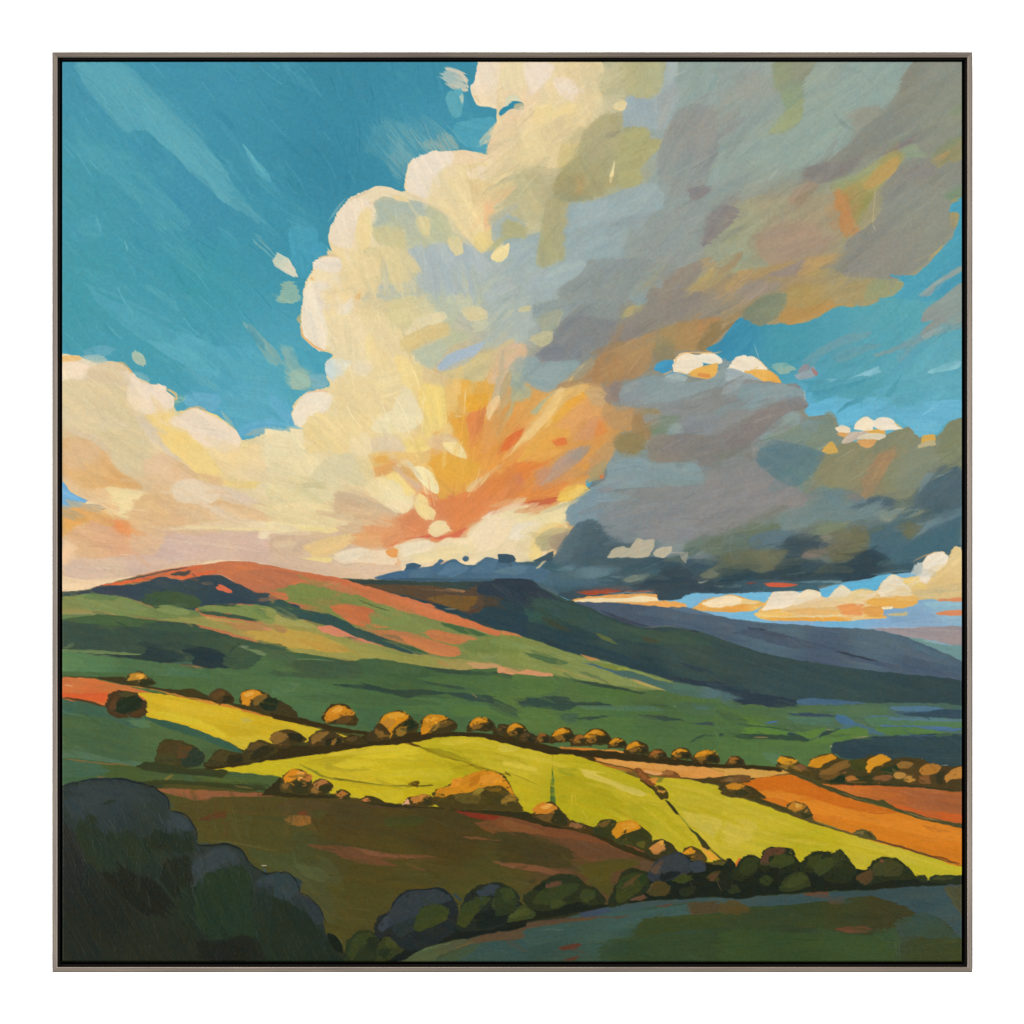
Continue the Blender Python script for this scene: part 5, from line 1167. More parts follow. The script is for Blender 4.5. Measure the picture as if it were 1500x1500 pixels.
p("580,930 640,850 700,820 780,680 850,740 880,800 905,870 850,930 720,965 620,960","ecdfb8",4,10,.6); p("1180,730 1300,720 1300,800 1200,830 1170,780","e3a944",3.5,10,.8); p("1170,860 1230,820 1290,810 1280,900 1250,1000 1200,1070 1190,960","dd8b52",4,-70,.7); p("1300,870 1310,780 1380,720 1380,800 1340,840 1320,885","e9c998",3,-64,.85); p("1370,1060 1420,1000 1510,960 1510,1010 1430,1072","dc8046",4,-30,.65); p("1170,1320 1230,1260 1320,1220 1290,1270 1210,1330","e4be85",3,-38,.9)
p("830,290 880,240 1020,200 1050,240 1000,270 900,300 800,350","e6d9b2",4,-25,.7); p("1150,180 1280,180 1310,240 1200,260 1160,230","d6cca4",4,10,.7); p("980,550 1060,470 1220,410 1290,390 1250,450 1150,540 1020,580","aebcc6",5,-30,.5)
for q in ((1168,680,1160,850),(1100,855,1150,860),(908,680,893,1000)): s("%d,%d %d,%d"%q,6,"f2e2b6",.7,1.5,.2)
T(1,2)
p("0,1130 100,1000 240,830 330,690 380,680 330,800 200,960 60,1080","ebcb8e",4,-52,.7); p("0,1010 60,960 120,940 60,1040 -20,1080","db7540",3.5,-45,.8); p("300,1010 380,990 390,1030 320,1042","da7a46",4,-12,.6); p("440,1230 450,1170 530,1150 500,1210","db9f54",3,-40,.8); p("330,1380 360,1320 430,1290 490,1290 530,1320 480,1360 400,1390","e9c263",5,-20,.6)
p("90,180 160,165 150,200 90,200","cbc59f",3,-5,.9); p("160,370 240,330 300,330 280,400 220,420","bbb999",3.5,-15,.8)
G('bank')
T(2,1)
p("935,165 955,118 1000,102 1040,104 1048,138 1082,163 1045,167 995,203 950,192","e9d6a4",2.5,-20,.85); p("670,290 740,275 738,330 690,320","e2a05e",3,10,.9); p("660,-10 840,-10 800,50 740,50","ebdcb4",3.5,30,.8)
p("760,260 900,222 980,250 900,300 780,320","ecdfc0",4,-10,.6); p("1210,180 1300,90 1370,65 1440,110 1400,240 1260,290","ecdcba",5,-50,.6)
G('storm')
T(0,2)
p("1290,1000 1360,950 1490,980 1350,1120 1240,1210 1260,1090","877f7e",9,8,.85,dry=.15); p("1140,850 1300,830 1250,890 1190,920","888584",6,-35,.8)
T(1,2)
p("640,1250 650,1160 700,1110 780,1095 860,1115 930,1160 1060,1150 1190,1155 1250,1230 1200,1260 900,1250 700,1290","879b9e",2.5,10,.6); p("720,740 740,670 830,630 950,602 1100,640 1280,640 1200,720 1050,760 880,760","8c9d9e",4,-12,.5)
T(2,3)
s("0,60 10,200 0,300 40,370",5,"8b8d7a",.6,1.5,.3)
# ---------------------------------------------------------------- fields
T()
G('valley')
p("80,1013 200,1012 320,1030 400,1046 470,1068 560,1080 700,1082 800,1095 900,1108 1000,1116 1150,1128 1250,1140 1420,1146 1420,1420 80,1420","3f4426@200,1040 4a4a24@600,1090 4b4a26@850,1095 6a5526@920,1122 7d7a2c@980,1150 4a4424@1150,1145 5a4a28@1300,1170 33351f@900,1230 2c2f22@800,1380 3a3a22@400,1180",2,12)
G('leftgreen', 'painted_field', "dull green field at the left edge below the orange strip")
p("80,1018 120,1022 160,1035 220,1050 300,1075 360,1105 430,1128 430,1170 80,1170","4a6340@120,1060 4f6740@250,1090 486040@150,1110 485a36@300,1150",3,14)
T(2,0)
p("40,1210 200,1240 330,1270 400,1335 600,1340 500,1400 300,1330 40,1310","43604a",7,12); s("40,1290 100,1310 200,1330",14,"50704f",.8,4)
p("560,1322 700,1348 900,1402 1100,1490 1200,1580 1080,1530 800,1430 600,1360","3a5a47",5,18); p("480,1350 600,1355 620,1400 500,1390","557452",8,5,.8)
T(3,0)
p("40,120 250,150 400,190 560,200 560,240 300,215 40,195","577259",7,6,.7); p("40,178 400,210 560,240 800,250 1050,290 1430,292 1540,400 1400,392 1000,382 640,372 500,345 300,310 150,335 40,345","485a36@700,310 44603f@150,250 4a5c34@1200,330 47582f@450,290",5,5)
p("40,200 250,205 350,260 40,300","45624a",7,4,.9); p("500,335 700,312 1000,330 1300,350 1355,382 900,372 640,367","3b4023",6,5); s("60,178 160,190 330,212 480,216",7,"a0653a",.8,2); s("690,310 750,285",14,"8a7035",.8,4); p("850,290 1100,300 1300,330 1000,330","52602f",6,5,.8)
s("270,290 320,298",8,"a06a40",.8,2); s("1130,350 1250,365",12,"7a6a35",.7,3)
G('leftorange', 'painted_field', "small orange field at the left edge behind a round dark tree")
T(2,0)
p("40,1088 250,1092 430,1130 560,1165 640,1185 560,1230 350,1210 325,1262 200,1235 40,1212","cb7440@150,1130 c4733c@400,1160 cf6a38@200,1190",3,8)
p("40,1178 200,1188 345,1178 325,1235 200,1225 40,1208","d25e30",4,3); s("60,1130 120,1138",8,"e3a070",.8,2)
G('yellow', 'painted_field', "long bright yellow field at the left between two hedges")
p("515,1178 700,1190 830,1215 950,1230 1080,1252 1200,1290 1330,1320 1540,1375 1800,1440 1960,1475 1900,1500 1700,1500 1500,1480 1400,1500 1300,1510 1192,1540 1100,1495 900,1412 700,1352 575,1328 580,1260 560,1212","cdb131@700,1250 cbb032@1000,1330 c6ab2e@1300,1380 c9b43a@1250,1470 c3b034@1700,1460",2.5,16)
p("700,1230 900,1260 1100,1320 900,1320 700,1290","d3b83c",8,14,.8); p("1000,1380 1200,1400 1300,1440 1100,1450","c0a62c",8,14,.8); p("1165,1350 1200,1340 1240,1355 1190,1370","c3b45a",4,0,.8); p("600,1300 800,1310 1000,1390 1100,1470 900,1390 700,1340","d1c03c",7,18,.7)
s("430,1128 640,1160 830,1208 1000,1242 1200,1292 1540,1362 1800,1420",16,"c57c38",.95,2); s("900,1232 1100,1262",9,"d68a48",.7,2)
G('limefield', 'painted_field', "wide yellow green field across the middle of the picture")
T()
p("300,1127 340,1118 410,1108 466,1103 536,1092 590,1086 650,1077 690,1075 740,1086 800,1097 835,1100 870,1113 905,1128 935,1140 975,1148 1020,1148 1060,1158 1090,1172 1150,1195 1230,1220 1300,1242 1420,1275 1420,1290 1340,1300 1100,1290 1000,1260 930,1235 880,1215 800,1195 700,1188 600,1185 520,1170 420,1150 410,1138",
  "b8b336@400,1130 c0b63c@560,1110 acab2c@700,1150 bbb43d@760,1100 a6a82f@850,1170 b2ae3b@950,1210 b5b13c@1100,1220 b6b43b@1300,1260 b0ac35@690,1095",2,12)
T(3,1)
p("250,200 560,100 760,85 880,120 850,200 600,230 400,260","c5bd3e",9,-4,.9); p("560,270 880,220 1100,260 1050,310 700,330","bab638",8,-2,.9); p("150,205 420,140 560,110 300,230","b0a934",8,-8,.8); p("600,180 900,190 1000,230 700,240","b3ad33",7,2,.7)
p("120,205 300,290 500,325 700,345 960,345 960,352 700,356 480,335 260,290","7d8538",3,8); p("300,205 400,240 560,250 420,265 280,240","a3a037",6,8,.8)
p("300,312 560,340 740,362 1000,362 960,400 800,430 720,470 640,442 440,400 350,340","bcb332@600,400 b3ac2f@900,380",4,6); p("560,400 740,370 780,420 720,462 620,430","bfb93c",6,-20,.8)
s("330,298 420,312 545,330",9,"57562a",.9,2); p("800,337 830,325 876,323 862,357 830,352 808,345","55501f",2,0); s("870,350 960,347",9,"55501f",.9,2); s("700,350 820,348",6,"6a6a2c",.8,1.5)
p("880,95 1150,28 1260,40 1500,108 1560,130 1560,310 1450,285 1250,240 1000,150 900,115","b7b23a@1200,100 bab53c@1400,180 aead33@1100,150",4,10); p("1040,115 1300,130 1540,190 1540,235 1200,160","a6a433",8,10,.8); p("1000,70 1150,35 1240,60 1100,100","bcb73e",6,-10,.8)
p("870,105 1080,135 1220,215 1100,190 960,150","8f9030",7,15,.9); s("760,72 900,110 1000,150 1130,190 1280,240 1450,285",9,"6c6b28",.9,2); s("785,72 885,106",17,"453a1f",.95,2,taper=.4); p("1195,222 1220,222 1282,242 1262,252","453a1f",2,15); s("1410,270 1450,284",7,"6a5a24",.8,1)
p("1060,200 1280,240 1200,280 1080,260","a8a52f",7,12,.8)
T(3,2)
p("-30,90 80,110 60,140 -30,130","c3bd55",5,10,.8); p("0,190 200,235 210,265 0,220","c4bd52",5,12,.9); p("470,240 700,290 885,400 845,420 640,340 500,290","c6c062",6,22); p("360,330 560,370 565,402 430,372","bdb94c",5,12,.9); p("360,200 560,210 700,270 540,250 380,240","b6b336",7,15,.8)
p("330,300 480,290 700,420 745,480 720,522 560,442 330,422","a3a22e",9,20,.9); p("560,270 800,290 935,350 955,420 885,390","acab31",7,22,.9); p("410,440 600,500 740,560 560,580 430,520","a9aa30",10,20,.8); p("750,450 950,480 1100,620 1200,720 1000,650 800,560","a8a930",10,35,.8); p("900,560 1060,620 1180,730 1100,740 960,640","b0b03a",8,30,.8)
for q in ("415,380 430,500","430,375 412,490","440,400 450,490","480,490 520,560"): s(q,5,"cbc45c",.7,1.5,.2)
s("0,262 80,290 210,345",8,"8a8a35",.8,2); s("0,262 40,290",8,"555427",.8,2)
p("1000,300 1200,310 1400,380 1520,470 1520,780 1420,830 1330,790 1240,680 1100,530 960,370","b3b03a@1200,420 b8b243@1350,650 afad36@1400,480",4,18); p("1130,510 1460,590 1440,640 1330,680 1200,620 1120,560","bfba58",8,18,.9); p("1330,650 1500,620 1500,760 1400,790 1320,740","aeac36",9,70,.8); p("1050,400 1300,430 1500,520 1300,520 1100,470","b5b140",9,15,.8); p("1200,620 1320,690 1420,810 1300,740","bab548",7,40,.8)
s("940,350 1090,530 1230,690 1380,830",12,"9a9a38",.9,2)
p("301,235 309,300 317,470 300,470 284,458 290,350 296,290","466f40",1.8,88); s("298,130 300,250",8,"959a32",.8,2); s("290,300 290,440",6,"33583a",.8,1.5); s("308,300 314,430",6,"5f8a52",.8,1.5)
T(3,3)
p("-30,410 100,432 400,542 640,622 900,692 1200,772 1460,855 1460,925 1250,945 1100,930 900,900 700,900 300,880 -30,880","b4b139@200,600 bab546@100,640 b0af35@500,700 b8b440@900,760 b5b53c@1300,880",3,14)
p("-20,580 160,560 150,650 60,730 -20,720","bfb956",9,20,.9); p("250,640 480,660 560,700 460,745 300,690","aeac34",9,12,.9); p("700,700 900,700 1100,760 1200,855 1000,790","bcb847",9,18,.9); p("100,470 300,540 500,640 300,620 100,560","b7b340",9,18,.8); p("1040,850 1180,850 1300,910 1200,930","aeb038",6,20,.8)
G('limefield')
T(3,1)
for q in (("300,160 560,130 760,120",26,"c9c150"),("500,240 760,215 1000,225",22,"b7b02c"),("620,290 860,270 1040,290",24,"c2ba48"),("950,130 1180,200 1300,235",18,"a29c2c"),("1000,90 1200,70 1360,110",24,"c4bc4c"),("1150,150 1350,165 1500,210",20,"c0b846"),("420,330 600,350 820,362",14,"a8a434"),("180,190 420,170 620,190",18,"aaa430")): s(q[0],q[1],q[2],.7,5,.3)
T(3,2)
for q in (("60,150 250,190 420,250",26,"c6be50"),("330,140 560,180 760,260",22,"b0aa2c"),("500,330 700,380 860,470",26,"bdb644"),("380,440 560,490 760,590",24,"a8a22c"),("860,480 1000,590 1120,690",22,"c0b846"),("1050,350 1250,390 1420,470",24,"c3bb4c"),("1180,480 1350,540 1500,600",26,"b0a92e"),("1300,700 1400,740 1500,760",20,"c0b848"),("640,470 800,560 960,660",18,"9f9a2c")): s(q[0],q[1],q[2],.7,5,.3)
T(3,3)
for q in (("30,480 250,550 480,640",24,"c2ba4a"),("150,620 400,690 620,720",26,"c4bc50"),("500,660 750,730 1000,790",22,"b0aa2e"),("900,740 1150,800 1350,870",20,"c2ba48")): s(q[0],q[1],q[2],.7,5,.3)
G('orangestrip', 'painted_field', "narrow light orange field below the far hedge")
T(3,2)
p("345,108 540,115 700,130 820,152 1000,190 1300,240 1425,292 1400,315 1280,325 1150,305 1000,292 800,252 620,212 450,152","d18c3d@700,180 d38f42@1100,250 c47a30@450,130 d5944a@1300,280",2.5,12)
p("350,108 480,130 600,200 760,255 640,222 430,150","a96a2c",5,18); p("560,190 700,180 1000,205 1200,245 1100,255 700,225","d79a4e",6,10,.8); p("560,150 800,160 1000,205 800,190","cd8134",6,10,.8)
p("870,255 940,265 1000,282 900,280","d9a07a",4,10,.8)
p("1290,232 1400,222 1540,230 1540,290 1420,290","d29c48",3,8); s("1300,245 1420,275 1530,300",7,"b07a38",.7,2)
s("430,140 560,190 640,215 800,245 900,280 1200,308 1420,318",9,"4a391d",.95,2); s("600,212 800,262",14,"a8622e",.9,3); p("450,140 540,155 575,195 520,185","41341b",3,25); s("850,250 960,282 1100,300",8,"b5653a",.7,2)
T(3,3)
p("-30,228 200,240 350,255 375,275 200,302 100,302 -30,290","d39f4c@100,260 cf9a48@300,265",2.5,6); s("-30,296 100,305 200,302 390,272",9,"4b4024",.95,2)
G('orangefield', 'painted_field', "broad orange field on the right slope")
p("60,322 200,302 385,280 480,310 560,345 650,382 800,442 1000,492 1200,552 1460,622 1460,850 1200,775 900,695 640,608 520,560 480,485 380,445 350,495 200,432 100,385","cb742e@250,340 d88433@700,530 d07c2a@1300,750 c87030@600,400 d5812f@1000,620 cf7a30@1300,650",2.5,15)
p("80,330 380,285 560,350 800,442 1050,512 900,512 640,472 400,402 150,372","c46a2a",8,14,.9); p("100,392 300,382 560,442 860,542 1050,562 1180,552 1460,645 1460,705 1200,662 800,562 500,522 350,442","d78434",9,14,.9); p("500,560 800,570 1100,660 1300,720 1460,770 1460,830 1100,740 700,620","cf7a2a",9,14,.8); s("1200,595 1290,620 1385,638",14,"a8642f",.7,5,.5); s("1220,610 1330,650",10,"a8642f",.6,4,.5); s("700,480 900,520 1050,520",12,"b8602a",.8,3)
G('redfield', 'painted_field', "rust red field at the right edge above the orange field")
p("575,338 640,338 900,345 1250,362 1460,387 1460,590 1300,555 1100,505 960,452 750,402 640,372","c4692f@750,370 b8602e@1000,420 a95c34@1350,450 b0603a@1250,400",2.5,8)
p("1100,400 1300,400 1460,420 1460,500 1200,470","a55a35",9,8,.8); p("955,458 1100,478 1200,502 1460,532 1460,585 1250,548 1100,505","ca5c28",5,8); s("640,342 900,352 1200,372",9,"c75c28",.8,2); p("800,370 1050,400 1000,430 860,410","c0652c",6,8,.8)
G('brownfield', 'painted_field', "dark brown ploughed field in shadow across the lower middle")
T()
p("240,1150 400,1162 480,1165 600,1180 700,1190 780,1200 850,1222 960,1247 1010,1262 960,1290 920,1310 860,1335 600,1350 560,1370 510,1409 480,1409 430,1330 340,1270 285,1240 245,1190","4f4b24@300,1200 4d4122@500,1190 493e20@650,1230 5a432b@850,1240 4d4522@500,1330 504821@600,1290 484b28@420,1250 4c4a24@700,1310 4b4823@480,1370",3,8)
T(3,0)
p("640,368 900,375 1380,400 1350,418 1000,422 950,452 880,440 750,412","8c5a39",6,4); p("780,470 1000,430 1500,420 1500,540 1100,530 900,570 800,560","52482300"[:6],10,5,.8); p("900,570 1000,520 1100,515 1080,545 1000,562","573c24",5,-12); p("1440,560 1540,540 1540,575 1480,578","8a5f38",5,-5); p("880,620 1300,560 1500,600 1500,760 1200,760 1000,700","524a22",14,15,.7); p("1200,740 1540,800 1540,900 1400,880 1250,800","4a4f2c",14,25,.7)
s("960,690 1200,720 1400,760",8,"6a6a44",.5,3)
T(3,1)
p("-30,480 120,430 330,470 300,530 120,560","544528",14,8,.7); p("155,720 300,725 450,735 700,775 1000,792 800,812 640,812 725,852 560,842 420,812 330,770","70492f",10,5,.95,dry=.15); p("460,735 640,770 860,800 700,800 560,785","85593d",9,8,.8,dry=.3); p("25,572 60,542 180,538 206,568 160,602","8b602f",6,-10); p("100,522 160,508 172,537","6b3d22",4,0)
p("1095,500 1300,530 1540,542 1540,562 1400,575 1200,547","7c3222",6,5); p("1380,545 1500,540 1540,560 1400,575","93291d",4,5,.9); p("1220,588 1380,565 1540,580 1540,635 1350,652","704a2a",7,0); p("1135,670 1250,672 1400,696 1250,687","7d5135",4,5); s("1440,625 1500,620",22,"8a5c30",.8,4); p("1335,825 1500,838 1540,868 1480,862","7e5236",4,8)
p("640,560 880,540 905,592 720,612","444623",12,0,.9); p("200,500 300,510 270,560 200,542","4a4826",8,0,.8); p("0,900 300,800 420,1000 330,1240 260,1150 130,1000","4d5030",20,40,.7); p("100,850 280,880 300,960 180,930","525a38",12,20,.7); p("700,900 1200,840 1500,930 1100,960 800,980","4d4724",16,5,.6); p("340,1000 600,960 700,1000 560,1220 400,1290","4f4a22",16,60,.6)
s("330,1270 400,1335",14,"7a6a34",.6,5,.5); s("800,870 1000,880 1200,905",8,"6a4a32",.5,3,.5)
T(3,2)
p("-30,522 200,562 400,622 560,662 700,692 850,752 945,792 860,802 640,732 400,692 240,662 -30,605","76492c",8,14); p("0,560 160,600 260,650 100,640 0,610","80532f",7,10,.8); p("350,680 720,730 800,790 560,832 400,752","68472d",12,12,.9); s("660,725 730,745",12,"a06a48",.6,3); p("-30,640 300,692 420,762 400,862 -30,832","453d21",12,8,.9); p("-30,830 200,850 345,892 300,907 150,882 -30,850","7e5235",6,8,dry=.15)
p("440,860 700,810 860,832 800,862 700,892 650,1045 560,985 500,902","504b21",10,-10,.9); p("840,830 940,830 920,900 860,870","5e4a33",8,-40,.8); p("570,1000 640,1050 630,1075 590,1040","6a4530",4,45,.9); s("140,960 200,940",26,"3f3a22",.7,6)

# ---------------------------------------------------------------- hedges and trees
def dabs(c, sz, k=1.0):
    """leafy dabs: the paint of a crown stippled into its shade"""
    R = np.random.RandomState(int(c[0] * 7 + c[1] * 3) % 99991)
    key = [q for q, v in RKEY.items() if v == cur][0]
    for _ in range(int(8 + sz[0] * sz[1] / 85 * k)):
        x, y = c[0] + sz[0] * R.uniform(-.5, .5), c[1] + sz[1] * R.uniform(-.5, .5)
        ix, iy = int((x - CX0) / SX), int((y - CY0) / SY)
        if not (0 <= ix < NG and 0 <= iy < NG) or LAB[iy, ix] != cur: continue
        jx = int(np.clip(ix + R.normal(0, 4.5), 0, NG - 1)); jy = int(np.clip(iy + R.normal(0, 4.0), 0, NG - 1))
        if LAB[jy, jx] != cur: continue
        co = np.clip(IMG[jy, jx] * R.uniform(.86, 1.14), 0, 255)
        L = R.uniform(1.6, 4.2); an = np.radians(R.uniform(-70, 40)); wv = R.uniform(.8, 1.7)
        tt = np.linspace(-1, 1, 5); wd = wv * np.sqrt(np.clip(1.05 - tt * tt, 0, 1))
        Q = np.vstack([np.stack([x + np.cos(an) * L * tt - np.sin(an) * wd, y + np.sin(an) * L * tt + np.cos(an) * wd], 1), np.stack([x + np.cos(an) * L * tt + np.sin(an) * wd, y + np.sin(an) * L * tt - np.cos(an) * wd], 1)[::-1]])
        lay(Q, '%02x%02x%02x' % tuple(int(v) for v in co), 1.5, np.degrees(an), R.uniform(.45, .9), 1.0, .1, False, .7)
def tree(pts, base, hi=(), label=None):
    n = len(REG)
    G('tree%d' % n, 'painted_tree', label)
    p(pts, base, 2.6, 20)
    for pt, c in hi: p(pt, c, 3.6, -30)
    dabs(np.array(pts_of(pts)).mean(0), np.ptp(pts_of(pts), axis=0))
def dome(cx, cy, rx, ry, kind='gold', label=None):
    """small hedgerow tree: rounded crown, flat foot, lit from the upper left"""
    q = rng.rand(24) - .5
    n = len(REG); G('tree%d' % n, 'painted_tree', label)
    ang = np.linspace(np.pi * 1.06, -np.pi * .06, 9)
    top = ["%.1f,%.1f" % (cx + rx * np.cos(a) * (1 + .14 * q[i]), cy + ry * .45 - ry * 1.35 * np.sin(a) * (1 + .16 * q[i + 9])) for i, a in enumerate(ang)]
    bot = ["%.1f,%.1f" % (cx + rx * .7, cy + ry * .62), "%.1f,%.1f" % (cx - rx * .6, cy + ry * .6)]
    p(" ".join(top + bot), {'gold': "40351b", 'dim': "43361d", 'dark': "38321c"}[kind], 1.6, 20)
    hi = {'gold': "c98620", 'dim': "955f28", 'dark': "574628"}[kind]
    k = 1.0 if kind == 'gold' else .8
    p("%.1f,%.1f %.1f,%.1f %.1f,%.1f %.1f,%.1f %.1f,%.1f %.1f,%.1f %.1f,%.1f" % (
        cx - rx * .80 * k, cy - ry * .02, cx - rx * .60 * k, cy - ry * .5, cx - rx * .12, cy - ry * .84, cx + rx * (.38 + .2 * q[20]), cy - ry * .62,
        cx + rx * .46 * k, cy - ry * .36, cx + rx * .02, cy - ry * (.34 + .3 * q[21]), cx - rx * .40, cy + ry * (.02 + .3 * q[22])), hi, 3.2, -30)
    p("%.1f,%.1f %.1f,%.1f %.1f,%.1f %.1f,%.1f" % (cx - rx * .7, cy + ry * .1, cx - rx * .1, cy - ry * .15, cx + rx * .1, cy + ry * .2, cx - rx * .4, cy + ry * .45), "8a6229" if kind != 'dark' else "4a3c22", 2.2, 30, .85)
    p("%.1f,%.1f %.1f,%.1f %.1f,%.1f %.1f,%.1f" % (cx + rx * .1, cy - ry * .05, cx + rx * .75, cy - ry * .2, cx + rx * .8, cy + ry * .35, cx + rx * .1, cy + ry * .45), "2c2d1d", 2.2, 20, .85)
    dabs((cx, cy), (2 * rx, 1.9 * ry), 1.6)
    if kind == 'gold': p("%.1f,%.1f %.1f,%.1f %.1f,%.1f" % (cx - rx * .5, cy - ry * .45, cx - rx * .05, cy - ry * .72, cx + rx * .1, cy - ry * .5), "d9962c", 1.5, -20, .8)

G('farhedge', 'painted_hedge', "long dark far hedge running across the yellow fields")
T(2,0)
s("40,1078 250,1082 400,1088 460,1078",9,"4a4224",.95,2,lab=True); p("250,1085 430,1078 470,1105 620,1140 760,1160 880,1158 970,1200 1100,1240 1200,1262 1330,1300 1540,1345 1540,1375 1330,1322 1100,1255 950,1225 830,1205 640,1158 430,1130 330,1105","413a20",2.5,14)
s("40,1208 200,1236 330,1268",14,"4a3a22",.95,3,lab=True)
T()
p("395,1040 440,1052 480,1062 520,1070 560,1075 620,1072 700,1074 745,1078 780,1086 830,1098 880,1100 950,1107 1010,1114 1060,1120 1100,1121 1145,1126 1145,1131 1100,1127 1050,1125 1000,1122 940,1117 880,1111 830,1106 800,1104 755,1093 700,1080 650,1080 595,1090 540,1094 480,1104 400,1114 340,1124 300,1128 300,1118 360,1112 400,1095 450,1092 520,1085 535,1078 500,1074 450,1063 400,1052","382f19",3,10)
T()
G('midhedge', 'painted_hedge', "dark hedge between the yellow green field and the brown field")
T(3,1)
p("-115,402 -60,352 2,300 14,300 30,370 200,400 350,415 520,455 680,462 900,480 1100,480 1300,500 1560,515 1560,550 1300,527 1000,492 760,487 600,472 400,432 200,427 -115,410","34301c",2.5,6); s("400,470 640,485 880,490",6,"5a3a3a",.6,2)
T(3,2)
p("-30,505 120,515 220,545 320,590 420,605 560,645 680,690 800,740 920,790 1000,800 960,830 860,802 700,735 560,668 420,628 240,600 100,560 -30,535","34301c",2.5,14)
G('diaghedge', 'painted_hedge', "broken hedge line slanting down the yellow green field")
p("850,310 880,310 945,360 1000,425 985,440 930,375 860,325","3d371c",2.5,45); p("1000,437 1030,450 1097,530 1075,528","39371c",2,50); s("1090,525 1160,610",8,"8a8d3a",.9,2,lab=True); p("1150,603 1230,670 1285,735 1390,828 1340,800 1290,742 1265,760 1240,745 1225,700","384424@1180,640 3f3a1f@1270,730",2.5,45); s("1280,740 1400,840",8,"6a7032",.8,2)
G('orangehedge', 'painted_hedge', "thin hedge between the yellow green and orange fields at the right")
T(3,3)
p("-60,330 60,330 120,395 200,432 350,485 400,520 420,545 350,515 230,470 120,432 40,415 -60,375","433f21",2.5,20); s("380,510 530,575 800,662 920,690 1100,742 1460,852",10,"5e512d",.95,2,lab=True); s("900,690 1100,740 1200,775 1330,805 1440,840",11,"5b3328",.8,3); s("530,570 700,628",7,"7d8a48",.7,2)
G('redhedge', 'painted_hedge', "dark hedge between the orange and rust red fields")
p("360,268 480,295 560,335 640,360 760,402 900,440 960,437 1000,465 1050,495 1150,515 1250,555 1460,590 1460,618 1250,572 1100,530 950,482 760,430 640,390 540,345 480,315","4b4627@600,360 474a28@1000,480 4d4a2a@1350,590",3,15); s("700,395 850,445 1000,492",7,"9a7a4a",.7,2,.4); s("1080,505 1180,540 1330,570",7,"a98a5a",.7,2,.4)
T(3,2)
G('striphedge', 'painted_hedge', "low hedge between the two narrow orange strips")
p("1180,310 1420,285 1540,290 1540,325 1440,330 1360,345 1200,322","4a3d20",3,3); p("1420,300 1460,282 1540,290 1540,318 1430,318","6b4f2c",4,5); p("1340,372 1390,338 1480,332 1540,350 1590,385 1640,430 1560,425 1470,412 1400,395","433a1f",3,10)
T()
# trees of the far hedge, left to right
T(2,0)
tree("450,1090 470,1060 510,1045 560,1050 585,1078 635,1120 570,1140 480,1115","4a4022",[("465,1100 480,1062 540,1052 575,1075 540,1092 500,1100","b8832f"),("510,1070 550,1058 570,1080 540,1090","dfa03e"),("530,1110 590,1090 630,1118 560,1138","2f331f")],"small golden tree standing alone on the far left hedge")
tree("340,1200 400,1162 460,1168 520,1180 545,1212 578,1245 572,1275 582,1300 540,1335 470,1335 400,1342 360,1320 325,1270","473620",[("380,1270 410,1210 500,1190 560,1240 520,1290 420,1310","26301f"),("400,1190 460,1170 520,1185 440,1205","4a4526"),("350,1240 390,1200 380,1290 350,1290","5a4024"),("490,1300 570,1280 560,1320 500,1330","4d3a20")],"round dark brown tree between the small orange field and the yellow field")
tree("970,1215 985,1175 1030,1153 1080,1165 1120,1200 1125,1235 1050,1250 985,1232","4a3a20",[("990,1190 1030,1160 1080,1175 1060,1210 1000,1220","59432500"[:6]),("1060,1200 1110,1200 1110,1235 1060,1240","2f2d1c")],"small dark brown tree above the yellow field, left of a golden one")
tree("1165,1235 1180,1180 1240,1158 1330,1178 1370,1220 1430,1230 1510,1290 1540,1345 1350,1305 1200,1272","413920",[("1168,1215 1185,1175 1235,1160 1300,1180 1312,1205 1240,1222 1225,1262 1185,1250","d38a22"),("1240,1220 1330,1190 1320,1240 1260,1260","7a5c28"),("1290,1250 1340,1210 1400,1230 1380,1290 1310,1290","27301f"),("1190,1190 1240,1170 1250,1190 1200,1210","e3a645")],"golden tree with a dark trailing bush on the left far hedge")
T(2,1)
tree("255,1340 290,1290 320,1258 380,1248 430,1260 460,1300 500,1350 480,1385 400,1380 290,1370","40361d",[("275,1345 310,1285 370,1257 420,1265 470,1310 420,1340 360,1350 300,1370","c78122"),("370,1340 430,1320 470,1330 420,1370 350,1375","5c4422"),("330,1290 380,1262 400,1290 350,1310","d99a3c")],"golden domed tree at the end of the yellow field")
tree("605,1400 640,1340 680,1305 760,1292 815,1320 840,1350 880,1380 860,1430 760,1440 700,1475 620,1440","443a1e",[("605,1420 640,1345 690,1305 760,1295 812,1325 780,1355 720,1400 690,1470 630,1440","cc881f"),("620,1380 700,1330 740,1350 660,1430","b87f2c"),("790,1360 830,1350 860,1390 820,1420 770,1410","2b311e"),("730,1410 800,1390 790,1440 740,1450","8a6a2c"),("680,1320 760,1300 780,1325 700,1345","d99a30")],"largest golden tree of the far hedge, with a dark right half")
tree("880,1400 890,1350 930,1322 1000,1318 1050,1330 1100,1360 1115,1400 1060,1430 960,1435 890,1430","40371d",[("885,1420 895,1350 940,1322 1000,1322 1055,1335 1000,1365 960,1400 930,1430 895,1437","ca851f"),("1000,1365 1060,1345 1090,1370 1030,1400 990,1400","5f4a24"),("960,1380 1010,1370 990,1410 950,1420","8a6a2c"),("910,1345 980,1328 1000,1345 930,1365","d79730")],"second large golden tree just right of the largest one")
T()
dome(706,1063,22,14,'gold',"golden tree above the crest of the yellow green field"); dome(738,1071,14,11,'dark'); dome(757,1072,19,14,'gold',"golden tree right of the field crest, before two small dark bushes")
dome(772,1082,15,11,'dark'); dome(795,1083,12,10,'dim',"small brown bush at the left end of the orange strip")
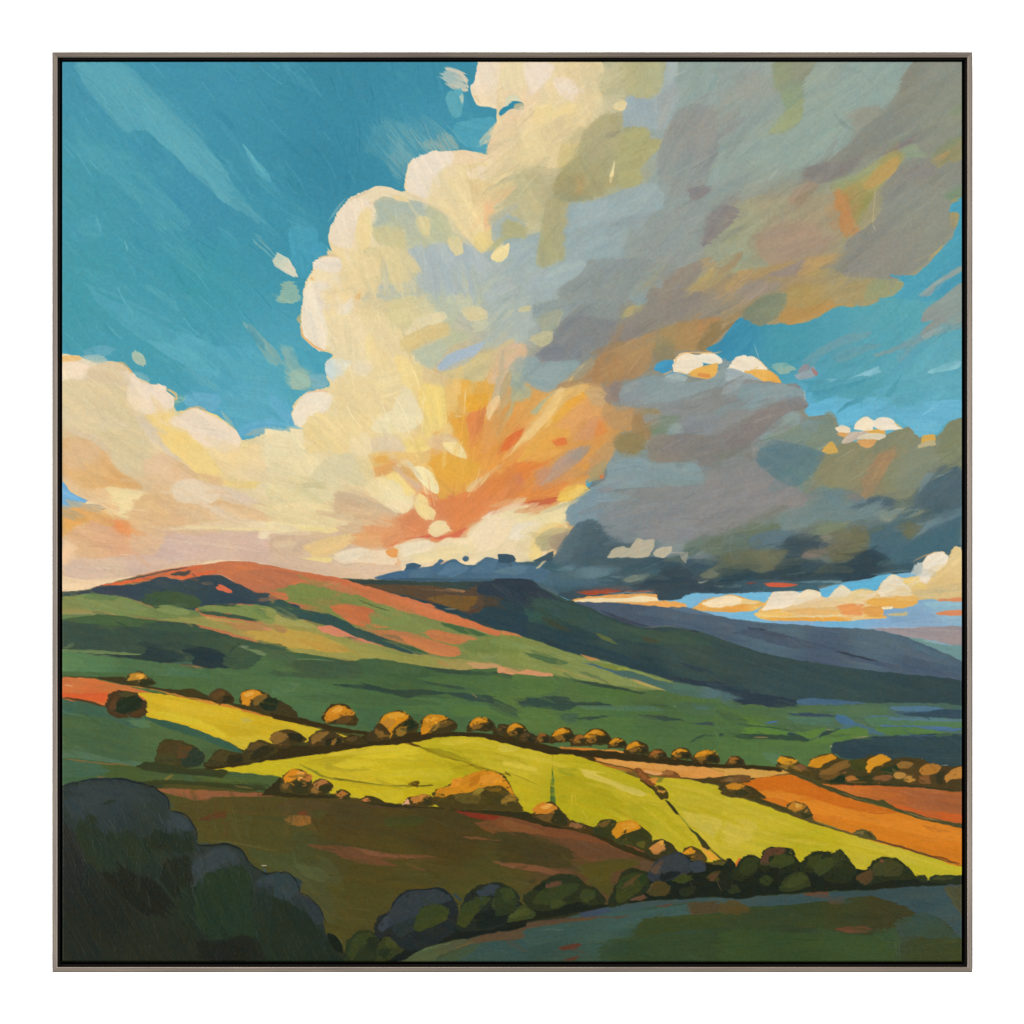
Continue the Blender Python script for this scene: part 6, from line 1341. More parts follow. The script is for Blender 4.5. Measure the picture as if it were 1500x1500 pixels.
dome(826,1079,19,15,'gold',"golden tree above the left end of the orange strip"); dome(851,1086,15,12,'dim'); dome(874,1082,22,16,'gold',"bright golden tree above the orange strip, tallest in its row")
dome(905,1090,15,10,'gold'); dome(933,1097,18,13,'gold'); dome(964,1106,14,9,'dim'); dome(999,1106,17,11,'gold'); dome(1034,1110,20,13,'gold',"golden tree close to the gap at the right end of the orange strip"); dome(1077,1116,14,9,'dim')
T(3,3)
G('righthedge', 'painted_hedge', "thick wood of brown and golden trees above the rust red field")
p("480,270 490,225 500,190 560,160 640,147 700,178 770,190 830,178 880,160 960,153 1010,188 1060,178 1150,173 1215,188 1250,208 1330,222 1400,228 1460,226 1460,385 1200,355 800,345 600,335 520,295","4a3f21@700,260 443d22@1000,270 4a3c20@1300,290",2.5,15)
p("640,300 720,285 725,330 620,332","22301f",3,0); p("750,200 850,188 870,230 820,260 760,250","45461f",5,20); p("940,240 1050,220 1020,285 960,270","2d3a22",5,20); p("560,250 700,260 640,310 560,300","6a4f28",6,-30,.9); p("1060,240 1180,240 1180,330 1100,320","55402000"[:6],5,60,.8); p("1290,250 1350,260 1330,330 1290,320","3a3620",5,70); p("780,290 900,290 880,340 760,335","393a20",5,0)
s("520,300 700,335 1000,345 1450,380",12,"33341f",.9,2); s("760,352 800,345",8,"c0502c",.8,2)
def leaf(pts, c, label): G('tree%d' % len(REG), 'painted_tree', label); p(pts, c, 3, -25)
leaf("490,225 520,180 580,163 640,148 672,175 600,202 570,232 520,230","cc8820","golden crown in the right hand wood, leftmost and above a dark gap"); leaf("640,222 740,188 745,230 640,275 560,280","7c5b2c","brown crown next to the leftmost golden one of the right hand wood"); leaf("855,240 868,190 940,153 1005,182 960,212 900,232 875,268","d49024","brightest golden crown in the right hand wood")
leaf("1190,240 1250,208 1325,230 1290,272 1200,285","ac732f","orange brown crown on the right of the wood"); leaf("1350,290 1400,242 1460,228 1460,302 1390,305 1360,330","b77d37","golden brown crown cut by the right edge"); leaf("1048,212 1100,192 1155,210 1120,238 1060,235","8c6632","dull brown crown right of the brightest one")
for q,c in (("1025,282 1060,263 1112,285 1060,307","b58540"),("1088,312 1120,288 1165,310 1120,327","b58238"),("718,302 760,288 805,310 740,322","ac6d30"),("895,302 960,278 1025,292 960,320","805632"),("1190,300 1250,280 1260,330 1200,340","7a5230")): p(q,c,3,-15,lab=False)
for q in ("540,200","620,240","900,220","1250,240","1400,270","1100,212"):
    c_ = pts_of(q)[0]; gx_i, gy_i = int((c_[0] - CX0) / SX), int((c_[1] - CY0) / SY); cur = int(LAB[gy_i, gx_i]); dabs(c_, (30, 20), 1.5)
G('righthedge'); dabs(pts_of("950,265")[0], (210, 40), .8)
tree("285,225 300,185 315,160 380,167 420,192 500,245 540,300 480,290 400,272 300,240","4b4222",[("300,200 315,165 350,172 420,190 400,212 330,217","d08f24"),("395,240 440,213 485,240 450,252","7c5433"),("300,225 350,215 380,240 320,238","8a6a2c")],"golden tree on the hedge corner above the orange field")
T(3,0)
tree("625,205 640,150 650,100 700,58 800,68 860,90 930,135 945,180 905,232 800,240 640,235","403c21",[("640,140 700,70 800,75 780,140 700,170","4a3f22"),("800,180 860,110 930,140 940,200 880,232 820,232","2e3a2b"),("650,150 760,150 760,220 650,220","464324"),("780,110 860,100 820,180 770,170","54402400"[:6])],"large dark green tree left of the yellow green field")
tree("955,222 980,160 1030,118 1120,138 1195,148 1185,200 1085,217 980,230","403b20",[("980,180 1040,130 1100,150 1060,200","4a4223"),("1090,160 1190,150 1170,200 1090,210","302e1c")],"low dark bush beside the large dark green tree")
tree("1185,155 1220,88 1290,63 1370,90 1405,130 1300,190 1185,205","433b20",[("1210,120 1270,75 1330,95 1260,140","584626"),("1290,110 1390,110 1300,180 1220,180","322f1c")],"dark round bush between the yellow field and the yellow green field")
tree("1355,60 1370,20 1420,0 1480,0 1540,20 1580,60 1520,90 1400,108","493b20",[("1360,60 1380,18 1440,8 1470,40 1400,90","80602f"),("1470,20 1540,30 1560,70 1480,90","2f2d1c")],"brown bush below the tip of the yellow field")
T(3,1)
tree("180,70 205,25 260,-2 320,2 380,30 420,65 330,95 200,105","453920",[("195,60 215,25 270,5 310,20 260,60 215,90","82612f"),("290,60 390,45 380,85 290,95","2d2c1c"),("320,70 360,50 350,90 320,90","86622d")],"brown bush under the end of the yellow field, right of its neighbour")
tree("395,60 430,32 480,30 530,55 560,85 430,90","3f361e",[("420,50 480,38 490,60 440,75","594728")])
tree("540,40 600,-20 640,-40 700,20 680,60 560,65","443820",[("600,-10 650,10 690,40 620,40","7a5a2a")])
G('fieldhedge', 'painted_hedge', "hedge bank along the upper left side of the yellow green field")
T(3,0)
p("510,232 560,203 640,200 800,237 1080,250 1095,265 1050,298 900,285 600,258","383e23",3,6)
# trees of the middle hedge
T(3,1)
tree("5,345 20,288 90,242 160,258 205,312 195,402 100,402 15,385","4a4020",[("20,308 50,265 95,243 142,262 122,292 40,335","d38622"),("125,305 150,255 195,292 185,328 150,320","bb7432"),("110,265 150,262 160,290 130,300","e09a3e"),("20,340 60,320 50,370 20,370","7a5a2c"),("80,330 190,330 180,395 80,395","38361e")],"bright orange topped tree at the left end of the middle hedge")
tree("185,385 200,332 270,306 332,345 322,388 240,407","4b3c1f",[("210,342 270,308 305,330 250,347 240,380","a76e3c"),("200,370 230,350 240,395 210,390","8a6430"),("260,350 325,350 310,388 250,395","37351e")],"brown bush right of the orange topped tree")
tree("345,402 380,372 440,388 442,432 370,428","3f3a1e",[("358,405 392,378 432,395 402,415","a86c33")],"small brown bush with an orange spot on the middle hedge")
tree("508,442 540,416 600,418 665,458 560,465","3f381e",[("518,440 547,420 572,440 545,450","b57040")],"low dark bush with one orange dab on the middle hedge")
tree("775,465 800,428 850,415 900,402 962,422 990,465 900,485","4a3d1f",[("815,432 860,412 905,403 952,420 900,447 840,458","b97a33"),("900,430 950,425 960,460 910,470","3a371e"),("780,460 805,430 815,460","d8a27c")],"orange brown bush left of the big golden tree")
tree("965,435 968,380 1020,360 1060,348 1090,328 1180,288 1240,263 1300,252 1400,278 1450,345 1490,428 1540,510 1300,505 1100,495 1000,485","4a401f",[("970,420 985,372 1060,352 1080,335 1185,283 1262,257 1345,260 1425,312 1465,382 1482,425 1400,352 1280,362 1200,392 1100,402 1000,425","cc861f"),("1080,335 1080,310 1150,300 1122,352 1070,352","d98e2a"),("1250,300 1330,265 1400,300 1330,340 1260,345","d9902c"),("1200,300 1260,270 1240,340 1190,360","b97520"),("1255,402 1320,365 1400,345 1445,402 1400,455 1300,472","453d1d"),("1385,445 1440,408 1492,430 1400,462","8d6d2c"),("1100,405 1200,392 1260,400 1250,460 1120,450","5f5226"),("1210,400 1250,365 1290,370 1240,410","8f7a30")],"biggest golden tree, on the middle hedge below the centre")
T(3,2)
tree("170,540 220,478 280,447 335,480 385,540 408,568 400,612 300,592 200,555","4d3c1f",[("170,502 240,453 322,478 322,502 240,532 190,522","c97f28"),("200,540 300,530 300,580 210,555","6a4f28"),("310,500 390,550 380,600 300,585","37341d"),("230,480 280,458 300,475 250,500","e0a04a")],"golden tree beneath the thin upright green streak in the field")
tree("398,612 412,568 480,590 565,620 560,655 480,645","43371d",[("405,600 420,575 490,600 470,625","8a5f38")],"low brown bush on the middle hedge right of a golden tree")
tree("555,615 600,565 650,558 705,580 685,665 560,652","383b1f",[("580,600 620,570 660,580 620,610","6a5228")],"dark green dome touching the golden topped tree of the middle hedge")
tree("665,650 690,590 780,567 850,600 920,665 925,720 900,765 800,725 680,690","3a3c1e",[("668,642 700,588 800,568 852,610 782,642 742,650 700,683","cf8a20"),("730,600 800,580 830,605 760,630","d99830"),("740,640 760,625 750,655","4a3f1e"),("815,712 880,698 875,740","5a5524"),("680,690 760,680 800,720 700,715","434322")],"dark green tree with a bright golden cap on the middle hedge")
tree("875,760 900,735 920,700 990,683 1062,728 1095,772 1010,800 920,800","3a3820",[("905,742 985,692 1005,742 940,782","bd8040"),("950,710 990,693 1000,720","dba03c")],"dark bush with a tan patch on the lower middle hedge")
tree("1115,782 1130,748 1170,728 1232,758 1275,822 1180,815","4a3e1f",[("1122,770 1172,733 1192,770 1142,787","d08c22"),("1190,770 1240,780 1250,810 1190,805","5a4726")],"small bush with a golden left side near the field corner")
tree("1175,820 1300,828 1350,812 1405,820 1442,860 1420,905 1190,905","45401f",[("1300,840 1360,820 1400,845 1340,870","55502600"[:6])])
p("1440,850 1470,800 1490,800 1460,855","c8703c",3,-40,.9,lab=False); p("1230,730 1340,800 1300,820 1260,780","d9a548",4,40,.9,lab=False)
tree("935,362 960,343 1022,380 1033,410 1010,432 950,402","473c1c",[("955,372 1012,380 990,397","b58434"),("945,355 970,350 975,370","6a5526")],"lone little tree on the slanting hedge line")
tree("808,240 830,232 890,280 945,345 920,350 860,310","7a4a24",[("830,250 880,285 900,320 850,290","8f5a2c")]); tree("975,282 1010,248 1072,265 1105,297 1000,295","7d5028",[("990,275 1030,252 1060,270 1030,285","a06a38")],"reddish brown bush on the edge of the orange strip")
s("870,255 960,275 1000,270",16,"dca05c",.8,3)
p("900,310 960,300 950,340","d28a3c",3,-20,.9,lab=False)
T(3,3)
tree("-65,325 -20,295 60,290 105,310 60,328","6b4c2b",[("-40,320 0,300 60,300 40,318","80603400"[:6])]); tree("-60,400 -30,345 30,330 85,340 135,400 60,425","4f4221",[("-30,345 20,332 92,345 82,372 20,372 -20,370","c28025"),("60,375 120,395 60,415 20,400","3a381f")],"golden bush where the yellow green field meets the orange field")
tree("355,495 370,465 400,443 430,450 465,460 512,510 523,545 480,558 440,558","4f4425",[("365,482 408,447 472,480 422,507 390,505","b97a28"),("400,460 440,460 460,480 420,490","d09a44"),("440,520 520,530 470,555","39391f")],"lone golden bush on the hedge between yellow green and orange fields")
tree("778,642 830,623 892,645 918,682 885,693 800,667","55502b",[("840,640 890,655 890,680","3f3d22"),("785,645 830,630 840,650","7a6a3a")],"lone small olive bush further right on the same hedge")

# ---------------------------------------------------------------- foreground
G('frontfield', 'painted_field', "dark blue green field in shadow along the bottom right")
T()
p("570,1420 600,1400 620,1390 690,1370 760,1357 830,1345 890,1330 1000,1316 1080,1311 1200,1305 1340,1296 1420,1292 1420,1420","3f4f3a@650,1395 35504a@760,1380 3b5a54@900,1340 2f4a38@950,1390 31432f@1150,1390 38505a@1350,1320 33492f@1100,1350 35503a@1250,1390 36422a@1380,1380",3,-4)
T(3,2)
p("-60,1250 200,1200 400,1180 700,1165 520,1200 350,1232 100,1252 -60,1290","52483a",8,-9); p("-60,1290 300,1222 640,1175 1160,1090 1185,1160 900,1200 500,1290 300,1330 -60,1400","375550@300,1290 3b5a55@900,1140",10,-8); p("860,1190 1150,1160 1540,1150 1540,1210 1100,1265 800,1300","38492b",12,-3,.9); p("1155,1082 1540,1068 1540,1105 1180,1160","4d4734",9,-6,.9)
p("325,1372 400,1350 475,1338 440,1372 360,1387","5c3c2e",6,-8,.9); p("355,1442 465,1418 440,1447","563a2e",5,-8,.9); p("935,1097 1060,1083 1000,1112","5c4432",5,-8,.9); p("640,1175 780,1165 700,1190","55483a",6,-8,.8); p("0,1290 120,1280 60,1330 0,1330","4d4438",8,-8,.8); p("640,1112 900,1072 1200,1052 1540,1040 1540,1062 1150,1082 900,1112 640,1152","3a5356",6,-7,.9); p("600,1330 1100,1280 1500,1300 1500,1440 600,1440","33492f",16,-3,.7); p("460,1150 640,1105 660,1140 500,1180","3a4a60",6,-10,.8); s("230,1260 300,1250 380,1255",9,"5a7a76",.6,3,.4)
T(3,1)
p("760,1450 830,1390 960,1350 1100,1320 1180,1290 1240,1295 1540,1232 1540,1300 1200,1340 1000,1420 940,1480","4a5c40@900,1400 52493a@1300,1290 4c5640@1100,1350",7,-14); s("800,1420 950,1365 1080,1335",8,"6a8a62",.6,3,.4); p("1080,1450 1180,1360 1300,1330 1540,1330 1540,1450","355350",10,-10,.9); p("960,1460 1100,1390 1250,1345 1150,1440","3f5540",9,-15,.8); s("1100,1370 1200,1335",10,"80603a",.6,3,.4)
T(3,3)
p("-60,1050 300,1035 600,1018 900,1010 1150,985 1340,978 1460,1110 1460,1310 1330,1190 1150,1130 1000,1065 800,1062 500,1085 250,1102 -60,1100","3a5354@200,1070 385153@1100,1060 3a5355@1350,1200",9,-4); p("330,1130 500,1082 700,1062 900,1045 1100,1110 1172,1165 1050,1232 900,1285 600,1262 300,1192","37432b@700,1150 33452c@500,1200 3a402a@1000,1180",7,-6); p("-60,1165 250,1110 350,1130 500,1182 300,1222 -60,1245","34462f",9,-5,.9); p("-60,1085 60,1078 140,1140 -60,1155","4e4a2e",9,20,.9); p("655,1252 700,1238 855,1228 885,1260 760,1277","5e4732",5,-3); p("440,1028 620,1013 605,1052 500,1042","5c4839",6,-4); p("600,1050 720,1050 700,1090 640,1090","544a3a",7,-4,.7); p("1345,985 1460,970 1460,1160 1400,1085","4c5137",7,60,.9); p("895,1285 1035,1235 1060,1400 950,1360","375235",9,80,.7); p("1040,1200 1200,1140 1330,1200 1440,1320 1200,1300 1060,1280","365045",10,20,.8); p("-60,1270 900,1292 1030,1362 1030,1460 -60,1460","37512f",14,-3,.7); p("1100,1330 1460,1310 1460,1460 1100,1460","3a4a2c",14,-5,.7)
s("1035,1310 1045,1430",6,"5a7a5a",.5,2,.5); s("1060,1330 1062,1420",5,"5a7a5a",.4,2,.5); s("1300,1340 1440,1320",8,"55562f",.6,3,.4)
G('nearhedge', 'painted_hedge', "dark hedge bottom between the big shadowed trees along the front field")
T(3,2)
p("-420,1270 -60,1160 80,1060 130,1100 190,1050 260,1080 400,1080 500,1070 620,1095 640,1100 720,1060 800,1020 900,930 960,830 1040,830 1130,780 1180,820 1300,840 1440,860 1560,820 1560,1048 1280,1047 1100,1062 880,1072 640,1112 400,1160 200,1190 0,1238 -230,1310 -300,1300","20261d",2.5,-5)
T(3,3)
p("-60,900 100,850 300,860 440,830 600,830 760,870 880,880 1100,880 1170,925 1250,945 1340,912 1460,920 1460,962 1150,982 880,1002 600,1012 300,1032 -60,1048","20261c",2.5,-4)
T(3,1)
p("390,1460 410,1400 600,1300 900,1280 1300,1200 1540,1120 1540,1235 1240,1285 1180,1300 1030,1335 900,1370 760,1450","20241e",3,-10)
tree("405,1480 420,1340 480,1270 560,1258 625,1300 640,1460","2d3520",[("428,1400 480,1290 565,1268 612,1310 520,1352 450,1450","374023"),("560,1300 620,1320 610,1400 540,1380","283020")],"small dark olive bush at the bottom edge right of the huge bush")
tree("595,1460 640,1300 700,1262 765,1258 825,1310 760,1395 640,1460","373d21",[("660,1300 750,1270 800,1310 700,1370","3f4524"),("620,1380 700,1380 650,1440","2a3220")],"olive bush leaning on the blue black tree in the near hedge")
tree("595,1260 600,1210 620,1170 690,1130 715,1080 735,1055 800,1008 900,1000 1000,988 1065,1020 1112,1080 1125,1160 1090,1272 960,1352 800,1385 690,1300 620,1310","262c2b",[("618,1242 700,1140 740,1060 820,1012 1000,1000 1082,1060 1000,1092 900,1102 880,1160 760,1212 700,1232 640,1262","333b3f"),("700,1240 820,1180 880,1160 840,1260 740,1300","2c3534"),("885,1122 980,1088 1052,1120 1062,1182 960,1235 860,1262 848,1212","3a4222"),("620,1230 690,1150 680,1230 630,1270","394146")],"blue black rounded tree in the near hedge, left of the brown field's foot")
s("690,1130 715,1080 735,1055 800,1008 900,1000 1000,990 1065,1022",7,"1d2128",.9,1.5)
tree("1105,1250 1140,1110 1165,1040 1200,1010 1260,978 1340,957 1425,970 1492,1030 1510,1140 1400,1225 1230,1262","272d25",[("1235,1012 1332,965 1402,1000 1362,1032 1260,1042","363f45"),("1118,1202 1150,1100 1262,1040 1325,1060 1240,1152 1170,1242","3a4222"),("1335,1112 1360,1030 1442,1010 1475,1070 1380,1122","3c4524"),("1230,1160 1400,1120 1480,1140 1400,1215 1240,1240","20262000"[:6])],"dark tree with olive sides and a blue top in the near hedge")
s("1080,1020 1140,1070",16,"2f4258",.8,4)
T(3,2)
tree("-60,1000 0,975 60,1000 85,1060 60,1125 0,1160 -60,1160","2f3722",[("-30,1000 40,1000 60,1050 0,1080","3a4424")])
tree("15,1205 60,1130 130,1095 195,1160 120,1195","3a4224",[("40,1180 80,1130 140,1115 150,1160","444c28")],"small olive bush at the foot of the near hedge")
tree("110,1050 180,1000 250,938 350,903 455,920 522,980 505,1045 380,1105 250,1135 150,1120","2d3320",[("168,1082 240,1000 380,962 472,970 402,1042 280,1092","374023"),("245,972 340,948 350,975 258,994","624632"),("300,1060 380,1080 330,1120 290,1110","3d4523"),("180,1000 260,945 240,1000","23291d")],"broad dark olive tree with a brown patch in the near hedge")
tree("455,1052 490,988 560,985 635,1060 610,1095 500,1092","2c321f",[("465,1045 500,1000 560,1010 570,1050 500,1075","3b4324")],"low dark bush left of a bare earth gap in the near hedge")
tree("645,1085 665,1030 690,978 740,890 800,867 885,888 915,930 902,1005 760,1085 660,1115","2b311f",[("698,982 780,902 872,902 892,950 820,1032 720,1082","394020"),("755,962 850,898 802,962 740,992","54432700"[:6]),("840,920 890,910 890,960 850,960","2b3a20")],"tall dark tree with a brown streak right of the bare earth gap")
p("790,1065 880,1030 880,1060 800,1075","6a4a35",4,-15,.9,lab=False)
tree("895,905 950,820 1030,778 1100,767 1165,820 1175,885 1080,925 960,965 910,945","34393b",[("918,882 1000,802 1100,775 1152,830 1102,892 1000,912","393e40"),("908,882 985,818 962,902","5a4838"),("980,900 1100,890 1060,925 980,950","23282500"[:6])],"slate blue domed tree in the near hedge under the field corner")
for q,c in (("885,1022 960,945 1045,990 1005,1042","4c4223"),("1055,942 1130,898 1182,930 1120,962","3a4320"),("1265,922 1350,880 1432,920 1380,962","403d20"),("1158,832 1240,818 1265,880 1180,892","39414800"[:6]),("1100,1000 1200,980 1180,1030 1100,1040","2d3220"),("1270,920 1330,900 1310,950","59402c"),("1390,990 1440,970 1480,1010 1420,1030","2f3621")): p(q,c,5,-20,.95,lab=False)
s("905,1010 930,960",6,"7a6a55",.6,2,.3); s("1330,950 1360,1010",5,"8a6a50",.6,1.5,.3); s("1160,950 1175,990",5,"55503c",.6,1.5,.3)
T(3,3)
tree("-60,900 -40,850 0,800 40,880 0,1000 -60,1000","24291d")
tree("10,915 35,850 80,795 130,782 185,800 165,890 60,945","2a301e",[("55,872 110,800 182,802 172,872 90,922","343c20")],"dark olive dome directly left of the tallest tree in the right near hedge")
tree("175,860 190,800 220,750 300,733 375,745 415,785 440,835 420,880 250,910","272d1d",[("248,852 300,770 390,792 402,832 300,872","3c4422"),("188,840 220,757 300,740 348,752 330,778 250,792 240,846","5a3e2c"),("230,880 300,860 300,930 230,930","1f251b")],"dark tree with a reddish brown top in the right near hedge")
tree("440,880 455,815 510,768 620,760 645,800 570,890","2a301e",[("480,850 520,790 580,780 540,870","3a4120")])
tree("570,870 640,775 690,745 750,815 795,890 730,960 590,940","2a301d",[("528,892 560,820 640,800 662,842 562,922","3c4422"),("640,790 690,755 720,810 660,830","343b20")],"dark olive tree with two rounded tops in the right near hedge")
tree("300,1000 360,918 450,888 495,930 505,982 380,1012","343b20",[("330,990 380,925 450,900 480,940 400,985","3f4623")])
tree("785,915 850,880 880,835 910,815 970,795 1055,808 1125,868 1175,935 1000,945 880,975 830,975","2a301d",[("888,902 905,842 1000,808 1082,862 1062,912 950,925","434424"),("795,922 890,872 885,950 840,975","52402800"[:6]),("935,815 960,812 955,835","7a4a35")],"rightmost large dark tree of the near hedge")
tree("1175,945 1185,918 1212,912 1245,938 1230,960","2d3320"); tree("1245,955 1262,918 1285,905 1320,912 1350,908 1385,906 1420,915 1460,910 1460,958","2a311e",[("1270,935 1300,915 1400,920 1380,940","3f4424")],"low dark bushes at the right edge ending the near hedge")
p("185,942 230,908 265,940 230,982","343c20",4,-20,lab=False)
NBUSH = 0
G('frontbush', 'painted_tree', "huge blue black bush filling the bottom left corner")
T()
p("80,1156 92,1151 120,1146 155,1141 190,1144 215,1152 235,1160 247,1172 250,1188 265,1192 277,1205 287,1222 290,1236 310,1237 335,1236 355,1246 368,1266 384,1277 400,1281 422,1282 434,1293 440,1308 458,1322 472,1345 478,1368 490,1374 500,1386 504,1420 80,1420","333c40@150,1180 353f45@230,1210 2c3533@200,1260 282c2c@150,1330 2a3530@300,1310 2b302e@250,1390 343d42@320,1250 333c42@420,1310 2a322f@400,1380",2.2,60)
T(3,0)
p("60,430 150,350 300,320 500,330 640,382 712,442 712,502 692,602 560,682 420,642 300,642 150,592 80,500","353f46@400,450 38424900@200,400".replace("384249 00","384249").replace("38424900","384249")+" 323c40@500,600",9,50)
s("50,352 150,325 250,308 420,308 560,340 640,368 712,432 722,500",13,"1f242a",.95,2); s("200,318 350,310 500,330",6,"2d3c5a",.7,2)
p("695,602 760,512 830,552 882,622 800,642 720,642","39434d",7,40); s("730,500 790,520 840,552 885,620 893,690",11,"20252b",.95,2); s("722,440 745,490",10,"3c5048",.7,2)
p("140,592 250,530 290,642 500,642 560,702 690,692 702,800 500,862 280,882 170,782","2e3832",12,60); p("560,690 700,640 860,640 890,760 720,880 600,800","30393700"[:6],14,60,.8); p("855,882 880,812 1000,742 1092,732 1162,792 1160,832 1050,862 930,942 880,982","39424a",5,-35); s("890,720 950,728 1000,722 1080,713 1180,758 1232,842 1292,882",13,"21262b",.95,2); s("900,700 970,718",7,"34425a",.7,2)
p("895,962 1050,872 1200,852 1240,962 1240,1100 1300,1282 1100,1332 920,1262","2b3a32",10,70); p("1248,962 1300,912 1440,903 1540,940 1540,1025 1450,1062 1370,982 1290,982","38424a",6,10); s("1290,885 1320,900 1400,892 1500,925",11,"24282b",.95,2); p("300,892 480,882 640,962 720,1042 702,1152 560,1152 400,1012","252829",16,45,.9); p("895,1332 1100,1322 1250,1302 1320,1440 900,1440","262829",14,20,.9); p("300,452 400,418 412,430 392,447 310,467","2f3a35",4,-10); p("40,560 150,700 200,900 100,1100 40,1100","2a2c30",14,70,.8); p("1240,1000 1450,1060 1540,1200 1540,1440 1320,1400","2a3532",14,65,.8)
for q in ("70,560 160,800","100,620 210,860","240,690 262,790","850,930 905,1110","545,730 545,770","340,550 400,660","360,560 345,590","820,1120 920,1250","640,930 660,970","780,980 860,1060","1160,880 1160,920"): s(q,4,"4b5352",.7,1.2,.2)
s("1300,850 1335,850",6,"d5cfc0",.8,1); s("1310,865 1330,890",12,"36507a",.7,2); s("595,1350 603,1370",4,"5a605c",.6,1)
p("120,430 300,350 480,355 600,400 560,470 380,440 220,480","3a434a",8,20,.8); p("560,690 640,620 720,650 860,650 880,760 700,760 600,780","2a322d",8,50,.8); p("730,590 770,530 830,570 860,620 790,625","3f4952",6,40,.8)
p("870,870 900,815 1000,752 1080,745 1140,795 1040,845 940,900","3f4850",6,-30,.8); p("1265,955 1310,922 1430,912 1500,945 1400,960","3d4750",6,10,.8); p("700,820 850,800 850,960 760,1040 660,930","262b29",10,60,.7)
s("700,600 690,690 640,760",10,"22282a",.7,4); s("860,890 840,980 870,1080",10,"22272a",.7,4); s("1245,960 1235,1060 1260,1180",10,"22272a",.6,4)
T(3,1)
p("-30,900 30,895 65,905 112,960 102,1022 40,1062 -30,1055","38444c",5,50); s("0,895 40,893 70,905 112,955 125,1020",9,"1f2429",.9,1.5); s("110,950 125,985",7,"34507a",.6,1.5); p("120,1022 200,1070 262,1130 272,1212 230,1232 170,1130","353c45",5,60); s("130,1025 180,1045 240,1105 270,1150 290,1215",9,"20252a",.9,1.5); p("-30,1070 150,1132 250,1242 300,1322 380,1342 400,1460 -30,1460","29322f",12,60,.9); p("300,1280 340,1280 390,1340 400,1400 340,1380","20262600"[:6],4,50,.9)
for q in ("60,1260 140,1400","100,1270 170,1420","160,1290 240,1440","210,1180 300,1400","20,1350 60,1440","250,1330 320,1440"): s(q,5,"434b4a",.45,2,.5)
# last look at the palette: a thin unifying glaze over single regions
def glaze(key, *c):
    IMG[LAB == RKEY[key]] += np.array(c, np.float32)
glaze('limefield', 10, -4, -17); glaze('yellow', 4, -2, -9); glaze('orangefield', 1, -1, -12); glaze('valley', 5, 3, 0)
glaze('frontfield', 4, -3, -6); glaze('redfield', -5, 3, 0); glaze('frontbush', -4, -4, -12); glaze('bank', 3, -2, -4); glaze('cumulus', 1, -1, -4)
# broken colour over everything, then the last bristle marks
T()
scumble(1500,11,(9,30),(4,12),(.25,.55),(90,90,1410,880),5)
scumble(500,15,(14,44),(8,20),(.2,.4),(700,90,1410,850),5)
scumble(1100,12,(8,26),(2.5,7),(.25,.55),(90,850,1410,1300),4)
scumble(350,13,(10,30),(4,12),(.2,.45),(90,1130,1410,1410),3)

def bristles(n, seed, box, jit=9):
    """single hairs of the brush: thin ridges a shade lighter or darker"""
    R = np.random.RandomState(seed)
    for _ in range(n):
        x, y = R.uniform(box[0], box[2]), R.uniform(box[1], box[3])
        ix, iy = int((x - CX0) / SX), int((y - CY0) / SY)
        if not (0 <= ix < NG and 0 <= iy < NG): continue
        l0 = LAB[iy, ix]; dr = np.radians(direction(x, y) + R.uniform(-16, 16)); L = R.uniform(7, 24); w = R.uniform(.5, 1.1)
        t = np.linspace(-1, 1, 7); k = R.uniform(-.1, .1)
        X = x + np.cos(dr) * L * t - np.sin(dr) * k * L * t * t; Y = y + np.sin(dr) * L * t + np.cos(dr) * k * L * t * t
        a = np.clip(((X - CX0) / SX).astype(int), 0, NG - 1); b = np.clip(((Y - CY0) / SY).astype(int), 0, NG - 1)
        if np.mean(LAB[b, a] == l0) < 1: continue
        c = np.clip(IMG[iy, ix] + R.normal(2, jit), 0, 255)
        Q = np.vstack([np.stack([X - np.sin(dr) * w, Y + np.cos(dr) * w], 1), np.stack([X + np.sin(dr) * w, Y - np.cos(dr) * w], 1)[::-1]])
        lay(Q, '%02x%02x%02x' % tuple(int(v) for v in c), 1.2, np.degrees(dr), R.uniform(.35, .8), 0, .3, False, 1.6)
bristles(1500, 21, (90, 90, 1410, 870)); bristles(700, 22, (90, 850, 1410, 1410), 6); bristles(350, 23, (90, 90, 560, 560), 8)

# ---------------------------------------------------------------- the cloth on its stretcher
YC = .0085                                   # the cloth lies this far behind the front of the frame
K = (D + YC) / D
def cpx(x, y): a, b = px(x, y); return a * K, b * K
ax, az = cpx(CX0, CY1); bx, bz = cpx(CX1, CY0)
e = .0004
def canvas_body():
    ys = (YC + .0026, YC + .020)
    vs = [(x, y, z - ZB) for y in ys for (x, z) in ((ax + e, az + e), (bx - e, az + e), (bx - e, bz - e), (ax + e, bz - e))]
    return link('canvas', vs, [(0, 1, 2, 3), (5, 4, 7, 6), (0, 4, 5, 1), (1, 5, 6, 2), (2, 6, 7, 3), (3, 7, 4, 0)], m_cloth(), root)
canvas = canvas_body(); canvas['label'] = 'stretched canvas carrying the painted landscape'
# the rim of the cloth rolls over the stretcher bar
gx_ = np.linspace(ax, bx, NG); gz_ = np.linspace(bz, az, NG)
RR = .0024
def roll(a, lo, hi):
    d = np.minimum(a - lo, hi - a); q = np.clip(RR - d, 0, RR)
    return RR - np.sqrt(np.clip(RR * RR - q * q, 0, None))
drop = np.maximum(roll(gx_, ax, bx)[None, :], roll(gz_, az, bz)[:, None])
PX = np.broadcast_to(gx_[None, :], (NG, NG)); PZ = np.broadcast_to((gz_ - ZB)[:, None], (NG, NG))
CO = np.stack([PX, YC + drop, PZ], -1).reshape(-1, 3).astype(np.float32)
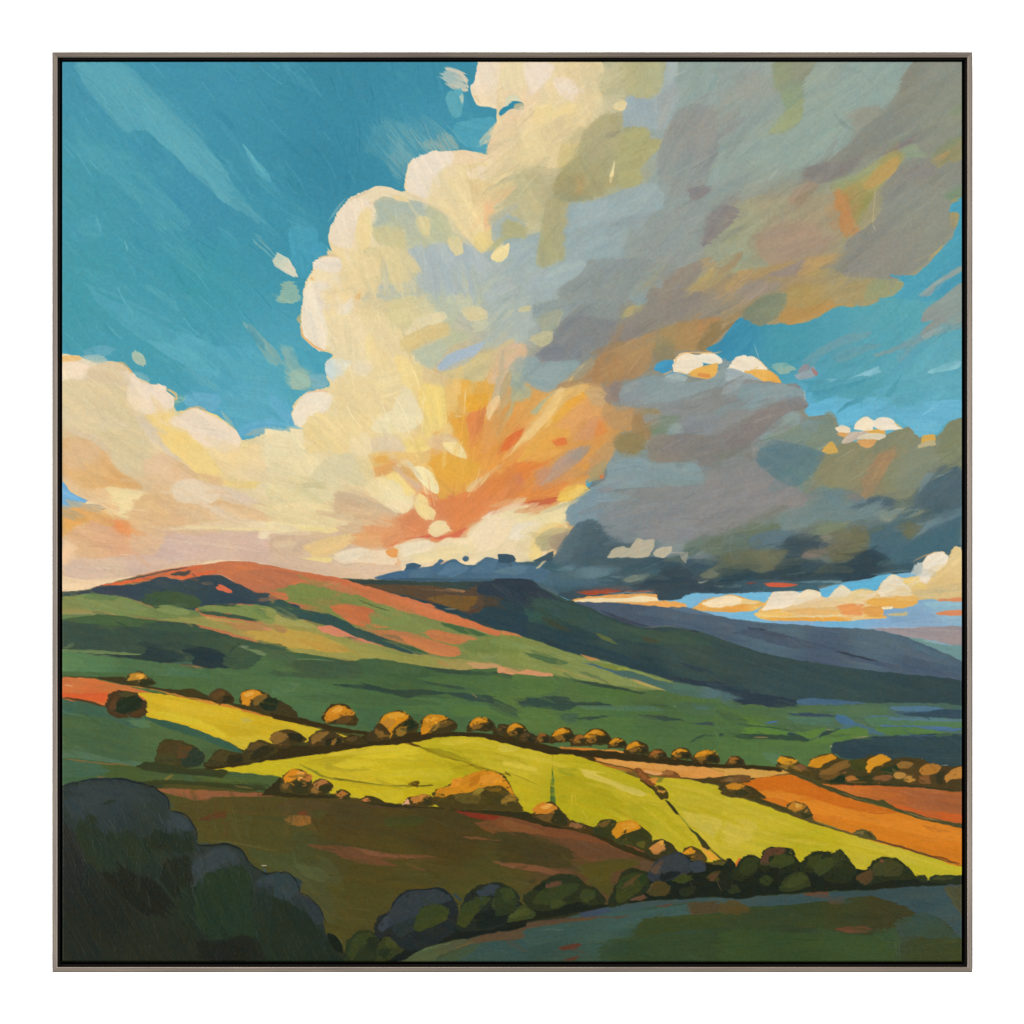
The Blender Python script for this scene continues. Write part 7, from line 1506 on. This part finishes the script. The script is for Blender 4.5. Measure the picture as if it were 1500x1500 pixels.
# weave and grain of the cloth showing through the pigment
gyy, gxx = np.mgrid[0:NG, 0:NG].astype(np.float32)
gx_f, gy_f = gxx * SX, gyy * SY
grain = .5 * vn(gx_f / 2.0, gy_f / 2.0 + 40) + .5 * vn(gx_f / 3.7 + 9, gy_f / 3.7) + .3 * vn(gx_f / 1.3, gy_f / 5 + 11) + .3 * vn(gx_f / 5 + 70, gy_f / 1.3)
tint = vn(gx_f / 5.5 + 31, gy_f / 5.5 + 7)
IM = np.clip(IMG * (1 + .016 * grain[..., None]) + 2.2 * grain[..., None] + 2.0 * tint[..., None] * np.array([1, -.2, -1], np.float32), 0, 255) / 255
LIN = np.where(IM > .04045, ((IM + .055) / 1.055) ** 2.4, IM / 12.92)
COLS = np.concatenate([np.clip((LIN - SPC) / GAIN, 0.0004, .9), np.ones((NG, NG, 1))], -1).reshape(-1, 4).astype(np.float32)
REL = (HGT + .10 * grain).reshape(-1).astype(np.float32)
pm = m_pigment()
# every connected patch of a region is one piece; crumbs go to whatever lies beside them
def patches(L):
    h, w = L.shape
    ids = np.arange(h * w, dtype=np.int64).reshape(h, w)
    eq_r = L[:, 1:] == L[:, :-1]; eq_d = L[1:] == L[:-1]
    a = np.concatenate([ids[:, 1:][eq_r], ids[1:][eq_d]]); b = np.concatenate([ids[:, :-1][eq_r], ids[:-1][eq_d]])
    par = np.arange(h * w, dtype=np.int64)
    while True:
        pa, pb = par[a], par[b]
        m = pa != pb
        if not m.any(): break
        a, b = a[m], b[m]
        lo = np.minimum(pa[m], pb[m]); hi = np.maximum(pa[m], pb[m])
        np.minimum.at(par, hi, lo)
        while True:
            q = par[par]
            if (q == par).all(): break
            par = q
    return par.reshape(h, w)
FL = LAB[:-1, :-1].astype(np.int32)
for _ in range(3):
    P_ = patches(FL)
    u, inv, cnt = np.unique(P_.ravel(), return_inverse=True, return_counts=True)
    small = (cnt < 160)[inv].reshape(FL.shape)
    if not small.any(): break
    G_ = FL.copy(); G_[small] = -1
    for _k in range(60):
        hole = G_ < 0
        if not hole.any(): break
        for ax_, sh in ((1, 1), (0, 1), (1, -1), (0, -1)):
            r_ = np.roll(G_, sh, ax_); G_ = np.where((G_ < 0) & (r_ >= 0), r_, G_)
    FL = G_
P_ = patches(FL)
u, inv, cnt = np.unique(P_.ravel(), return_inverse=True, return_counts=True)
first = FL.ravel()[u]
PIECES = []
for rid in range(len(REG)):
    own = np.where(first == rid)[0]
    for n_, k_ in enumerate(own[np.argsort(-cnt[own])]): PIECES.append((k_, rid, n_ == 0))
FL = inv.reshape(FL.shape)
idx = np.arange(NG * NG).reshape(NG, NG)
quads = np.stack([idx[:-1, :-1], idx[1:, :-1], idx[1:, 1:], idx[:-1, 1:]], -1)
for k_, rid, main in PIECES:
    nm, lab = REG[rid]; lab = lab if main else None
    F = quads[FL == k_]
    used, inv = np.unique(F.ravel(), return_inverse=True)
    me = bpy.data.meshes.new(nm)
    nv, nf = len(used), len(F)
    me.vertices.add(nv); me.vertices.foreach_set('co', CO[used].ravel())
    me.loops.add(nf * 4); me.loops.foreach_set('vertex_index', inv.astype(np.int32).ravel())
    me.polygons.add(nf); me.polygons.foreach_set('loop_start', np.arange(0, nf * 4, 4, dtype=np.int32))
    me.polygons.foreach_set('use_smooth', np.ones(nf, bool))
    me.update(calc_edges=True)
    c = me.attributes.new('pigment', 'FLOAT_COLOR', 'POINT'); c.data.foreach_set('color', COLS[used].ravel())
    h = me.attributes.new('relief', 'FLOAT', 'POINT'); h.data.foreach_set('value', REL[used])
    me.materials.append(pm)
    o = bpy.data.objects.new(nm, me); S.collection.objects.link(o); o.parent = canvas
    if lab: o['label'] = lab
